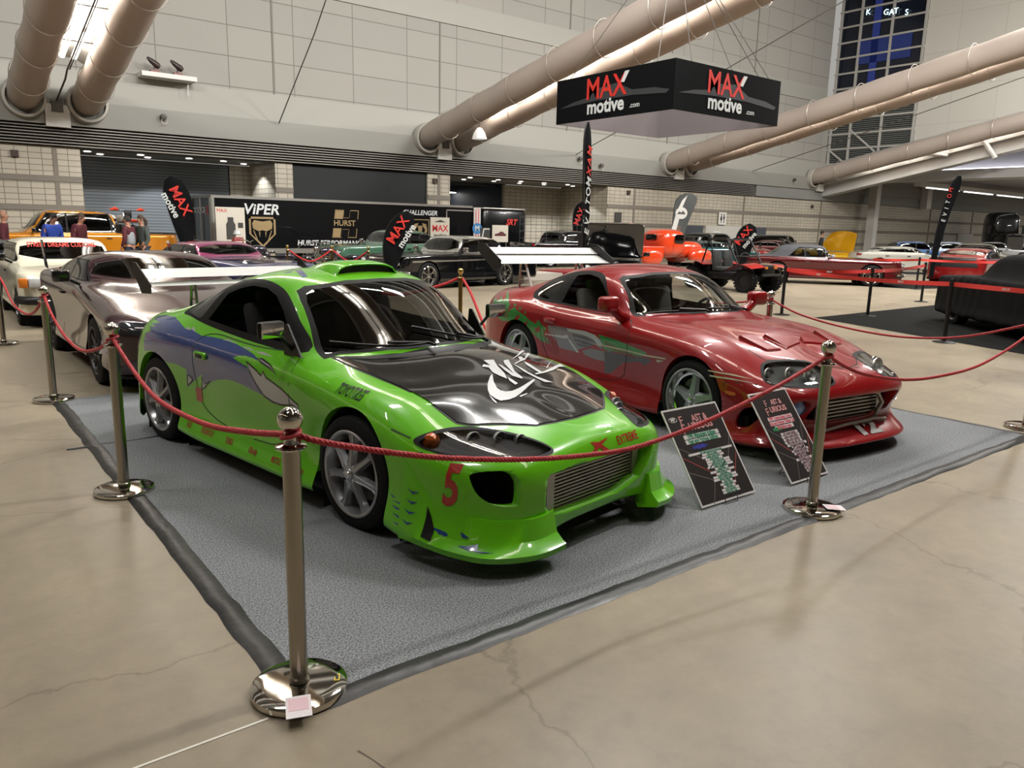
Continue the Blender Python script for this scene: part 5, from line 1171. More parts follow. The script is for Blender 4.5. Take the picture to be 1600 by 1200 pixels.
    for sgn in (-1, 1):
        a = MB(); a.prism([(-3.08,1.20),(-3.08,1.29),(-3.42,1.46),(-3.60,1.46),(-3.60,1.38),(-3.22,1.16)], .008, BLACKP, Matrix.Translation((0, .805*sgn+.004, 0)) @ Matrix.Rotation(PI/2, 4, 'X')); a.build('end_plate', wg, smooth=False)
        a = MB(); a.bar((-3.06, .40*sgn, .98), (-3.20, .40*sgn, 1.25), .014, WHT, 6); a.bar((-3.32, .40*sgn, .96), (-3.30, .40*sgn, 1.26), .014, WHT, 6)
        for t_ in (.3, .65): a.bar((-3.06-.14*t_, .4*sgn, .98+.27*t_), (-3.32+.02*t_, .4*sgn, .96+.3*t_), .008, WHT, 6)
        a.build('strut', wg)
    return car
red = build_red()
# ================================================================ STAGE AROUND THE TWO COUPES
def carpet_mat(name, c1, c2):
    m, nt, b = shader(name); L = nt.links; tc = nd(nt, 'ShaderNodeTexCoord'); n = nd(nt, 'ShaderNodeTexNoise'); n.inputs['Scale'].default_value = 130; n.inputs['Detail'].default_value = 2
    n2 = nd(nt, 'ShaderNodeTexNoise'); n2.inputs['Scale'].default_value = 1.3; n2.inputs['Detail'].default_value = 6
    r = nd(nt, 'ShaderNodeValToRGB'); e = r.color_ramp.elements; e[0].position = .36; e[0].color = (*hexc(c1), 1); e[1].position = .64; e[1].color = (*hexc(c2), 1)
    mx = nd(nt, 'ShaderNodeMix', data_type='RGBA', blend_type='MULTIPLY'); mx.inputs['Factor'].default_value = .35
    L.new(tc.outputs['Object'], n.inputs['Vector']); L.new(tc.outputs['Object'], n2.inputs['Vector']); L.new(n.outputs['Fac'], r.inputs['Fac']); L.new(r.outputs['Color'], mx.inputs[6]); L.new(n2.outputs['Fac'], mx.inputs[7]); L.new(mx.outputs[2], b.inputs['Base Color'])
    b.inputs['Roughness'].default_value = .95; b.inputs['Specular IOR Level'].default_value = .1
    bp = nd(nt, 'ShaderNodeBump'); bp.inputs['Strength'].default_value = .5; bp.inputs['Distance'].default_value = .004; L.new(n.outputs['Fac'], bp.inputs['Height']); L.new(bp.outputs['Normal'], b.inputs['Normal']); return m
CG = carpet_mat('grey_carpet', '#5b5e61', '#9c9fa2')
cp = empty('carpet', (0, 0, 0), 0, 'grey carpet under the green and red coupes', 'carpet')
MB().box((4.17, 5.12, .004), (6.46, 5.64, .008), CG).build('pile', cp, smooth=False)
VN = mat('vinyl_tape', '#151617', .38, bump=(9, .6))
def strip(name, a, b, w, z, m, seed, par):
    rr = random.Random(seed); a, b = Vector(a), Vector(b); n = int((b-a).length/.12); d = (b-a).normalized(); nn = Vector((-d.y, d.x, 0)); rows_ = []
    for i in range(n+1):
        c = a.lerp(b, i/n)+nn*rr.uniform(-.008, .008); rows_.append([tuple(c+nn*w/2+Vector((0, 0, z))), tuple(c+nn*w/6+Vector((0, 0, z+rr.uniform(.001, .008)))), tuple(c-nn*w/6+Vector((0, 0, z+rr.uniform(.001, .008)))), tuple(c-nn*w/2+Vector((0, 0, .0012)))])
    return MB().grid(rows_, m).build(name, par, angle=80)
strip('edge_tape', (.93, 7.9, 0), (.93, 2.3, 0), .10, .009, VN, 1, cp); strip('edge_tape', (7.42, 2.3, 0), (.9, 2.3, 0), -.085, .009, VN, 2, cp)
strip('edge_tape', (7.42, 7.9, 0), (7.42, 2.3, 0), -.06, .009, VN, 3, cp); strip('seam_tape', (.75, 6.17, 0), (2.2, 6.17, 0), .022, .0095, VN, 4, cp)
wob((4.32, .05, 0), (5.7, 1.63, 0), .011, 60, 5, mat('filler', '#9b9282', .4), 'trim_14'); wob((4.32, .05, 0), (5.7, 1.63, 0), .010, 60, 9, mat('filler'), 'trim_15', off=-.05)
wob((4.25, -.05, 0), (5.7, 1.62, 0), .028, 50, 11, mat('filler_dark', '#857c6c', .4), 'trim_16', z=.0012, off=-.025)
wob((.97, 2.0, 0), (1.6, -.4, 0), .004, 40, 12, mat('crack', '#5a5145', .8), 'trim_17', z=.001)
tag(MB().add([(3.88+x, .72+y, .003) for x, y in ((0, 0), (.035, .01), (.05, -.012), (.07, .0), (.06, .03), (.03, .035), (.01, .05), (-.01, .03))], [list(range(8))], mat('paper_bit', '#d3d0c8', .7)).build('paper_scrap', smooth=False), 'torn white scrap lying on the floor crack at lower right', 'litter')
STEEL = mat('brushed_steel', '#a49d92', .24, 1.0); POL = mat('polished_steel', '#cfcac0', .07, 1.0)
def stanchion(loc, label, group=None, card=None, tip=0, lean=(0, 0), gold=False):
    o = empty('stanchion', (loc[0], loc[1], .006), 0, label, 'stanchion', group); o.rotation_euler = (lean[0], lean[1], tip)
    ms, mp = (mat('brass', '#8a7442', .25, 1.0), mat('brass_bright', '#b39a5c', .12, 1.0)) if gold else (STEEL, POL)
    k = 'G' if gold else 'S'
    if k not in ST:
        L = []
        L.append(MB().lathe([(0, .034), (.03, .034), (.12, .030), (.158, .026), (.168, .021), (.170, .016), (.170, .001), (0, .001)], mp, 64).build('base', o))
        L.append(MB().lathe([(.036, .036), (.036, .05), (.031, .056), (.031, .90)], ms, 32).build('post', o))
        L.append(MB().lathe([(.031, .895), (.05, .898), (.053, .903), (.05, .909), (.026, .914), (.022, .925), (.022, .955), (.026, .962)], mp, 32).build('collar', o))
        L.append(MB().lathe([(.022+0*k_, .958) if k_ == 0 else (.043*math.sin(.55+(PI-.55)*k_/14) , .998-.043*math.cos(.55+(PI-.55)*k_/14)) for k_ in range(15)], mp, 32).build('ball_finial', o))
        ST[k] = [(q.name.split('.')[0], q.data) for q in L]
    else:
        for nm, me in ST[k]: q = bpy.data.objects.new(nm, me); COL.objects.link(q); q.parent = o
    if not gold:
        b = MB(); rr_ = .030
        b.tube([(rr_*math.cos(t*.55), rr_*math.sin(t*.55), .918+.0035*t) for t in range(0, 14)], .0085, ROPEM, 6); b.build('rope_wrap', o)
    return o
ST = {}
ROPEM = mat('rope_red', '#a82028', .55, bump=(150, .4))
A_ = (.95, 2.42); B_ = (4.19, 2.38); C_ = (.90, 5.01); D_ = (.91, 7.97); E_ = (.86, 11.9); F_ = (7.72, 2.44); G_ = (7.27, 4.85); H_ = (7.25, 7.7)
sa = stanchion(A_, 'steel stanchion nearest the camera at the front carpet corner, card on its base')
sb = stanchion(B_, 'steel stanchion on the front carpet edge, just right of the two show boards')
stanchion(C_, 'steel stanchion on the left carpet edge beside the green coupe rear wheel'); stanchion(D_, 'steel stanchion at the back left carpet corner beside the dark maroon coupe')
stanchion(E_, 'steel stanchion cut by the left picture edge, farthest down the left row'); stanchion(F_, 'steel stanchion cut by the right picture edge at the front right carpet corner')
stanchion(G_, 'steel stanchion behind the red coupe hood, beside the first black belt post'); stanchion(H_, 'steel stanchion hidden behind the red coupe near its tail')
def card(x, y, rz, lab, back='#e9dfe2'):
    o = empty('card', (x, y, .042), rz, lab, 'card'); MB().box((0, 0, 0), (.085, .115, .0012), mat('card_paper', '#d8d0d2', .5)).build('paper', o, smooth=False)
    MB().box((0, .012, .001), (.066, .066, .0006), mat('card_pink', '#d3b3ba', .6)).build('print', o, smooth=False); o.rotation_euler = (.05, 0, rz); return o
card(.885, 2.27, -.35, 'white and pink card leaning on the base of the nearest stanchion'); card(4.25, 2.27, .9, 'small white card on the base of the stanchion right of the boards')
tg = MB().box((0, 0, 0), (.045, .02, .001), mat('tag_yellow', '#c9b52c', .5)).build('label_tag', smooth=False); tg.parent = sa; tg.location = (.12, -.055, .0292); tg.rotation_euler = (0, .06, 1.1)
MB().box((0, 0, .0008), (.032, .01, .0006), mat('sign_black')).build('tag_print', tg, smooth=False)
def rope(pts, label, r=.0085, n=10, strands=True, m=None, name='barrier_rope', grp='red ropes between the steel stanchions'):
    P_ = [Vector(p) for p in catmull(pts, n)]
    # even resampling
    L = [0]
    for a, b in zip(P_, P_[1:]): L.append(L[-1]+(b-a).length)
    step = .010 if strands else .06; N = int(L[-1]/step); Q = []; j = 0
    for i in range(N+1):
        s = L[-1]*i/N
        while j < len(L)-2 and L[j+1] < s: j += 1
        Q.append(P_[j].lerp(P_[j+1], (s-L[j])/max(1e-6, L[j+1]-L[j])))
    mb = MB()
    if strands:
        for k in range(3):
            T_ = []
            for i, q in enumerate(Q):
                t = unit(Q[min(i+1, N)]-Q[max(i-1, 0)]); u = unit(t.cross(Vector((0, 0, 1)))); w = t.cross(u); an = 2*PI*(k/3+i*step/.06); T_.append(q+(u*math.cos(an)+w*math.sin(an))*r*.48)
            mb.tube(T_, r*.64, m or ROPEM, 6)
    else: mb.tube(Q, r, m or ROPEM, 8)
    return tag(mb.build(name, angle=70), label, 'rope', grp)
zt = .945
rope([(A_[0]+.03, A_[1], zt), (1.045, 2.4, .917), (1.289, 2.4, .841), (1.566, 2.4, .77), (1.948, 2.4, .70), (2.316, 2.4, .658), (2.648, 2.4, .647), (3.116, 2.4, .698), (3.653, 2.4, .80), (4.0, 2.4, .885), (B_[0]-.03, B_[1], zt)], 'red rope sagging in front of the green coupe nose between two front stanchions', r=.0115)
rope([(C_[0], C_[1]-.03, zt), (.92, 4.7, .84), (.92, 4.3, .77), (.92, 3.93, .755), (.92, 3.3, .80), (.92, 2.8, .88), (A_[0], A_[1]+.03, zt)], 'red rope along the green coupe flank to the nearest stanchion', r=.0115)
rope([(D_[0], D_[1]-.03, zt), (.9, 7.5, .84), (.9, 6.9, .735), (.9, 6.2, .715), (.9, 5.5, .82), (C_[0], C_[1]+.03, zt)], 'red rope hanging before the dark maroon coupe front wheel', r=.0115, strands=False)
rope([(E_[0], E_[1]-.03, zt), (.88, 11.3, .82), (.88, 10.4, .665), (.88, 9.2, .67), (.88, 8.4, .78), (D_[0], D_[1]+.03, zt)], 'red rope hanging before the old white hatchback at far left', r=.0115, strands=False)
rope([(B_[0]+.03, B_[1], zt), (4.4, 2.39, .875), (4.7, 2.4, .79), (5.28, 2.41, .695), (5.9, 2.42, .665), (6.5, 2.42, .69), (7.2, 2.43, .81), (F_[0]-.03, F_[1], zt)], 'red rope sagging in front of the red coupe headlights to the right edge', r=.0105)
rope([(G_[0], G_[1]-.03, zt), (7.32, 4.5, .82), (7.4, 4.0, .73), (7.5, 3.5, .70), (7.6, 3.0, .76), (F_[0], F_[1]+.03, zt)], 'red rope crossing in front of the black mat behind the red coupe hood', r=.0105, strands=False)
rope([(H_[0], H_[1]-.03, zt), (7.25, 7.0, .80), (7.25, 6.3, .76), (7.26, 5.5, .85), (G_[0], G_[1]+.03, zt)], 'red rope passing behind the red coupe far mirror', r=.0105, strands=False)
gs = stanchion((6.35, 9.43), 'brass stanchion with ball top standing behind the two coupes', gold=True)
stanchion((4.6, 10.2), 'brass stanchion hidden behind the green coupe roof', gold=True)
VEL = mat('velvet_red', '#a01c1e', .8)
rope([(6.32, 9.45, .90), (6.1, 9.55, .80), (5.6, 9.8, .66), (5.1, 10.0, .72), (4.62, 10.2, .90)], 'red velvet rope sloping left from the brass stanchion', r=.02, strands=False, m=VEL, name='velvet_rope', grp='velvet ropes of the brass stanchions')
rope([(6.36, 9.40, .90), (6.3, 9.1, .72), (6.15, 8.6, .38), (6.05, 8.2, .10), (5.9, 7.9, .03), (5.5, 7.7, .03)], 'red velvet rope dropping right from the brass stanchion to the floor', r=.02, strands=False, m=VEL, name='velvet_rope', grp='velvet ropes of the brass stanchions')
# show boards on wire easels
def board(x0, x1, y0, lean_y, h, label, which):
    w = x1-x0; L = math.hypot(lean_y, h); o = empty('show_board', ((x0+x1)/2, y0, .02), 0, label, 'sign'); T = Matrix.Rotation(math.atan2(lean_y, h)*-1, 4, 'X')
    # local plane: X across, Z up along the board
    up = Vector((0, lean_y, h))/L
    def fr(x, s, off=.0058): return frame((x, s*up.y-off*up.z, s*up.z+off*up.y), (1, 0, 0), up)
    b = MB(); nrm = Vector((0, -up.z, up.y))
    c = [Vector((sx*w/2, 0, 0))+up*t for t in (0, L) for sx in (-1, 1)]; b.add([p+nrm*.003 for p in (c[0], c[1], c[3], c[2])]+[p-nrm*.003 for p in (c[0], c[1], c[3], c[2])], [(0, 1, 2, 3), (7, 6, 5, 4), (0, 4, 5, 1), (1, 5, 6, 2), (2, 6, 7, 3), (3, 7, 4, 0)], mat('board_white', '#cfcac8', .5)); b.build('panel', o, smooth=False)
    f = MB(); i_ = .012; c = [Vector((sx*(w/2-i_), 0, 0))+up*t for t in (i_, L-i_) for sx in (-1, 1)]; f.add([p+nrm*.0042 for p in (c[0], c[1], c[3], c[2])], [(0, 1, 2, 3)], mat('board_print', '#2a2625', .35)); 
    for (xa, sa_, xb, sb_, cc) in ((-.5, .60, -.1, .42, 'a'), (-.5, .50, 0, .24, 'r'), (-.5, .35, -.08, .2, 'a'), (.5, .62, .22, .30, 'a'), (.5, .45, .15, .05, 'r'), (-.3, .0, -.12, .2, 'a')):
        p, q = Vector((xa*(w-.03), 0, 0))+up*sa_*L+nrm*.0048, Vector((xb*(w-.03), 0, 0))+up*(sb_*L+.004)+nrm*.0048; d = unit(q-p).cross(nrm)*.0025; f.add([p-d, q-d, q+d, p+d], [(0, 1, 2, 3)], mat('print_red', '#a04038', .5) if cc == 'r' else mat('print_grey', '#6a6260', .5))
    f.build('print', o, smooth=False, fix=False)
    k = w/.535; FF = mat('print_pink', '#c58a8a', .5)
    txt('F', .085*k, FF, 'title', o, 0, M=fr(-.13*k if which == 0 else -.10*k, L*.86)); txt('AST &', .062*k, FF, 'title', o, 0, M=fr(.045*k, L*.865), bold=.002, sx=.9)
    txt('F', .10*k, FF, 'title', o, 0, M=fr(-.135*k if which == 0 else -.125*k, L*.765)); txt('URIOUS', .068*k, FF, 'title', o, 0, M=fr(.03*k, L*.785), bold=.002, sx=.95)
    TM = mat('print_green', '#2c7a5c', .5) if which == 0 else mat('print_rose', '#c05a6a', .5); WH = mat('print_white', '#c9c4c2', .5); CT = TM if which == 0 else WH
    heads = (('1995 Mitsubishi Eclipse', 'Fast and Furious Edition')) if which == 0 else ('1997 Toyota Supra Turbo', 'Fast and Furious Tribute Car', 'RZ Edition 6spd')
    for i, t_ in enumerate(heads):
        s_ = L*(.69-i*.052)
        bk = MB(); p = up*s_+nrm*.0050; ww = .17*k*(1 if i < 2 else .75); bk.add([p+Vector((-ww, 0, 0))-up*.014, p+Vector((ww, 0, 0))-up*.014, p+Vector((ww, 0, 0))+up*.014, p+Vector((-ww, 0, 0))+up*.014], [(0, 1, 2, 3)], WH); bk.build('text_backing', o, smooth=False, fix=False)
        txt(t_, .040*k, TM, 'text_line', o, 0, M=fr(0, s_, .0056), bold=.0022, sx=.74)
    body = ('Full Custom Body Kit by Street Scene', '420A 2.0L Engine', 'Custom Carbon Hood', 'Greddy Exhaust', 'Sparco Racing Seats', 'Autopower Roll Cage', 'Custom Vinyl Graphics', 'Koni Shocks', 'Konig Wheels 18 inch', 'Apexi Intake', 'MOMO Steering Wheel', 'Nitrous Oxide System', 'Rear Wing', 'Custom Gauges', 'Full Audio', 'Neon Underglow', 'Owner Mod Team') if which == 0 else ('Full Custom Interior', 'Carbon Accent Edition', 'Single Turbo Upgrade', 'Nitro Dual Tank Tray', 'Front Mount Intercooler', '19 Chrome Split', 'Upgraded Fuel System', 'Custom Engine Bay', 'AEM Boost', 'Full Exhaust 3 inch', 'Tuned 800HP', 'TRD Hood', 'Rear Wing', 'Bodykit')
    n = len(body)
    for i, t_ in enumerate(body):
        s_ = L*(.51-i*(.46/n)); wd = max(.05, len(t_)*.0066)*k*.9; x_ = .02*k+(.03*k if i > 3 else 0)
        bk = MB(); p = up*s_+nrm*.0050+Vector((x_, 0, 0)); hh = L*.19/n; bk.add([p+Vector((-wd, 0, 0))-up*hh, p+Vector((wd, 0, 0))-up*hh, p+Vector((wd, 0, 0))+up*hh, p+Vector((-wd, 0, 0))+up*hh], [(0, 1, 2, 3)], WH); bk.build('text_backing', o, smooth=False, fix=False)
        txt(t_, .62*L/n*1.0, TM if which == 0 else mat('print_plum', '#5c3a44', .5), 'text_line', o, 0, M=fr(x_, s_, .0056), sx=.60, bold=.0014, res=1)
    sp = MB(); rr = random.Random(3+which); p0 = Vector((-.10*k if which else -.06*k, 0, 0))+up*L*.575+nrm*.0052; pts = [p0+Vector((math.cos(a*PI/9)*(.09 if a % 2 else .06)*k, 0, 0))+up*math.sin(a*PI/9)*(.018 if a % 2 else .010) for a in range(18)]; sp.add(pts, [list(range(18))], mat('print_blue', '#2a2f8c', .5) if which == 0 else mat('print_splash', '#1f7a4a', .5)); sp.build('splash_print', o, smooth=False, fix=False)
    if which == 0: lg = MB(); c0 = Vector((-.20*k, 0, 0))+up*L*.885+nrm*.0052; lg.tube([c0+Vector((.038*math.cos(a*PI/10), 0, 0))+up*.016*math.sin(a*PI/10) for a in range(20)], .0016, WH, 4, closed=True); lg.build('logo_ring', o); txt('MP', .034, WH, 'logo', o, 0, M=fr(-.20*k, L*.885, .006), bold=.001)
    e = MB(); EW = mat('easel_wire', '#141414', .4); e.tube([(-.06, -.012, .02), (-.06, -.02, -.012), (-.06, .03, -.012), (-.06, .20, -.012), (-.06, .10, .22)], .003, EW, 5); e.tube([(.06, -.012, .02), (.06, -.02, -.012), (.06, .03, -.012), (.06, .20, -.012), (.06, .10, .22)], .003, EW, 5); e.bar((-.06, -.02, -.010), (.06, -.02, -.010), .003, EW, 5); e.bar((-.06, .20, -.012), (.06, .20, -.012), .003, EW, 5); e.build('wire_easel', o)
    return o
board(3.611, 4.146, 2.75, .37, .524, 'dark show board with green text lines, leaning beside the green coupe nose', 0)
board(4.472, 4.917, 2.70, .40, .535, 'dark show board with pink and white text lines, leaning before the red coupe', 1)
# ---------------- hanging banner cube
hb = empty('hanging_banner', (15.63, 13.72, 4.66), 0, 'black four-sided banner cube with red MAX lettering hanging from the ceiling', 'banner')
S_ = 4.5; HH = 1.22; BK = mat('banner_black', '#08090b', .8, spec=.1); BIN = mat('banner_inside', '#6d6668', .8)
for nm, a, b in (('front_panel', (0, 0), (S_, 0)), ('left_panel', (0, S_), (0, 0)), ('back_panel', (S_, S_), (0, S_)), ('right_panel', (S_, 0), (S_, S_))):
    q = MB(); d = unit((b[0]-a[0], b[1]-a[1], 0)); nn = Vector((d.y, -d.x, 0)); A0, B0 = Vector((*a, 0)), Vector((*b, 0)); up = Vector((0, 0, HH))
    q.add([A0, B0, B0+up, A0+up], [(0, 1, 2, 3)], BK); q.add([A0-nn*.03, B0-nn*.03, B0+up-nn*.03, A0+up-nn*.03], [(3, 2, 1, 0)], BIN); q.add([A0, B0, B0-nn*.03, A0-nn*.03], [(0, 3, 2, 1)], BIN); q.add([A0+up, B0+up, B0+up-nn*.03, A0+up-nn*.03], [(0, 1, 2, 3)], BK)
    p = q.build(nm, hb, smooth=False, fix=False); mid = (A0+B0)/2
    MR = mat('logo_red', '#b8281f', .5); MW = mat('logo_white', '#b9bcbb', .5); MG = mat('logo_grey', '#2b2d30', .6)
    if nm in ('front_panel', 'left_panel'):
        F0 = lambda u, v, o_=.012: frame(tuple(mid+d*u+Vector((0, 0, v))+nn*o_), d, (0, 0, 1))
        g = MB(); sil = [(-2.1, .42), (-1.5, .55), (-.9, .62), (-.5, .82), (.2, .88), (.8, .64), (1.6, .6), (2.1, .5), (2.0, .42), (.8, .50), (-.6, .50)]; g.add([mid+d*x+Vector((0, 0, z))+nn*.006 for x, z in sil], [list(range(len(sil)))], MG); g.build('car_silhouette', p, smooth=False, fix=False)
        t1 = txt('MAX', .80, MR, 'lettering', p, 0, M=F0(-.20, .80), bold=.012, sx=.92); t2 = txt('motive', .52, MW, 'lettering', p, 0, M=F0(-.20, .33), bold=.016, sx=1.0); txt('.com', .19, MW, 'lettering', p, 0, M=F0(.92, .24), bold=.002)
        ac = MB(); sil = [(.38, .88), (.50, .86), (.68, 1.14), (.52, 1.14)]; ac.add([mid+d*x+Vector((0, 0, z))+nn*.016 for x, z in sil], [(0, 1, 2, 3)], MW); ac.build('logo_accent', p, smooth=False, fix=False)
cb = MB()
for (x, y) in ((0, .6), (.6, 0), (S_-.6, 0), (0, S_-.6), (S_, .6), (S_/2, 0)): cb.bar((x, y, HH), (S_/2, S_/2, 5.2), .012, mat('cable_dark'), 5)
cb.bar((S_/2, S_/2, 5.2), (S_/2, S_/2, 13.7), .02, mat('cable_dark'), 5); cb.build('suspension_cables', hb)
# ================================================================ THE OTHER CARS
def auto_P(W, z, X, yw=1., nose=(.22, .45, .62)):
    """X: nose, front axle, cowl, screen top, roof mid, roof end, deck, rear axle, tail ; z: bumper top, hood front, cowl, roof, deck, tail, belt"""
    xn, xf, xc, xt, xm, xr, xd, xa, xe = X; zbm, zh, zc, zr, zd, zt, zb = z; w = W/2; g = .2
    ks = sorted([(xn, zh), (xf, zh+(zc-zh)*.7), (xc, zc), (xt, zr-.03), (xm, zr), (xr, zr-.03), (xd, zd), (xe, zt)])
    top = lambda x: float(np.interp(x, [k[0] for k in ks], [k[1] for k in ks]))
    belt = lambda x: min(top(x)-.02, zb if x < xc+.3 else zb+(zh-zb)*min(1, max(0, (x-xc)/(xn-xc))))
    def sec(x, f=1., zz=None):
        t, b = top(x), belt(x); gh = t-b > .16; r = []
        s = w*f
        for y_, z_ in ((.95, g), (1.0, g+.05), (.985, g+.16), (.97, g+.28), (.98, .25*g+.75*b-.02), (.985, b-.10), (.955, b-.02)): r.append((x, s*y_, z_))
        if gh: r += [(x, s*.89, b+.015), (x, s*.80, (b+t)/2), (x, s*.69*yw, t-.06), (x, s*.38*yw, t-.008), (x, 0, t)]
        else: r += [(x, s*.85, b+(t-b)*.5), (x, s*.66, b+(t-b)*.75), (x, s*.44, t-.006), (x, s*.22, t), (x, 0, t)]
        return r
    def endrow(x, f, back, zt_):
        """nose / tail station: f = width fraction, back = how far the upper lines sit behind x"""
        sg = 1 if back > 0 else -1; r = []; s = w*f; t = zt_
        for dx, z_ in ((.06, g), (.02, g+.05), (0, g+.14), (0, g+(zbm-g)*.6), (0, zbm), (.03, zbm+(t-zbm)*.5), (.07, t-.03)): r.append((x-sg*dx, s, z_))
        for k, q in enumerate((.12, .2, .3, .42, .55)): r.append((x-back*q, s*(.84-.21*k) if k < 4 else 0, t-.01+.005*k))
        return r
    N = []
    for f, dx, bk in ((0, 0, .5), (.45, .015, .5), (.78, .07, .45)): N.append(endrow(xn-dx, f, bk, top(xn)))
    c = endrow(xn-.22, .955, .25, top(xn-.25)); N.append(c)
    for x in (xn-.5, xf, (xf*1.2+xc)/2.2): N.append(sec(x))
    N.append(sec(xc)); N.append(sec((xc+xt)/2)); N.append(sec(xt)); N.append(sec(xm)); N.append(sec(xr)); N.append(sec((xr+xd)/2)); N.append(sec(xd if abs(xd-xa) > .2 else xd-.05))
    if xa < xd-.25: N.append(sec(xa))
    if xe+.45 < min(xd, xa)-.12: N.append(sec(xe+.45))
    for dx, f, bk in ((.2, .955, -.25), (.05, .75, -.4), (.012, .42, -.45), (0, 0, -.45)): N.append(endrow(xe+dx, f, bk, top(xe)))
    P = np.array(N); P[0, :, 1] = 0; P[-1, :, 1] = 0; P[:, -1, 1] = 0
    return P.tolist()
CLEAR = glassm('clear_glass', (.45, .5, .48), .7)
def car(name, loc, rz, label, cat, paint, W, z, X, kind='star', R=.31, wm=None, dark=True, roof=None, group=None, doors=2, chrome=False, lights='round', grille=None, lod=1, win=None, arch=1.12, bump=None, yw=1., side=None, post=None, spk=5):
    """generic body: x forward, front axle at its own x; origin on the floor"""
    o = empty(name, (loc[0], loc[1], 0), rz, label, cat, group); w = W/2
    xn, xf, xc, xt, xm, xr, xd, xa, xe = X; zbm, zh, zc, zr, zd, zt, zb = z
    bm = body_bm(auto_P(W, z, X, yw), 4, 4); sk = Skin(bm); gl = GLD if dark else CLEAR; TRIM = CHROME if chrome else RUBB
    for sgn in (-1, 1):
        ft = lambda f, s=sgn: f.calc_center_median().y*s > .3*w and f.normal.y*s > .15
        t_ = zr-.10; b_ = zb+.045
        D = win or [(xc-.22*(xc-xt)-.12, b_), (xt-.05, t_), (xr+.05, t_), (xd+(xr-xd)*.35, b_+.02)]
        D2 = catmull(D, 3, True) if not win and len(D) > 4 else D
        cx_, cz_ = sum(p[0] for p in D)/len(D), sum(p[1] for p in D)/len(D)
        Do = [(cx_+(p[0]-cx_)*1.06, cz_+(p[1]-cz_)*1.10) for p in D]
        for f in cut_poly(bm, Do, SIDE, ft): f.material_index = 1
        cuts = [xm] if doors == 2 else [xm+.05, xr+(xd-xr)*.1]
        edges = [99]+cuts+[-99]
        for hi, lo in zip(edges, edges[1:]):
            poly = []
            n_ = len(D)
            def clip(P_, keep, xv):
                out = []
                for i in range(len(P_)):
                    a, b = P_[i], P_[(i+1) % len(P_)]; ia, ib = keep(a[0]), keep(b[0])
                    if ia: out.append(a)
                    if ia != ib: t = (xv-a[0])/(b[0]-a[0]); out.append((xv, a[1]+(b[1]-a[1])*t))
                return out
            poly = clip(clip(D, lambda x: x < hi-.025, hi-.025), lambda x: x > lo+.025, lo+.025)
            if len(poly) < 3: continue
            fs = cut_poly(bm, poly, SIDE, ft)
            if fs: take(bm, fs, 'side_window', o, gl); bmesh.ops.delete(bm, geom=fs, context='FACES')
    def screen(x0, x1, z0, z1, sg, nm):
        a = w*.80; b = w*.64*yw; poly = smooth_poly([(-a, z0), (a, z0), (b, z1), (-b, z1)], 1)
        fl = lambda f: min(x0, x1) < f.calc_center_median().x < max(x0, x1) and f.normal.x*sg > .1 and f.calc_center_median().z > z0-.02
        fs = cut_poly(bm, poly, FRONT, fl)
        if fs: take(bm, fs, nm, o, gl if nm == 'windshield' else (GLD if dark else CLEAR)); bmesh.ops.delete(bm, geom=fs, context='FACES')
    screen(xc+.12, xt-.12, zc+.05, zr-.07, 1, 'windshield'); screen(xr+.12, xd-.12, zd+.05, zr-.09, -1, 'rear_window')
    if roof is not None:
        for f in bm.faces:
            c = f.calc_center_median()
            if c.z > zb+.03 and xd-.1 < c.x < xc+.05 and f.material_index == 0: f.material_index = 2
    if side is not None:
        for f in cut_poly(bm, side[0], SIDE, lambda f: abs(f.calc_center_median().y) > w*.6): f.material_index = 3
    for sgn in (-1, 1):
        for cx in (xf, xa): arch_cut(bm, cx, R, R*arch, sgn); lip(bm, cx, R, R*arch, sgn, .05)
    finish_body(bm, 'body', o, [paint, RUBB, roof or paint, side[1] if side else paint])
    for sgn in (-1, 1):
        for cx in (xf, xa): wl = MB(); well_parts(wl, cx, R, R*arch, sgn, w*.9, w*.5, .03); wl.build('wheel_well', o)
    for sgn in (-1, 1):
        for cx in (xf, xa): wheel(o, (cx, (w-.015)*sgn, R), sgn, kind, R, .21, spk, R*.70, wm or SILV, lod=lod)
    MB().box(((xf+xa)/2, 0, .24), (xf-xa-.8, W*.9, .12), BLACKP).build('underbody', o, smooth=False)
    # seams
    sm = MB(); xs_ = [xc-.15, xm-.03] if doors == 2 else [xc-.12, xm+.05, xr+(xd-xr)*.25]
    for mode in 'RL':
        for x in xs_: sk.ribbon(sm, [(x, .30), (x, .45), (x, zb-.12), (x, zb-.01)], .012, mode, mat('seam_dark', '#0b0b0b', .7), .002)
        sk.ribbon(sm, [(xs_[0], .31), (xs_[-1], .31)], .012, mode, mat('seam_dark'), .002)
    sk.ribbon(sm, [(xc+.05, -w*.74), (xn-.3, -w*.72)], .012, 'T', mat('seam_dark'), .002); sk.ribbon(sm, [(xc+.05, w*.74), (xn-.3, w*.72)], .012, 'T', mat('seam_dark'), .002)
    sm.build('panel_seams', o)
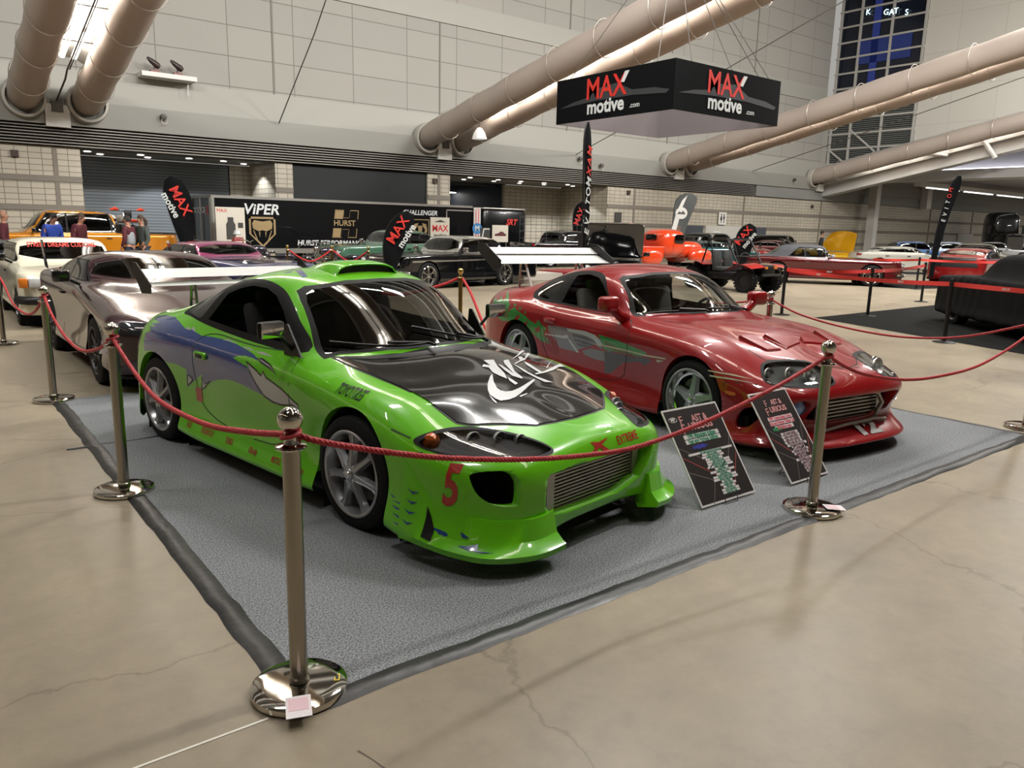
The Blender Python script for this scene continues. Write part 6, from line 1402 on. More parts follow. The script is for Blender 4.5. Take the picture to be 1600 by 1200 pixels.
    for sgn in (-1, 1):
        hb_ = MB()
        for x in xs_[1:]: hb_.box((x+.14, (w-.005)*sgn, zb-.12), (.15, .03, .025), CHROME if chrome else BLACKP)
        hb_.build('door_handle', o, smooth=False)
        q = sk.front(sgn*w*.72, zbm+.03); xq = q.x if q else xn-.1
        hl = MB(); T = Matrix.Rotation(PI/2, 4, 'Y')
        if lights == 'round': hl.lathe([(0, .035), (.06, .03), (.085, .012), (.095, 0), (.095, -.06)], mat('lamp_glass', '#b9bcbb', .12, .3, coat=1), 20, (xq, sgn*w*.72, zbm+.03), T); hl.lathe([(.09, .01), (.105, .014), (.108, -.03)], CHROME, 20, (xq, sgn*w*.72, zbm+.03), T)
        elif lights == 'square': hl.rbox((xq-.02, sgn*w*.66, zbm+.02), (.10, w*.36, .14), .03, mat('lamp_glass')); hl.rbox((xq-.025, sgn*w*.92, zbm+.02), (.10, .12, .14), .03, mat('amber2', '#c06a1a', .3, coat=.5))
        else:
            vs = []
            pts_ = [(w*.50, zbm+.01), (w*.62, zbm+.08), (w*.84, zbm+.10), (w*.93, zbm+.07), (w*.90, zbm-.01), (w*.70, zbm-.03)]
            sk.decal([(sgn*a, b) for a, b in pts_], 'F', mat('lamp_slim', '#34363a', .1, .4, coat=1), 'lens', o, .004)
        if hl.v: hl.build('headlight', o)
        tl = sk.decal([(sgn*w*.55, zt-.16), (sgn*w*.90, zt-.15), (sgn*w*.90, zt-.06), (sgn*w*.55, zt-.05)], 'B', mat('tail_red', '#8e1416', .2, coat=1), 'tail_light', o, .004)
        mr = MB(); mr.rbox((xc-.22, sgn*(w+.09), zb+.10), (.10, .18, .12), .04, CHROME if chrome else (mat('black_gloss', '#0b0b0c', .15, coat=1) if not side else BLACKP), seg=4); mr.bar((xc-.2, sgn*(w-.08), zb+.01), (xc-.2, sgn*(w+.05), zb+.08), .018, BLACKP, 6); mr.build('side_mirror', o)
    # grille and bumpers
    gm, gz0, gz1, gw = grille or (BLACKP, .32, zbm-.06, .5)
    sk.decal(smooth_poly([(-w*gw, gz0), (w*gw, gz0), (w*gw*1.05, gz1), (-w*gw*1.05, gz1)], 1), 'F', gm, 'grille', o, .004, .06)
    if chrome:
        gr = MB()
        for k in range(3):
            zz = gz0+(gz1-gz0)*(k+.5)/3; P_ = [q for q in (sk.front(y*w*gw, zz, .012) for y in (-1, -.6, -.2, .2, .6, 1)) if q]
            if len(P_) > 1: gr.tube(P_, .009, CHROME, 6)
        gr.build('grille_bars', o)
    bz = bump if bump is not None else (.42 if chrome else None)
    if bz:
        for nm, fn in (('front_bumper', lambda y, zz: sk.front(y, zz, .03)), ('rear_bumper', lambda y, zz: sk.front(y, zz, .03, -1))):
            P_ = [q for q in (fn(y*w, bz) for y in (-.97, -.85, -.6, -.3, 0, .3, .6, .85, .97)) if q]
            if len(P_) > 2: MB().tube(P_, .062, CHROME if chrome else BLACKP, 10).build(nm, o)
    inn = MB(); IM = mat('inner_trim', '#1a1a1b', .8); zf_ = zb-.45
    inn.box(((xc+xd)/2, 0, zf_), (xc-xd-.2, W*.84, .08), IM); inn.box((xc-.05, 0, zb-.15), (.25, W*.8, .2), IM)
    for sgn in (-1, 1):
        inn.rbox((xm+.1, sgn*w*.42, zb-.02), (.16, w*.7, .46), .06, mat('seat_dark', '#2a2a2b', .8), T=Matrix.Rotation(-.2, 4, 'Y'))
        if doors == 4 or chrome: inn.rbox((xr+.05, sgn*w*.42, zb-.06), (.16, w*.75, .40), .06, mat('seat_dark'), T=Matrix.Rotation(-.2, 4, 'Y'))
    inn.build('cabin', o)
    o['_sk'] = 0; del o['_sk']
    return o, sk
def Hd(dx, dy): return math.atan2(dy, dx)
def metal(n, c, r=.25, mt=.4): return mat(n, c, r, mt, coat=1.0)
# dark maroon modern coupe, left, facing the camera
m1, k1 = car('coupe', (2.29, 8.62), Hd(.02, -1), 'dark maroon modern coupe with closed hood parked behind the green coupe', 'car', metal('maroon_pearl', '#34191e', .22, .25), 1.86, (.60, .70, .94, 1.27, 1.06, .98, .93), (.92, 0, -.62, -1.25, -1.62, -2.05, -2.95, -2.55, -3.45), 'multi', .335, mat('gun_wheel', '#3c3a3b', .35, .7), lights='slim', grille=(BLACKP, .22, .42, .6), spk=8)
s_ = MB(); s_.prism([(-3.15, .98), (-3.35, 1.0), (-3.55, 1.34), (-3.42, 1.34)], .012, mat('black_gloss'), Matrix.Translation((0, -.80, 0)) @ Matrix.Rotation(PI/2, 4, 'X')); s_.prism([(-3.15, .98), (-3.35, 1.0), (-3.55, 1.34), (-3.42, 1.34)], .012, mat('black_gloss'), Matrix.Translation((0, .80, 0)) @ Matrix.Rotation(PI/2, 4, 'X')); s_.build('rear_wing', m1, smooth=False)
MB().rbox((.55, 0, .17), (.5, 1.7, .04), .2, BLACKP).build('splitter', m1)
k1.decal([(.30, .48), (.62, .50), (.55, .38), (.25, .34)], 'R', mat('blue_trim', '#2a2a66', .3, coat=1), 'side_canard', m1)
# white old hatchback
m2, k2 = car('hatchback', (2.02, 13.95), Hd(0, -1), 'boxy old cream white hatchback with red banner lettering on its windshield', 'car', mat('cream_paint', '#cdc9b4', .3, coat=.8), 1.62, (.66, .82, .92, 1.30, 1.05, .92, .90), (.72, 0, -.55, -.95, -1.35, -2.6, -2.95, -2.4, -3.05), 'star', .29, mat('gun_wheel'), lights='square', grille=(BLACKP, .55, .72, .5), bump=.42, doors=4, yw=1.12)
k2.text('STREET DREAMS CUSTOMS', .10, 'F', mat('logo_red'), 'lettering', m2, (0, 1.19), 0, 1, sx=.82, bold=.002)
# low dark car behind it
car('coupe', (.2, 21.3), Hd(-1, 0), 'long low dark navy car roof behind the cream hatchback, people leaning over it', 'car', metal('navy_paint', '#1b2030', .2), 1.8, (.58, .66, .82, 1.12, .92, .88, .84), (.9, 0, -.7, -1.3, -1.8, -2.4, -3.1, -2.6, -3.6), 'star', .31)
# amber pickup truck
AMB = metal('amber_paint', '#c07a18', .22, .3)
m4, k4 = car('pickup_truck', (1.9, 27), Hd(-1, 0), 'large amber yellow crew cab pickup with a dirt bike in its bed', 'truck', AMB, 1.95, (.85, 1.12, 1.22, 1.83, 1.20, 1.18, 1.16), (.9, 0, -.75, -1.35, -1.9, -3.0, -3.25, -3.75, -5.0), 'star', .38, mat('gun_wheel'), doors=4, lights='slim', arch=1.14)
MB().box((-4.15, 0, 1.19), (1.6, 1.5, .04), mat('bed_liner', '#171717', .8)).build('bed_floor', m4, smooth=False)
# purple and pink low classic
PUR = metal('purple_flake', '#2b2a62', .2, .5)
m5, k5 = car('lowrider', (6.15, 17.0), Hd(.2, -.98), 'low purple classic with a pink striped roof and chrome front bumper', 'car', PUR, 1.95, (.58, .74, .84, 1.17, .88, .80, .80), (.95, 0, -1.05, -1.55, -2.0, -2.7, -3.4, -3.0, -4.3), 'star', .31, CHROME, dark=False, roof=metal('pink_flake', '#8c3f63', .25, .5), chrome=True, grille=(mat('grille_alloy', '#8d8f90', .3, .8), .40, .56, .9))
k5.decal([(-.6, -.55), (.5, -.45), (.5, .45), (-.6, .55)], 'T', metal('flake_grey', '#55484e', .25, .5), 'hood_panel', m5)
# green fifties sedan
GS = mat('sage_green_paint', '#3d5f4c', .28, coat=.9)
m6, k6 = car('vintage_sedan', (11.0, 22.7), Hd(-1, -.12), 'sage green rounded 1950s sedan behind the folded corner flag', 'car', GS, 1.85, (.72, .95, 1.03, 1.47, 1.0, .88, 1.0), (.85, 0, -.95, -1.4, -1.9, -2.6, -3.3, -2.95, -4.1), 'steel', .33, CHROME, dark=False, chrome=True, doors=4, lights='round', grille=(mat('sage_green_paint'), .5, .66, .6), yw=1.05)
# black and silver fifties hardtop
BLKP = mat('black_paint', '#0b0c0e', .1, coat=1.0, spec=.6); SLV = metal('silver_paint', '#a09d94', .25, .6)
m7, k7 = car('vintage_coupe', (10.5, 18.2), Hd(-.985, -.17), 'black 1950s hardtop coupe with a silver roof and side sweep', 'car', BLKP, 1.88, (.66, .86, .93, 1.38, .95, .80, .92), (.95, 0, -1.0, -1.45, -2.0, -2.7, -3.3, -2.92, -4.5), 'multi', .35, CHROME, dark=False, roof=SLV, chrome=True, lights='round', grille=(mat('grille_alloy'), .42, .58, .8), side=([(.55, .70), (-1.6, .72), (-2.45, .74), (-3.0, .84), (-2.6, .90), (-2.2, .90), (-2.2, .765), (-1.5, .76), (.55, .745)], SLV), spk=6)
# black car with open hood
m8, k8 = car('coupe', (15.1, 15.1), Hd(-.69, -.72), 'black coupe with its hood propped open behind the big white wing', 'car', BLKP, 1.8, (.6, .72, .86, 1.2, .95, .9, .88), (.9, 0, -.75, -1.3, -1.8, -2.4, -3.1, -2.6, -3.5), 'star', .31)
hp = MB(); T = Matrix.Translation((-.62, 0, .90)) @ Matrix.Rotation(math.radians(-68), 4, 'Y'); hp.rbox((.48, 0, .0), (1.0, 1.72, .05), .12, BLKP, T=None); hh = hp.build('open_hood', m8); hh.matrix_local = T @ Matrix.Translation((.0, 0, 0))
MB().bar((.1, .6, .75), (-.35, .62, 1.15), .012, CHROME, 6).build('hood_strut', m8); MB().bar((.1, -.6, .75), (-.35, -.62, 1.15), .012, CHROME, 6).build('hood_strut', m8)
# black pickup behind
car('pickup_truck', (25.2, 26.2), Hd(1, 0), 'black pickup parked right of the race trailer under the right recess', 'truck', BLKP, 1.95, (.8, 1.0, 1.08, 1.55, 1.05, 1.04, 1.02), (.9, 0, -.75, -1.35, -1.9, -2.6, -2.9, -3.6, -4.6), 'star', .36, chrome=False, doors=4)
# teal, maroon, dark cars in the right background
car('hatchback', (32.3, 23.6), Hd(.9, -.35), 'teal sedan behind the orange truck nose and the buggy', 'car', metal('teal_paint', '#17494d', .22, .4), 1.75, (.6, .72, .84, 1.20, .96, .9, .88), (.85, 0, -.6, -1.2, -1.7, -2.3, -3.0, -2.55, -3.4), 'star', .30, dark=False, doors=4)
car('coupe', (36.5, 25.6), Hd(-.3, -.95), 'small bright red coupe seen through the buggy roll cage', 'car', metal('scarlet_paint', '#8f1c1c', .25, .3), 1.75, (.6, .72, .86, 1.22, .95, .9, .88), (.85, 0, -.6, -1.2, -1.7, -2.2, -3.0, -2.5, -3.4), 'star', .30)
car('estate_car', (33.8, 25.2), Hd(-.2, -.98), 'dark grey off-roader with roof racks right of the orange cab', 'car', metal('slate_paint', '#2e3334', .3, .3), 1.85, (.8, 1.0, 1.08, 1.58, 1.05, 1.0, 1.05), (.85, 0, -.6, -.95, -1.5, -2.9, -3.3, -2.7, -3.5), 'star', .35, doors=4)
car('coupe', (40.6, 25.4), Hd(.3, -.95), 'dark red car behind the maroon convertible soft top', 'car', metal('garnet_paint', '#5a1518', .25, .3), 1.8, (.6, .72, .86, 1.25, .95, .9, .88), (.85, 0, -.6, -1.2, -1.7, -2.2, -3.0, -2.5, -3.4), 'star', .30)
car('suv', (44.5, 27.6), Hd(.3, -.9), 'charcoal suv roof far behind the convertible, under the wall joint', 'car', metal('charcoal_paint', '#2f302c', .35, .2), 1.9, (.8, 1.0, 1.08, 1.55, 1.2, 1.1, 1.05), (.85, 0, -.6, -1.0, -1.5, -2.9, -3.3, -2.7, -3.5), 'star', .35, doors=4)
# maroon convertible with black soft top
MRN = metal('maroon_paint', '#4f1014', .18, .3); TOPM = mat('soft_top', '#35363a', .75, bump=(5, .4))
m9, k9 = car('convertible', (25.75, 13.5), Hd(.57, -.82), 'long maroon 1960s convertible with a raised dark soft top', 'car', MRN, 1.95, (.62, .84, .90, 1.30, .92, .80, .86), (1.0, 0, -1.15, -1.55, -2.1, -2.75, -3.45, -2.97, -4.35), 'star', .35, CHROME, dark=False, roof=TOPM, chrome=True, win=[(-1.25, .91), (-1.58, 1.19), (-2.3, 1.20), (-2.6, .92)], grille=(BLACKP, .42, .60, .85), bump=.38)
# yellow car with raised hood
m10, k10 = car('hatchback', (36.3, 20.6), Hd(-.55, -.8), 'yellow car with its big curved hood tipped up, behind the convertible', 'car', metal('yellow_paint', '#c39a1c', .25, .2), 1.8, (.6, .70, .84, 1.05, .9, .85, .84), (.85, 0, -.6, -1.2, -1.7, -2.2, -3.0, -2.5, -3.4), 'star', .31)
hp = MB(); n = 8; rows_ = []
for i in range(n+1):
    t = i/n; rows_.append([(1.15*t, (-.85+1.7*k/8)*(1-.25*t*t), .14*math.sin(PI*k/8)+.25*math.sin(PI*t*.5)) for k in range(9)])
hp.grid(rows_, metal('yellow_paint', '#c39a1c')); hh = hp.build('raised_hood', m10); hh.matrix_local = Matrix.Translation((-.35, 0, .78)) @ Matrix.Rotation(math.radians(-42), 4, 'Y')
# white wagon and red coupe at right
m11, k11 = car('estate_car', (37.2, 16.2), Hd(.72, -.69), 'white four-door car behind the nose of the maroon convertible', 'car', mat('white_car_paint', '#b9b8ae', .25, coat=1), 1.85, (.6, .76, .86, 1.20, .98, .92, .90), (.9, 0, -.75, -1.35, -1.9, -2.6, -3.3, -2.95, -3.9), 'star', .33, mat('gun_wheel'), doors=4)
RC = metal('signal_red_paint', '#8a1717', .2, .3)
m12, k12 = car('coupe', (31.6, 12.2), Hd(.97, .12), 'red coupe with black trunk lid seen from behind, left of the covered car', 'car', RC, 1.85, (.62, .76, .90, 1.30, 1.02, .98, .90), (.9, 0, -.7, -1.3, -1.8, -2.3, -3.05, -2.6, -3.5), 'star', .33)
k12.decal([(-.72, .66), (.72, .66), (.62, .98), (-.62, .98)], 'B', BLACKP, 'trunk_panel', m12, .006, .06)
far = [((46, 19.8), (.7, -.7), 'blue_paint', '#3c5f8c', 'small blue car far behind the white four-door'), ((52.5, 20.6), (.7, -.6), 'pale_blue_paint', '#9fb0c4', 'pale blue-white car far behind, left of the tall right flag'), ((57, 22.6), (.5, -.8), 'white_car_paint', '#b9b8ae', 'white car farthest back, left of the right flag'), ((66, 23.0), (.4, -.8), 'silver_far', '#a4a6a8', 'silver off-roader with open gear, farthest right background'), ((44, 15.3), (.3, -.9), 'khaki_paint', '#5d5a50', 'dark khaki car with lifted hood behind the red coupe')]
for (p, h, n, c, lab) in far:
    car('car', p, Hd(*h), lab, 'car', metal(n, c, .25, .2), 1.85, (.6, .78, .88, 1.38, .98, .92, .92), (.9, 0, -.7, -1.3, -1.9, -2.6, -3.2, -2.7, -3.6), 'star', .33, doors=4)
# ---- car under a black cover, on a black mat
mt = MB(); mt.add([(14.3, 8.5, .005), (19.9, 8.65, .005), (19.9, .5, .005), (11.4, .5, .005)], [(3, 2, 1, 0)], mat('black_mat', '#121312', .9, spec=.1)); tag(mt.build('floor_mat', smooth=False), 'large black floor mat under the covered car at right', 'mat')
mt = MB(); mt.add([(24.6, 14.6, .005), (32.5, 13.5, .005), (30.5, 10.6, .005), (25.3, 11.8, .005)], [(3, 2, 1, 0)], mat('black_mat')); tag(mt.build('floor_mat', smooth=False), 'black mat patch before the maroon convertible nose', 'mat')
cv = empty('covered_car', (17.15, 6.5, 0), Hd(.68, .73), 'car hidden under a smooth black fitted cover at the right edge', 'car')
bmc = body_bm(auto_P(2.0, (.66, .90, .98, 1.42, 1.05, .95, .95), (.2, -.75, -1.25, -1.9, -2.6, -3.1, -3.9, -3.5, -4.6), 1.05), 4, 4)
for v in bmc.verts:
    if v.co.z < .5: v.co.z -= .012*math.sin(v.co.x*9)+.03
    v.co.y *= 1+.012*math.sin(v.co.x*23+v.co.z*6)
finish_body(bmc, 'cover', cv, [mat('cover_cloth', '#0a0b0c', .7, spec=.2, bump=(3, .5))])
for sgn in (-1, 1):
    for cx in (-.75, -3.5): wheel(cv, (cx, .93*sgn, .32), sgn, 'star', .32, .21, 5, .225, SILV, lod=1)
MB().tube([(.12, -.75, .36), (.26, -.3, .38), (.26, .3, .38), (.12, .75, .36)], .05, CHROME, 8).build('bumper', cv)
# ---- orange 1940s pickup
ORG = mat('orange_paint', '#c03a16', .22, coat=1.0)
ot = empty('vintage_pickup', (26.5, 21.9, 0), Hd(1, -.05), 'bright orange rounded 1940s pickup seen from its rear corner', 'truck')
def blob(par, nm, c, r, m, cut=0, p=2.6):
    mb = MB(); R_ = []
    for i in range(13):
        th = PI*i/12; row_ = []
        for k in range(25):
            ph = 2*PI*k/24; f = lambda v, e: math.copysign(abs(v)**(2/e), v)
            zz = c[2]+r[2]*f(math.cos(th), p); row_.append((c[0]+r[0]*f(math.sin(th), p)*f(math.cos(ph), p), c[1]+r[1]*f(math.sin(th), p)*f(math.sin(ph), p), max(zz, cut)))
        R_.append(row_)
    return mb.grid(R_, m).build(nm, par, angle=50, weld=True)
cabm = blob(ot, 'cab', (-1.55, 0, 1.12), (.72, .80, .60), ORG, .45, 3.4)
blob(ot, 'hood', (-.35, 0, .86), (.95, .52, .38), ORG, .4, 2.8)
for sgn in (-1, 1):
    blob(ot, 'front_fender', (0, .66*sgn, .62), (.68, .26, .34), ORG, .32, 2.3); blob(ot, 'rear_fender', (-2.95, .80*sgn, .58), (.56, .16, .32), ORG, .32, 2.5)
    for cx in (0, -2.95): wheel(ot, (cx, .88*sgn, .34), sgn, 'star', .34, .2, 5, .22, mat('gun_wheel'), lod=1)
    MB().rbox((-1.45, .805*sgn, 1.32), (.55, .36, .012), .10, GLD, T=Matrix.Rotation(PI/2, 4, 'X')).build('side_window', ot)
    q = MB(); P_ = [(-1.13, .80*sgn, .5), (-1.13, .815*sgn, 1.05), (-1.2, .80*sgn, 1.5), (-1.7, .80*sgn, 1.5), (-1.78, .815*sgn, 1.05), (-1.78, .80*sgn, .5)]; q.tube(P_, .006, mat('seam_dark'), 4); q.build('door_seam', ot)
    MB().lathe([(0, .04), (.08, .03), (.1, 0), (.1, -.1)], mat('lamp_glass'), 18, (.55, .55*sgn, .74), Matrix.Rotation(PI/2, 4, 'Y')).build('headlight', ot)
MB().rbox((-2.27, 0, 1.38), (.62, .24, .012), .08, GLD, T=Matrix.Rotation(PI/2, 4, 'Y') @ Matrix.Rotation(PI/2, 4, 'Z')).build('rear_window', ot)
q = MB(); q.box((-3.1, 0, .55), (1.75, 1.36, .06), ORG)
for sgn in (-1, 1): q.box((-3.1, .69*sgn, .78), (1.75, .04, .44), ORG); q.bar((-3.98, .69*sgn, 1.0), (-2.22, .69*sgn, 1.0), .025, ORG, 8)
q.box((-3.97, 0, .78), (.04, 1.36, .44), ORG); q.box((-2.24, 0, .78), (.04, 1.36, .44), ORG); q.build('bed', ot, smooth=False)
q = MB(); q.tube([(-4.1, -.8, .5), (-4.12, 0, .5), (-4.1, .8, .5)], .05, CHROME, 8); q.build('rear_bumper', ot)
# ---- red and black buggy
bg = empty('buggy', (18.95, 13.1, 0), Hd(-.06, -1), 'black and red two-seat off-road buggy with roll cage and knobby tires', 'buggy')
BR = mat('buggy_red', '#9a1c18', .3, coat=.7)
def knob(par, loc, sgn, R=.32):
    w_ = bpy.data.objects.new('wheel', None); COL.objects.link(w_); w_.parent = par; w_.location = loc; T = Matrix.Rotation(-PI/2*sgn, 4, 'X')
    if 'kn' not in ST:
        a = MB(); T0 = Matrix.Rotation(-PI/2, 4, 'X'); a.lathe([(.17, -.24), (R-.03, -.25), (R-.01, -.2), (R-.01, -.05), (R-.03, 0), (.17, -.01)], TIRE, 36, T=T0)
        for k in range(22):
            for s2, off in ((-.05, 0), (-.19, .14)):
                an = 2*PI*k/22+off; T1 = Matrix.Rotation(an, 4, 'Y'); a.box((0, 0, 0), (.03, .10, .06), TIRE, T=T1 @ Matrix.Translation((R, s2, 0)))
        b = MB(); b.lathe([(.17, -.02), (.16, -.05), (.05, -.06), (0, -.05)], mat('gun_wheel'), 18, T=T0); ST['kn'] = [('tire', a.build('tire', w_).data), ('rim', b.build('rim', w_).data)]
        if sgn < 0: w_.rotation_euler = (0, 0, PI)
        return w_
    for nm, me in ST['kn']: q = bpy.data.objects.new(nm, me); COL.objects.link(q); q.parent = w_
    if sgn < 0: w_.rotation_euler = (0, 0, PI)
for sgn in (-1, 1): knob(bg, (0, .66*sgn, .33), sgn); knob(bg, (-1.9, .66*sgn, .33), sgn)
q = MB()
for sgn in (-1, 1):
    q.tube([(-.35, .52*sgn, .80), (-.75, .50*sgn, 1.40), (-.85, .48*sgn, 1.47), (-1.35, .48*sgn, 1.47), (-1.45, .5*sgn, 1.40), (-1.65, .52*sgn, .75)], .024, BLACKP, 8); q.bar((-1.4, .5*sgn, 1.42), (-1.1, .54*sgn, .6), .022, BLACKP, 8)
for x, z_ in ((-.78, 1.44), (-1.42, 1.44), (-.5, .98)): q.bar((x, -.5, z_), (x, .5, z_), .022, BLACKP, 8)
q.build('roll_cage', bg)
q = MB(); q.rbox((-.95, 0, .42), (1.9, .9, .22), .1, BLACKP); q.rbox((.1, 0, .62), (.6, .5, .3), .1, BLACKP); q.rbox((-1.8, 0, .62), (.7, .8, .3), .1, BLACKP); q.bar((.42, -.4, .5), (.42, .4, .5), .04, BLACKP, 8); q.build('chassis', bg)
for sgn in (-1, 1):
    q = MB(); q.grid([[(.42-.9*t, sgn*(.25+.30*k), .72+.12*math.sin(PI*t)-.02*k-.08*t*t) for k in range(3)] for t in [i/8 for i in range(9)]], BR); q.build('front_fender', bg)
    q = MB(); q.grid([[(-1.35-.9*t, sgn*(.25+.28*k), .72+.10*math.sin(PI*t)) for k in range(3)] for t in [i/8 for i in range(9)]], BR); q.build('rear_fender', bg)
    st = MB(); st.rbox((-1.15, .24*sgn, .60), (.42, .38, .12), .06, mat('seat_dark')); st.rbox((-1.35, .24*sgn, .88), (.12, .38, .52), .06, mat('seat_dark'), T=Matrix.Rotation(-.2, 4, 'Y')); st.build('seat', bg)
    MB().rbox((.40, .2*sgn, .70), (.05, .12, .07), .02, mat('amber2')).build('headlight', bg)
q = MB(); q.tube([(-.72+.05*math.cos(a*PI/8), .24+.15*math.cos(a*PI/8), .92+.15*math.sin(a*PI/8)) for a in range(16)], .014, BLACKP, 6, closed=True); q.build('steering_wheel', bg)
# ---- semi truck far right
sm_ = empty('semi_truck', (74.5, 27.2, 0), Hd(-.75, -.65), 'large dark semi truck cab at the far right edge', 'truck'); SB = metal('semi_dark', '#23262b', .3, .3)
blob(sm_, 'cab', (-1.6, 0, 2.35), (1.2, 1.2, 1.55), SB, .7, 4.5); blob(sm_, 'hood', (.2, 0, 1.35), (1.5, .95, .75), SB, .6, 4)
MB().box((-.52, 0, 2.45), (.12, 2.0, .8), GLD, T=Matrix.Rotation(-.25, 4, 'Y')).build('windshield', sm_, smooth=False); MB().box((1.72, 0, 1.3), (.08, 1.2, 1.0), CHROME).build('grille', sm_, smooth=False)
for sgn in (-1, 1):
    wheel(sm_, (.6, 1.1*sgn, .5), sgn, 'star', .5, .3, 5, .3, SILV, lod=1); wheel(sm_, (-3.4, 1.1*sgn, .5), sgn, 'star', .5, .3, 5, .3, SILV, lod=1); MB().box((-.4, 1.35*sgn, 2.4), (.15, .2, .7), SB).build('side_mirror', sm_, smooth=False)
    MB().rbox((1.5, .8*sgn, 1.15), (.3, .35, .25), .08, mat('lamp_glass')).build('headlight', sm_)
MB().box((-3.2, 0, .9), (2.6, 1.0, .3), BLACKP).build('frame_rails', sm_, smooth=False)
# ================================================================ TRAILER, FLAGS, PEOPLE, BARRIERS
TX0, TX1, TY, TB, TT = 8.62, 19.75, 28.5, .60, 2.44
tr = empty('race_trailer', (TX0, TY, 0), 0, 'long black enclosed race trailer with white and gold lettering before the wall', 'trailer')
TBK = mat('trailer_black', '#090a0c', .25, coat=.3, spec=.3); TAL = mat('trailer_trim', '#9c9993', .35, .7); GOLD = mat('logo_gold', '#8a7551', .45); TW = mat('logo_white', '#b9bcbb', .5)
LN = TX1-TX0
MB().box((LN/2, 1.2, (TB+TT)/2), (LN, 2.4, TT-TB), TBK).build('box', tr, smooth=False)
MB().box((LN/2, 1.2, TT+.03), (LN+.06, 2.46, .09), TAL).build('roof_rail', tr, smooth=False)
q = MB(); q.box((LN/2, -.012, TB-.02), (LN, .03, .18), TAL); q.box((.03, -.02, (TB+TT)/2), (.09, .06, TT-TB), TAL); q.box((-.02, .03, (TB+TT)/2), (.06, .09, TT-TB), TAL); q.box((-.02, 2.37, (TB+TT)/2), (.06, .09, TT-TB), TAL); q.build('corner_trim', tr, smooth=False)
q = MB(); q.box((LN*.5, .3, .42), (LN*.8, .04, .3), mat('diamond_plate', '#8f8f8d', .22, .9)); q.build('skirt', tr, smooth=False)
for k in range(3):
    wheel(tr, (3.6+k*.95, .12, .38), -1, 'steel', .38, .22, 8, .24, SILV, lod=1)
q = MB(); q.grid([[(3.05+2.05*k/14, y, .62+.30*math.sin(PI*k/14)**.5) for y in (-.06, .25)] for k in range(15)], TAL); q.build('fender', tr)
def tt(body, size, m, x, z, par=None, **k): return txt(body, size, m, 'lettering', par or tr, 0, M=frame((x, -.008, z), (1, 0, 0), (0, 0, 1)), **k)
tt('ViPER', .52, TW, 1.75, 2.06, shear=.2, bold=.012, sx=1.05); tt('HURST PERFORMANCE VEHICLES', .27, TW, 5.1, .87, shear=.15, bold=.008); tt('CHALLENGER', .27, TW, 8.5, 2.14, shear=.2, bold=.008)
def flat(par, nm, polys, m, x, z, s=1, y=-.006):
    mb = MB()
    for P_ in polys: mb.add([(x+a*s, y, z+b*s) for a, b in P_], [list(range(len(P_)))], m)
    return mb.build(nm, par, smooth=False, fix=False)
flat(tr, 'emblem', [[(-.42,.36),(.42,.36),(.42,.30),(-.42,.30)],[(-.42,.36),(-.36,.36),(-.36,-.16),(-.42,-.16)],[(.42,.36),(.36,.36),(.36,-.16),(.42,-.16)],[(-.42,-.16),(-.36,-.16),(.0,-.50),(0,-.58)],[(.42,-.16),(.36,-.16),(0,-.50),(0,-.58)],[(-.32,.16),(-.26,.26),(0,.22),(.26,.26),(.32,.16),(.30,.0),(.12,-.08),(0,-.04),(-.12,-.08),(-.30,0)],[(-.12,-.10),(-.08,-.10),(-.09,-.28)],[(.12,-.10),(.08,-.10),(.09,-.28)],[(-.30,-.05),(-.27,-.05),(-.16,-.34),(-.20,-.32)],[(.30,-.05),(.27,-.05),(.16,-.34),(.20,-.32)]], GOLD, 1.78, 1.38, 1.18)
def outline(P_, w_): return [[P_[i], P_[(i+1) % len(P_)], (P_[(i+1) % len(P_)][0]*(1-w_), P_[(i+1) % len(P_)][1]*(1-w_)), (P_[i][0]*(1-w_), P_[i][1]*(1-w_))] for i in range(len(P_))]
HP = [(-.62,-.62),(-.18,-.62),(-.10,-.25),(.22,-.25),(.16,-.62),(.58,-.62),(.72,.62),(.30,.62),(.24,.28),(-.06,.28),(-.02,.62),(-.45,.62)]
flat(tr, 'emblem', outline(HP, .05)+[[(-.58,-.58),(-.22,-.58),(-.16,-.2),(-.02,.58),(-.42,.58)]], GOLD, 5.06, 1.62, .86, -.004)
flat(tr, 'emblem', outline([(-.40,.42),(.40,.42),(.40,-.2),(.2,-.5),(-.2,-.5),(-.40,-.2)], .08)+[[(-.08,.28),(-.26,.24),(-.32,0),(-.22,-.22),(-.18,-.1),(-.22,.05),(-.14,.12)],[(.08,.28),(.26,.24),(.32,0),(.22,-.22),(.18,-.1),(.22,.05),(.14,.12)],[(-.10,.18),(.10,.18),(.05,-.34),(-.05,-.34)]], GOLD, 8.5, 1.42, 1.1)
flat(tr, 'name_plate', [[(-.62,-.19),(.62,-.19),(.66,.17),(-.58,.17)]], TBK, 5.06, 1.64, 1, -.007); txt('HURST', .30, GOLD, 'lettering', tr, 0, M=frame((5.06, -.012, 1.64), (1, 0, 0), (0, 0, 1)), bold=.006)
# dark side door with frame
q = MB(); q.box((10.55, -.01, 1.55), (1.5, .03, 1.6), TBK)
for a, b, c, d in ((-.75, 0, .05, 1.6), (.75, 0, .05, 1.6), (0, .8, 1.5, .06)): q.box((10.55+a, -.02, 1.5+b), (c, .04, d), TAL)
q.build('side_door', tr, smooth=False)
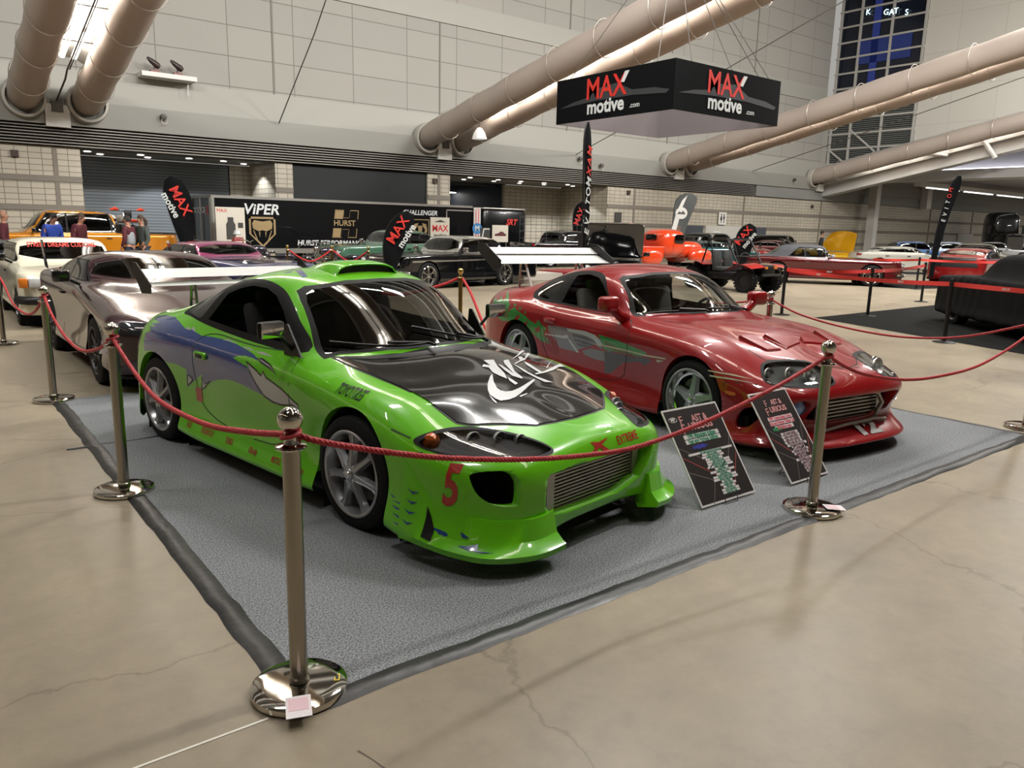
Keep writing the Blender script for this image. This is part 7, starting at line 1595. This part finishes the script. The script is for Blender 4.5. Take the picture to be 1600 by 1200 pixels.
# rear doors (left end)
for y in (.1, 1.2, 2.3): MB().bar((-.05, y, TB), (-.05, y, TT), .025, TAL, 6).build('door_bar', tr)
FL = lambda y, z_: frame((-.06, y, z_), (0, -1, 0), (0, 0, 1))
txt('DODGE', .30, TW, 'lettering', tr, 0, M=FL(1.35, 1.98), sx=1.5); txt('//', .42, mat('logo_red'), 'lettering', tr, 0, M=FL(.35, 1.98), bold=.01); txt('PERFORMANCE', .20, TW, 'lettering', tr, 0, M=FL(1.1, .85), sx=1.4)
# second, shorter trailer
t2 = empty('race_trailer', (TX1+.6, TY-.1, 0), 0, 'shorter black trailer front with red script, right of the long race trailer', 'trailer')
MB().rbox((1.25, 1.2, (TB+TT)/2), (2.6, 2.3, TT-TB), .35, TBK).build('box', t2); MB().rbox((1.25, 1.2, TT), (2.66, 2.36, .08), .36, TAL).build('roof_rail', t2)
txt('SRT', .36, mat('logo_red'), 'lettering', t2, 0, M=frame((1.5, -.02+.0, 1.85), (1, 0, 0), (0, 0, 1)), shear=.3, bold=.01); 
pb = empty('banner_strip', (TX1+.2, TY-.12, 0), 0, 'white striped pillar banner with a blue round emblem between the two trailers', 'banner')
MB().box((0, 0, 1.35), (.36, .04, 2.2), mat('strip_white', '#b7b3b0', .6)).build('fabric', pb, smooth=False); flat(pb, 'stripes', [[(-.09,-1.05),(-.05,-1.05),(-.05,1.05),(-.09,1.05)],[(.05,-1.05),(.09,-1.05),(.09,1.05),(.05,1.05)]], mat('logo_red'), 0, 1.35, 1, -.024)
flat(pb, 'emblem', [[(.26*math.cos(a*PI/12), .24*math.sin(a*PI/12)) for a in range(24)]], mat('emblem_blue', '#2f6c9e', .5), 0, 1.55, 1, -.03); txt('M', .32, TW, 'lettering', pb, 0, M=frame((0, -.034, 1.55), (1, 0, 0), (0, 0, 1)), bold=.01)
for sgn in (1,):
    wheel(t2, (1.3, .15, .36), -1, 'steel', .36, .22, 8, .23, SILV, lod=1)
def poster(x, y, z, w, h, lab, rz=0, m=None, leg=True, nm='poster_board'):
    o = empty(nm, (x, y, 0), rz, lab, 'sign'); MB().box((0, 0, z+h/2), (w, .03, h), m or mat('poster_paper', '#b9b3a6', .6)).build('panel', o, smooth=False)
    if leg: q = MB(); [q.bar((sx*w*.42, .03, 0), (sx*w*.42, .03, z+h*.6), .018, TAL, 6) for sx in (-1, 1)]; q.build('frame_legs', o)
    return o
p = poster(8.95, 27.6, .85, 1.0, 1.25, 'tall cream poster with a vintage gas pump drawing left of the snake emblem')
flat(p, 'pump_print', [[(-.16,-.42),(.16,-.42),(.16,.1),(.10,.2),(.10,.34),(-.10,.34),(-.10,.2),(-.16,.1)],[(.25,-.02),(.43,-.02),(.43,.16),(.25,.16)]], mat('print_dark', '#2e2d29', .6), 0, 1.42, 1, -.02); txt('MAX', .17, mat('logo_red'), 'lettering', p, 0, M=frame((-.28, -.022, 1.98), (1, 0, 0), (0, 0, 1)))
gp = empty('gas_pump', (8.9, 26.8, 0), 0, 'red toy-sized vintage gas pump below the cream poster', 'gas pump'); MB().rbox((0, 0, .553), (.34, .28, 1.1), .04, mat('pump_red', '#7c1c1c', .35)).build('body', gp); MB().box((0, -.15, .85), (.2, .02, .22), TW).build('dial', gp, smooth=False); MB().lathe([(0, .14), (.1, .12), (.13, 0), (.1, -.02)], TW, 16, (0, 0, 1.2)).build('globe', gp)
p = poster(17.4, 27.4, 1.05, .92, .92, 'white square MAX sign above the silver roof of the black hardtop')
txt('MAX', .36, mat('logo_red'), 'lettering', p, 0, M=frame((0, -.018, 1.52), (1, 0, 0), (0, 0, 1)), bold=.008); txt('motive', .22, mat('print_dark'), 'lettering', p, 0, M=frame((0, -.018, 1.24), (1, 0, 0), (0, 0, 1)), bold=.006); flat(p, 'car_silhouette', [[(-.3,0),(-.12,.05),(.02,.09),(.2,.03),(.32,0)]], mat('print_dark'), 0, 1.78, 1, -.02)
p = poster(20.35, 27.2, 1.0, .85, .72, 'white board with a dark red car picture below the red script trailer'); flat(p, 'car_print', [[(-.3,0),(-.3,.08),(-.1,.12),(0,.19),(.14,.18),(.22,.11),(.32,.08),(.3,0)]], mat('print_maroon', '#4c1a20', .6), 0, 1.26, 1, -.02)
p = poster(19.55, 27.2, .85, .5, .75, 'small slanted black and white board left of the red car picture', m=mat('print_dark')); flat(p, 'white_edge', [[(-.25,-.3),(-.2,-.3),(-.05,.32),(.22,.32),(.22,.37),(-.1,.37)]], TW, 0, 1.2, 1, -.02)
p = poster(24.9, 24.6, .95, .5, .8, 'plain white paper sign on a stand left of the orange truck cab', m=mat('sheet_white', '#d5d3ce', .6))
# ---- flags
def blade(name, base, h, w, z0, lab, face=0, tilt=0, curve=.0, cloth=None, shape='tear', txtang=None, both=True):
    """promotional flag: cloth from z0 to h, w wide, facing angle face (0 = faces -Y)"""
    o = empty(name, (base[0], base[1], 0), face, lab, 'flag'); m = cloth or BK; N = 18; P_ = []
    rim = []
    for i in range(N+1):
        t = i/N; z = z0+(h-z0)*t
        if shape == 'tear': wd = w*(.16+.84*math.sin(min(1, t/.72)*PI/2)) if t < .72 else w*math.sqrt(max(0, 1-((t-.72)/.28)**2))
        else: wd = w*(.35+.65*min(1, t/.8)) if t < .86 else w*math.sqrt(max(0.02, 1-((t-.86)/.145)**2))
        x0 = tilt*t*t+curve*t; rim.append((x0, z, wd))
    q = MB(); q.grid([[(x0-wd*.5+wd*k/4, .02*math.sin(k*1.4+i*.5), z) for k in range(5)] for i, (x0, z, wd) in enumerate(rim)], m, flip=False); q.build('cloth', o, angle=80)
    q = MB(); q.tube([(0, .02, .03)]+[(x0-wd*.5-.01, .02, z) for x0, z, wd in rim], [.018]*(N+2), BLACKP, 6); q.build('pole', o)
    q = MB(); q.box((0, .02, .02), (.5, .07, .03), BLACKP); q.box((0, .02, .02), (.07, .5, .03), BLACKP); q.build('foot', o, smooth=False)
    return o, rim
def maxtext(o, x, z, s, ang, y=-.035):
    d = Vector((math.cos(ang), 0, math.sin(ang))); u = Vector((-math.sin(ang), 0, math.cos(ang)))
    txt('MAX', s, mat('logo_red'), 'lettering', o, 0, M=frame(Vector((x, y, z))+u*s*.30, d, u), bold=s*.015); txt('motive', s*.68, TW, 'lettering', o, 0, M=frame(Vector((x, y, z))-u*s*.45, d, u), bold=s*.018)
o, r_ = blade('feather_flag', (6.88, 25.4), 2.95, .75, .5, 'black MAX teardrop flag leaning left between the yellow pickup and race trailer', -.4, tilt=-.35, shape='tear'); maxtext(o, -.24, 2.15, .42, -1.12)
o, r_ = blade('feather_flag', (9.55, 17.3), 1.98, .62, .35, 'black MAX teardrop flag folding right before the green sedan', -.45, tilt=.42, shape='tear'); maxtext(o, .26, 1.45, .34, 1.0)
o, r_ = blade('feather_flag', (13.3, 14.25), 4.16, .34, .3, 'very tall thin black flag with vertical red letters seen nearly edge-on', -.72+1.0, tilt=-.05, shape='blade'); 
for i, ch in enumerate('MAXMOTIVE'): txt(ch, .28, mat('logo_red') if i < 3 else TW, 'lettering', o, 0, M=frame((0, -.035, 3.5-.24*i), (.35, 0, 1), (-1, 0, .3)), bold=.006)
o, r_ = blade('feather_flag', (22.5, 16.3), 1.95, .62, .35, 'black MAX teardrop flag standing behind the buggy roll cage', -.9, tilt=.22, shape='tear'); maxtext(o, .10, 1.48, .32, .95)
o, r_ = blade('feather_flag', (26.3, 28.6), 2.95, .8, .6, 'small black MAX flag in the lit recess left of the tall flag', -.75, tilt=.1, shape='tear'); maxtext(o, .05, 2.2, .40, 1.25)
o, r_ = blade('feather_flag', (27.55, 12.2), 3.65, .30, .3, 'tall thin dark flag with small vertical letters left of the covered car', -1.1, tilt=.45, shape='blade')
for i, ch in enumerate('MOTIVE'): txt(ch, .18, mat('logo_red') if i < 2 else TW, 'lettering', o, 0, M=frame((.14+.02*(5-i), -.035, 3.2-.2*i), (.3, 0, 1), (-1, 0, .3)))
GF = mat('flag_grey', '#4a4c4b', .7); o, r_ = blade('feather_flag', (31.6, 26.9), 3.55, 1.05, .7, 'grey and white swooping flag with a round mountain emblem behind the orange truck', -.85, tilt=.45, cloth=GF, shape='blade')
flat(o, 'white_edge', [[(-.52,-1.2),(-.30,-1.0),(-.22,-.5),(-.12,0),(.02,.7),(.25,1.35),(.0,1.1),(-.25,.5),(-.45,-.4)]], mat('sheet_white'), .12, 2.1, 1, -.04)
flat(o, 'emblem', [[(.30*math.cos(a*PI/12), .30*math.sin(a*PI/12)) for a in range(24)]], mat('sheet_white'), .12, 2.55, 1, -.05); flat(o, 'mountain', [[(-.22,-.05),(-.1,.1),(-.02,.02),(.08,.13),(.22,-.05)]], GF, .12, 2.55, 1, -.06)
txt('MUNY', .26, mat('rust_print', '#a8734e', .6), 'lettering', o, 0, M=frame((.05, -.05, 1.55), (0, 0, 1), (-1, 0, 0)))
# ---- belt barriers
def belt_post(x, y, lab):
    o = empty('belt_post', (x, y, .002), 0, lab, 'barrier post', 'black belt posts')
    if 'bp' not in ST:
        L = [MB().lathe([(0, .03), (.03, .03), (.15, .014), (.17, .006), (.17, 0), (0, 0)], BLACKP, 28).build('base', o), MB().lathe([(.032, .02), (.032, .95), (.036, .955), (.036, 1.0), (.03, 1.01), (0, 1.01)], BLACKP, 18).build('post', o)]; ST['bp'] = [(q.name.split('.')[0], q.data) for q in L]
    else:
        for nm, me in ST['bp']: q = bpy.data.objects.new(nm, me); COL.objects.link(q); q.parent = o
    return o
BPS = [(14.15, 9.15), (15.69, 8.13), (12.97, 5.42), (20.6, 9.3), (25.35, 11.65), (12.2, 2.0), (26.6, 9.7)]
for (x, y), lab in zip(BPS, ('black belt post just right of the silver stanchion ball behind the red coupe', 'black belt post in the middle of the left mat edge', 'large black belt post standing in front of the covered car', 'black belt post hidden behind the covered car', 'black belt post near the nose of the maroon convertible', 'black belt post outside the right edge', 'black belt post behind the covered car, farther right')): belt_post(x, y, lab)
BELT = mat('belt_red', '#b3261e', .6)
def belt(a, b, lab, z=.93, sag=.03, n=3, word=True):
    a, b = Vector((*a, z)), Vector((*b, z)); d = (b-a).normalized(); nn = Vector((-d.y, d.x, 0)); rows_ = []
    for i in range(17):
        t = i/16; c = a.lerp(b, t)-Vector((0, 0, sag*4*t*(1-t))); tw = .012*math.sin(t*9); rows_.append([c+Vector((0, 0, .035))+nn*tw, c-Vector((0, 0, .035))-nn*tw])
    o = tag(MB().grid(rows_, BELT).build('barrier_belt', angle=80), lab, 'barrier belt', 'red barrier belts')
    if word:
        k = int((b-a).length/1.6)
        for i in range(max(1, k)):
            t = (i+.5)/max(1, k); c = a.lerp(b, t)-Vector((0, 0, sag*4*t*(1-t))); s_ = 1 if d.x*.6+d.y*-.8 > 0 else -1
            view = Vector((-c.x, -c.y, 0)).normalized(); nv = nn if nn.dot(view) > 0 else -nn; xd = Vector((0, 0, 1)).cross(nv); txt('MAX', .055, TW, 'lettering', o, 0, M=frame(c+nv*.018, xd, (0, 0, 1)), bold=.001)
    return o
belt(BPS[0], BPS[2], 'red MAX belt from the first black post down to the large post', sag=.05); belt(BPS[0], BPS[1], 'red belt between the first and second black posts'); belt(BPS[1], BPS[3], 'red belt running right from the second post behind the covered car')
belt(BPS[2], BPS[5], 'red MAX belt in front of the covered car at the right edge', sag=.02); belt(BPS[4], BPS[6], 'red belt near the convertible nose below the white car', sag=.02, word=False); belt(BPS[4], (23.7, 12.3), 'short red belt left of the far black post', sag=.02, word=False)
# ---- cone, mats, small things
o = tag(MB().lathe([(0, .42), (.03, .42), (.10, .05), (.16, .03), (.16, 0)], mat('cone_yellow', '#c6bb2a', .5), 16, (28.2, 13.65, .003)).build('floor_cone'), 'small yellow cone on the floor beside the convertible front bumper', 'cone')
for i, (x, y, sx, sy, c, lab) in enumerate(((15.9, 19.7, 1.6, 1.6, '#b9b2a8', 'pale flat panel on the floor under the white wing'), (18.2, 19.9, 2.2, 1.6, '#8f2522', 'red flat panel on the floor right of the pale panel'))):
    tag(MB().box((x, y, .12), (sx, sy, .22), mat('platform_%s' % ('pale', 'red')[i], c, .6)).build('display_platform', smooth=False), lab, 'platform')
ts = empty('shirt_stand', (21.3, 22.9, 0), -.7, 'black t-shirt hung on a stand behind the tall black flag', 't-shirt'); MB().tube([(0, 0, .02), (0, 0, 1.5)], .02, BLACKP, 6).build('pole', ts)
MB().prism([(-.22, .75), (.22, .75), (.22, 1.25), (.34, 1.15), (.40, 1.28), (.2, 1.50), (.08, 1.5), (0, 1.46), (-.08, 1.5), (-.2, 1.50), (-.40, 1.28), (-.34, 1.15), (-.22, 1.25)], .08, BLACKP, Matrix.Rotation(PI/2, 4, 'X')).build('t_shirt', ts, smooth=False)
gpn = empty('wire_grid', (22.6, 26.4, 0), 0, 'wire grid display panel behind the tall flag in the right recess', 'display grid'); q = MB()
for k in range(13): q.bar((-1.8+k*.3, 0, 0), (-1.8+k*.3, 0, 2.1), .008, mat('grid_wire', '#5b6064', .4, .6), 4)
for k in range(8): q.bar((-1.8, 0, .05+k*.29), (1.8, 0, .05+k*.29), .008, mat('grid_wire'), 4)
q.build('wires', gpn)
gt = empty('canopy_tent', (27.3, 26.4, 0), -.4, 'small dark folding canopy frame right of the restroom doors', 'canopy') if False else None
# stanchion group by the trailer with sagging ropes
for i, (x, y) in enumerate(((8.1, 20.4), (9.3, 20.2), (10.0, 19.4))): stanchion((x, y), ('brass-topped stanchion left of the chrome motorcycle', 'brass-topped stanchion behind the chrome motorcycle', 'brass-topped stanchion between motorcycle and green sedan')[i], gold=True)
rope([(8.1, 20.4, .92), (8.7, 20.3, .6), (9.3, 20.2, .92)], 'red velvet rope draped behind the green roof, left length', r=.022, strands=False, m=VEL, name='velvet_rope', grp='velvet ropes of the brass stanchions'); rope([(9.3, 20.2, .92), (9.65, 19.8, .62), (10.0, 19.4, .92)], 'red velvet rope draped behind the green roof, right length', r=.022, strands=False, m=VEL, name='velvet_rope', grp='velvet ropes of the brass stanchions')
# ---- motorcycles
def moto(name, loc, rz, lab, body, kind='chopper', z=0):
    o = empty(name, (loc[0], loc[1], z), rz, lab, 'motorcycle'); R = .33
    for x in (.0, -1.5 if kind == 'chopper' else -1.35):
        w_ = bpy.data.objects.new('wheel', None); COL.objects.link(w_); w_.parent = o; w_.location = (x, 0, R); w_.rotation_euler = (PI/2, 0, 0)
        MB().lathe([(R-.07, -.04), (R-.02, -.05), (R, -.03), (R, .03), (R-.02, .05), (R-.07, .04)], TIRE, 28).build('tire', w_); q = MB(); q.lathe([(R-.06, -.03), (R-.08, 0), (R-.06, .03)], CHROME, 28)
        for k in range(10): q.bar((0, 0, 0), ((R-.07)*math.cos(k*PI/5), (R-.07)*math.sin(k*PI/5), 0), .006, CHROME, 4)
        q.build('rim', w_)
    q = MB()
    for s_ in (-.09, .09): q.bar((0, s_, R), (-.42, s_, 1.02), .02, CHROME, 8)
    q.build('fork', o)
    q = MB(); q.tube([(-.38, 0, .95), (-.6, 0, .55), (-1.1, 0, .42), (-1.45, 0, .36)], .03, body, 8); q.tube([(-.4, 0, .92), (-.95, 0, .72), (-1.4, 0, .62)], .025, body, 8); q.build('frame', o)
    q = MB(); q.rbox((-.72, 0, .50), (.42, .26, .34), .06, CHROME if kind == 'chopper' else BLACKP); q.tube([(-.6, .16, .45), (-.5, .2, .3), (-1.0, .22, .26), (-1.7, .24, .30)], .035, CHROME, 8); q.build('engine', o)
    blob(o, 'fuel_tank', (-.66, 0, .84), (.28, .15, .13), body, 0, 2.3)
    q = MB(); q.rbox((-1.15, 0, .80 if kind != 'chopper' else .66), (.62, .22, .08), .04, BLACKP); q.build('seat', o)
    blob(o, 'rear_fender', (-1.5, 0, .62 if kind == 'chopper' else .86), (.34, .09, .12), body, .5, 2.2)
    q = MB(); q.tube([(-.35, -.40, 1.12), (-.42, -.15, 1.10), (-.44, 0, 1.05), (-.42, .15, 1.10), (-.35, .40, 1.12)], .014, CHROME, 8); q.build('handlebar', o)
    if kind == 'dirt':
        for s_ in (-1, 1): MB().tube([(-.30, .30*s_, 1.12), (-.26, .40*s_, 1.15), (-.32, .55*s_, 1.12)], [.03, .06, .02], mat('guard_orange', '#c4391d', .4), 8).build('hand_guard', o)
        MB().rbox((-.28, 0, 1.0), (.05, .22, .24), .05, BLACKP).build('number_plate', o); blob(o, 'front_fender', (.02, 0, .78), (.36, .08, .05), mat('guard_orange'), 0, 2.2)
    else: MB().lathe([(0, .06), (.07, .05), (.08, 0), (.04, -.1)], CHROME, 16, (-.3, 0, .92), Matrix.Rotation(PI/2, 4, 'Y')).build('headlight', o)
    return o
moto('motorcycle', (7.3, 22.2), Hd(-.98, -.1), 'chrome chopper motorcycle left of the green sedan behind the red ropes', metal('chopper_plum', '#3a3540', .2, .7))
moto('motorcycle', (8.9, 21.0), Hd(-.98, -.1), 'second chrome motorcycle touching the front of the green sedan', metal('chopper_plum', '#3a3540'))
moto('dirt_bike', (5.7, 26.95), Hd(.25, -.95), 'orange and white dirt bike standing in the yellow pickup bed', mat('bike_white', '#b9b3ad', .4), 'dirt', z=.78)
# ---- people
def person(loc, rz, lab, shirt, pants, hair, skin='#a5775f', cap=False, pose='stand', h=1.76, vest=None, pony=False, bulk=1.0):
    k = h/1.76; o = empty('person', (loc[0], loc[1], 0), rz, lab, 'person'); lean = .28 if pose == 'lean' else .04; SK = mat('skin_'+skin[1:], skin, .55)
    def skinmesh(nm, verts, edges, m, lev=2):
        me = bpy.data.meshes.new(nm); me.from_pydata([Vector(v[:3])*k for v in verts], edges, []); ob = bpy.data.objects.new(nm, me); COL.objects.link(ob)
        md = ob.modifiers.new('s', 'SKIN'); md.use_smooth_shade = True
        for i, v in enumerate(verts): me.skin_vertices[0].data[i].radius = (v[3]*k, (v[4] if len(v) > 4 else v[3])*k)
        me.skin_vertices[0].data[0].use_root = True; sb = ob.modifiers.new('d', 'SUBSURF'); sb.levels = lev; sb.render_levels = lev
        bpy.context.view_layer.update(); dg = bpy.context.evaluated_depsgraph_get(); m2 = bpy.data.meshes.new_from_object(ob.evaluated_get(dg)); bpy.data.objects.remove(ob, do_unlink=True)
        m2.materials.clear(); m2.materials.append(m); m2.shade_smooth(); r = bpy.data.objects.new(nm, m2); COL.objects.link(r); r.parent = o; return r
    X = lambda z: lean*max(0, z-.95)      # forward bend above the hips
    arm = [[(X(1.42), .20*s, 1.42), (X(1.2)+.02, .26*s, 1.15), (X(1.0)+.22, .22*s, 1.00), (X(1.0)+.30, .20*s, .99)] if pose != 'stand' else [(X(1.42), .20*s, 1.42), (X(1.2)-.01, .25*s, 1.13), (X(1)+.10, .24*s, .93), (X(1)+.14, .22*s, .86)] for s in (1, -1)]
    V = [(0, 0, .95, .13*bulk, .10), (X(1.15), 0, 1.15, .12*bulk, .09), (X(1.38), 0, 1.36, .12*bulk, .08), (X(1.50), 0, 1.50, .05), (X(1.56)+.01, 0, 1.565, .07), (X(1.62)+.03, 0, 1.65, .082, .095), (X(1.7)+.02, 0, 1.70, .06)]
    E_ = [(0, 1), (1, 2), (2, 3), (3, 4), (4, 5), (5, 6)]
    for a in arm:
        b = len(V); V += [(*a[0], .042), (*a[1], .038), (*a[2], .03), (*a[3], .024)]; E_ += [(2, b), (b, b+1), (b+1, b+2), (b+2, b+3)]
        d = unit(Vector(a[3])-Vector(a[2])); s = 1 if a[0][1] > 0 else -1
        for j in range(4): c = len(V); p_ = Vector(a[3])+d*.035+Vector((0, (j-1.5)*.017, 0)); q_ = p_+d*(.055-.006*abs(j-1.4))+Vector((0, 0, -.012)); V += [(*p_, .009), (*q_, .008)]; E_ += [(b+3, c), (c, c+1)]
        c = len(V); p_ = Vector(a[3])+Vector((.01, -.025*s, .012)); V += [(*p_, .010), (*(p_+Vector((.03, -.02*s, 0))), .009)]; E_ += [(b+3, c), (c, c+1)]
    for s in (1, -1):
        b = len(V); V += [(0, .095*s, .86, .085), (.02, .10*s, .50, .055), (0, .10*s, .10, .04), (.10, .11*s, .04, .035)]; E_ += [(0, b), (b, b+1), (b+1, b+2), (b+2, b+3)]
    skinmesh('body', V, E_, SK)
    S_ = [(0, 0, .90, .155*bulk, .12), (X(1.15), 0, 1.15, .15*bulk, .115), (X(1.38), 0, 1.37, .20*bulk, .135), (X(1.47), 0, 1.475, .085)]; SE = [(0, 1), (1, 2), (2, 3)]
    for a in arm: b = len(S_); S_ += [(*a[0], .085), (*a[1], .065), (*a[2], .045)]; SE += [(2, b), (b, b+1), (b+1, b+2)]
    skinmesh('shirt', S_, SE, shirt)
    if vest: skinmesh('vest', [(0, 0, .92, .19*bulk, .155), (X(1.15), 0, 1.15, .19*bulk, .15), (X(1.40), 0, 1.38, .215*bulk, .15)], [(0, 1), (1, 2)], vest)
    P_ = [(0, 0, .95, .14*bulk, .115)]; PE = []
    for s in (1, -1): b = len(P_); P_ += [(0, .095*s, .84, .10), (.02, .10*s, .50, .075), (0, .10*s, .10, .06)]; PE += [(0, b), (b, b+1), (b+1, b+2)]
    skinmesh('trousers', P_, PE, pants)
    for s in (1, -1): MB().rbox((.07*k, .105*s*k, .045), (.27*k, .10*k, .085), .04, BLACKP).build('shoe', o)
    hx = X(1.66)+.02; H_ = MB(); cc = Vector((hx, 0, 1.665))*k
    rows_ = []
    for i in range(8):
        th = PI*.60*i/7; rows_.append([tuple(cc+Vector((-.012*k+.108*k*math.sin(th)*math.cos(2*PI*j/16)*(1 if math.cos(2*PI*j/16) < 0 else .72 if th > .9 else .95), .094*k*math.sin(th)*math.sin(2*PI*j/16), .125*k*math.cos(th)))) for j in range(17)])
    H_.grid(rows_, hair); 
    if pony: H_.tube([cc+Vector((-.10, 0, .04)), cc+Vector((-.17, 0, -.05)), cc+Vector((-.16, 0, -.22)), cc+Vector((-.13, 0, -.34))], [.03, .045, .035, .012], hair, 8)
    H_.build('cap' if cap else 'hair', o)
    if cap: MB().rbox((hx*k+.12*k, 0, 1.70*k), (.10, .15, .012), .04, hair).build('cap_brim', o)
    F = MB(); fx = (hx+.088)*k
    for s in (1, -1): F.lathe([(0, .004), (.009, .002), (.011, -.004)], mat('eye_dark', '#17120f', .3), 8, (fx+.006, .032*s*k, 1.66*k), Matrix.Rotation(PI/2, 4, 'Y'))
    F.build('eyes', o); N_ = MB(); N_.tube([(fx-.005, 0, 1.665*k), (fx+.028*k, 0, 1.632*k), (fx+.005, 0, 1.622*k)], [.008, .014, .008], SK, 8)
    for s in (1, -1): N_.lathe([(0, .006), (.022, .003), (.026, -.006)], SK, 10, ((hx-.005)*k, .088*s*k, 1.65*k), Matrix.Rotation(-PI/2*s, 4, 'X'))
    N_.build('nose_and_ears', o); MB().tube([(fx+.004, -.022*k, 1.602*k), (fx+.012, 0, 1.600*k), (fx+.004, .022*k, 1.602*k)], .005, mat('lips', '#7c4a40', .5), 6).build('mouth', o)
    return o
DEN = mat('denim', '#27303f', .8); HB = mat('hair_dark', '#17120f', .8); HBR = mat('hair_brown', '#3b2a1f', .8)
person((1.9, 23.0), Hd(1, -.2), 'person in a maroon shirt cut by the left picture edge', mat('shirt_maroon', '#4b1620', .8), DEN, mat('hair_bald', '#8a6450', .6), h=1.74, bulk=1.1)
person((2.85, 22.75), Hd(.5, -.85), 'person in a bright blue hoodie and black cap bending over the dark car', mat('hoodie_blue', '#1c3a8e', .8), DEN, HB, cap=True, pose='lean', h=1.72, bulk=1.15)
person((3.45, 22.9), Hd(.75, -.65), 'person in a maroon shirt looking right, beside the blue hoodie', mat('shirt_maroon', '#4b1620'), DEN, HBR, pose='lean', h=1.74, bulk=1.15)
person((4.75, 23.0), Hd(-.6, .5), 'person in a pale grey vest over a maroon top, dark hat, by the pickup bed', mat('shirt_maroon', '#4b1620'), DEN, HB, cap=True, vest=mat('vest_grey', '#85888c', .8), h=1.70)
person((5.15, 23.3), Hd(-.8, -.3), 'person in a dark green jacket with a ponytail beside the pale vest', mat('jacket_green', '#3a403c', .8), DEN, HBR, pony=True, h=1.72)
person((34.4, 20.5), Hd(.5, -.8), 'person in black behind the raised yellow hood', mat('shirt_black', '#121213', .8), DEN, HB, h=1.80)
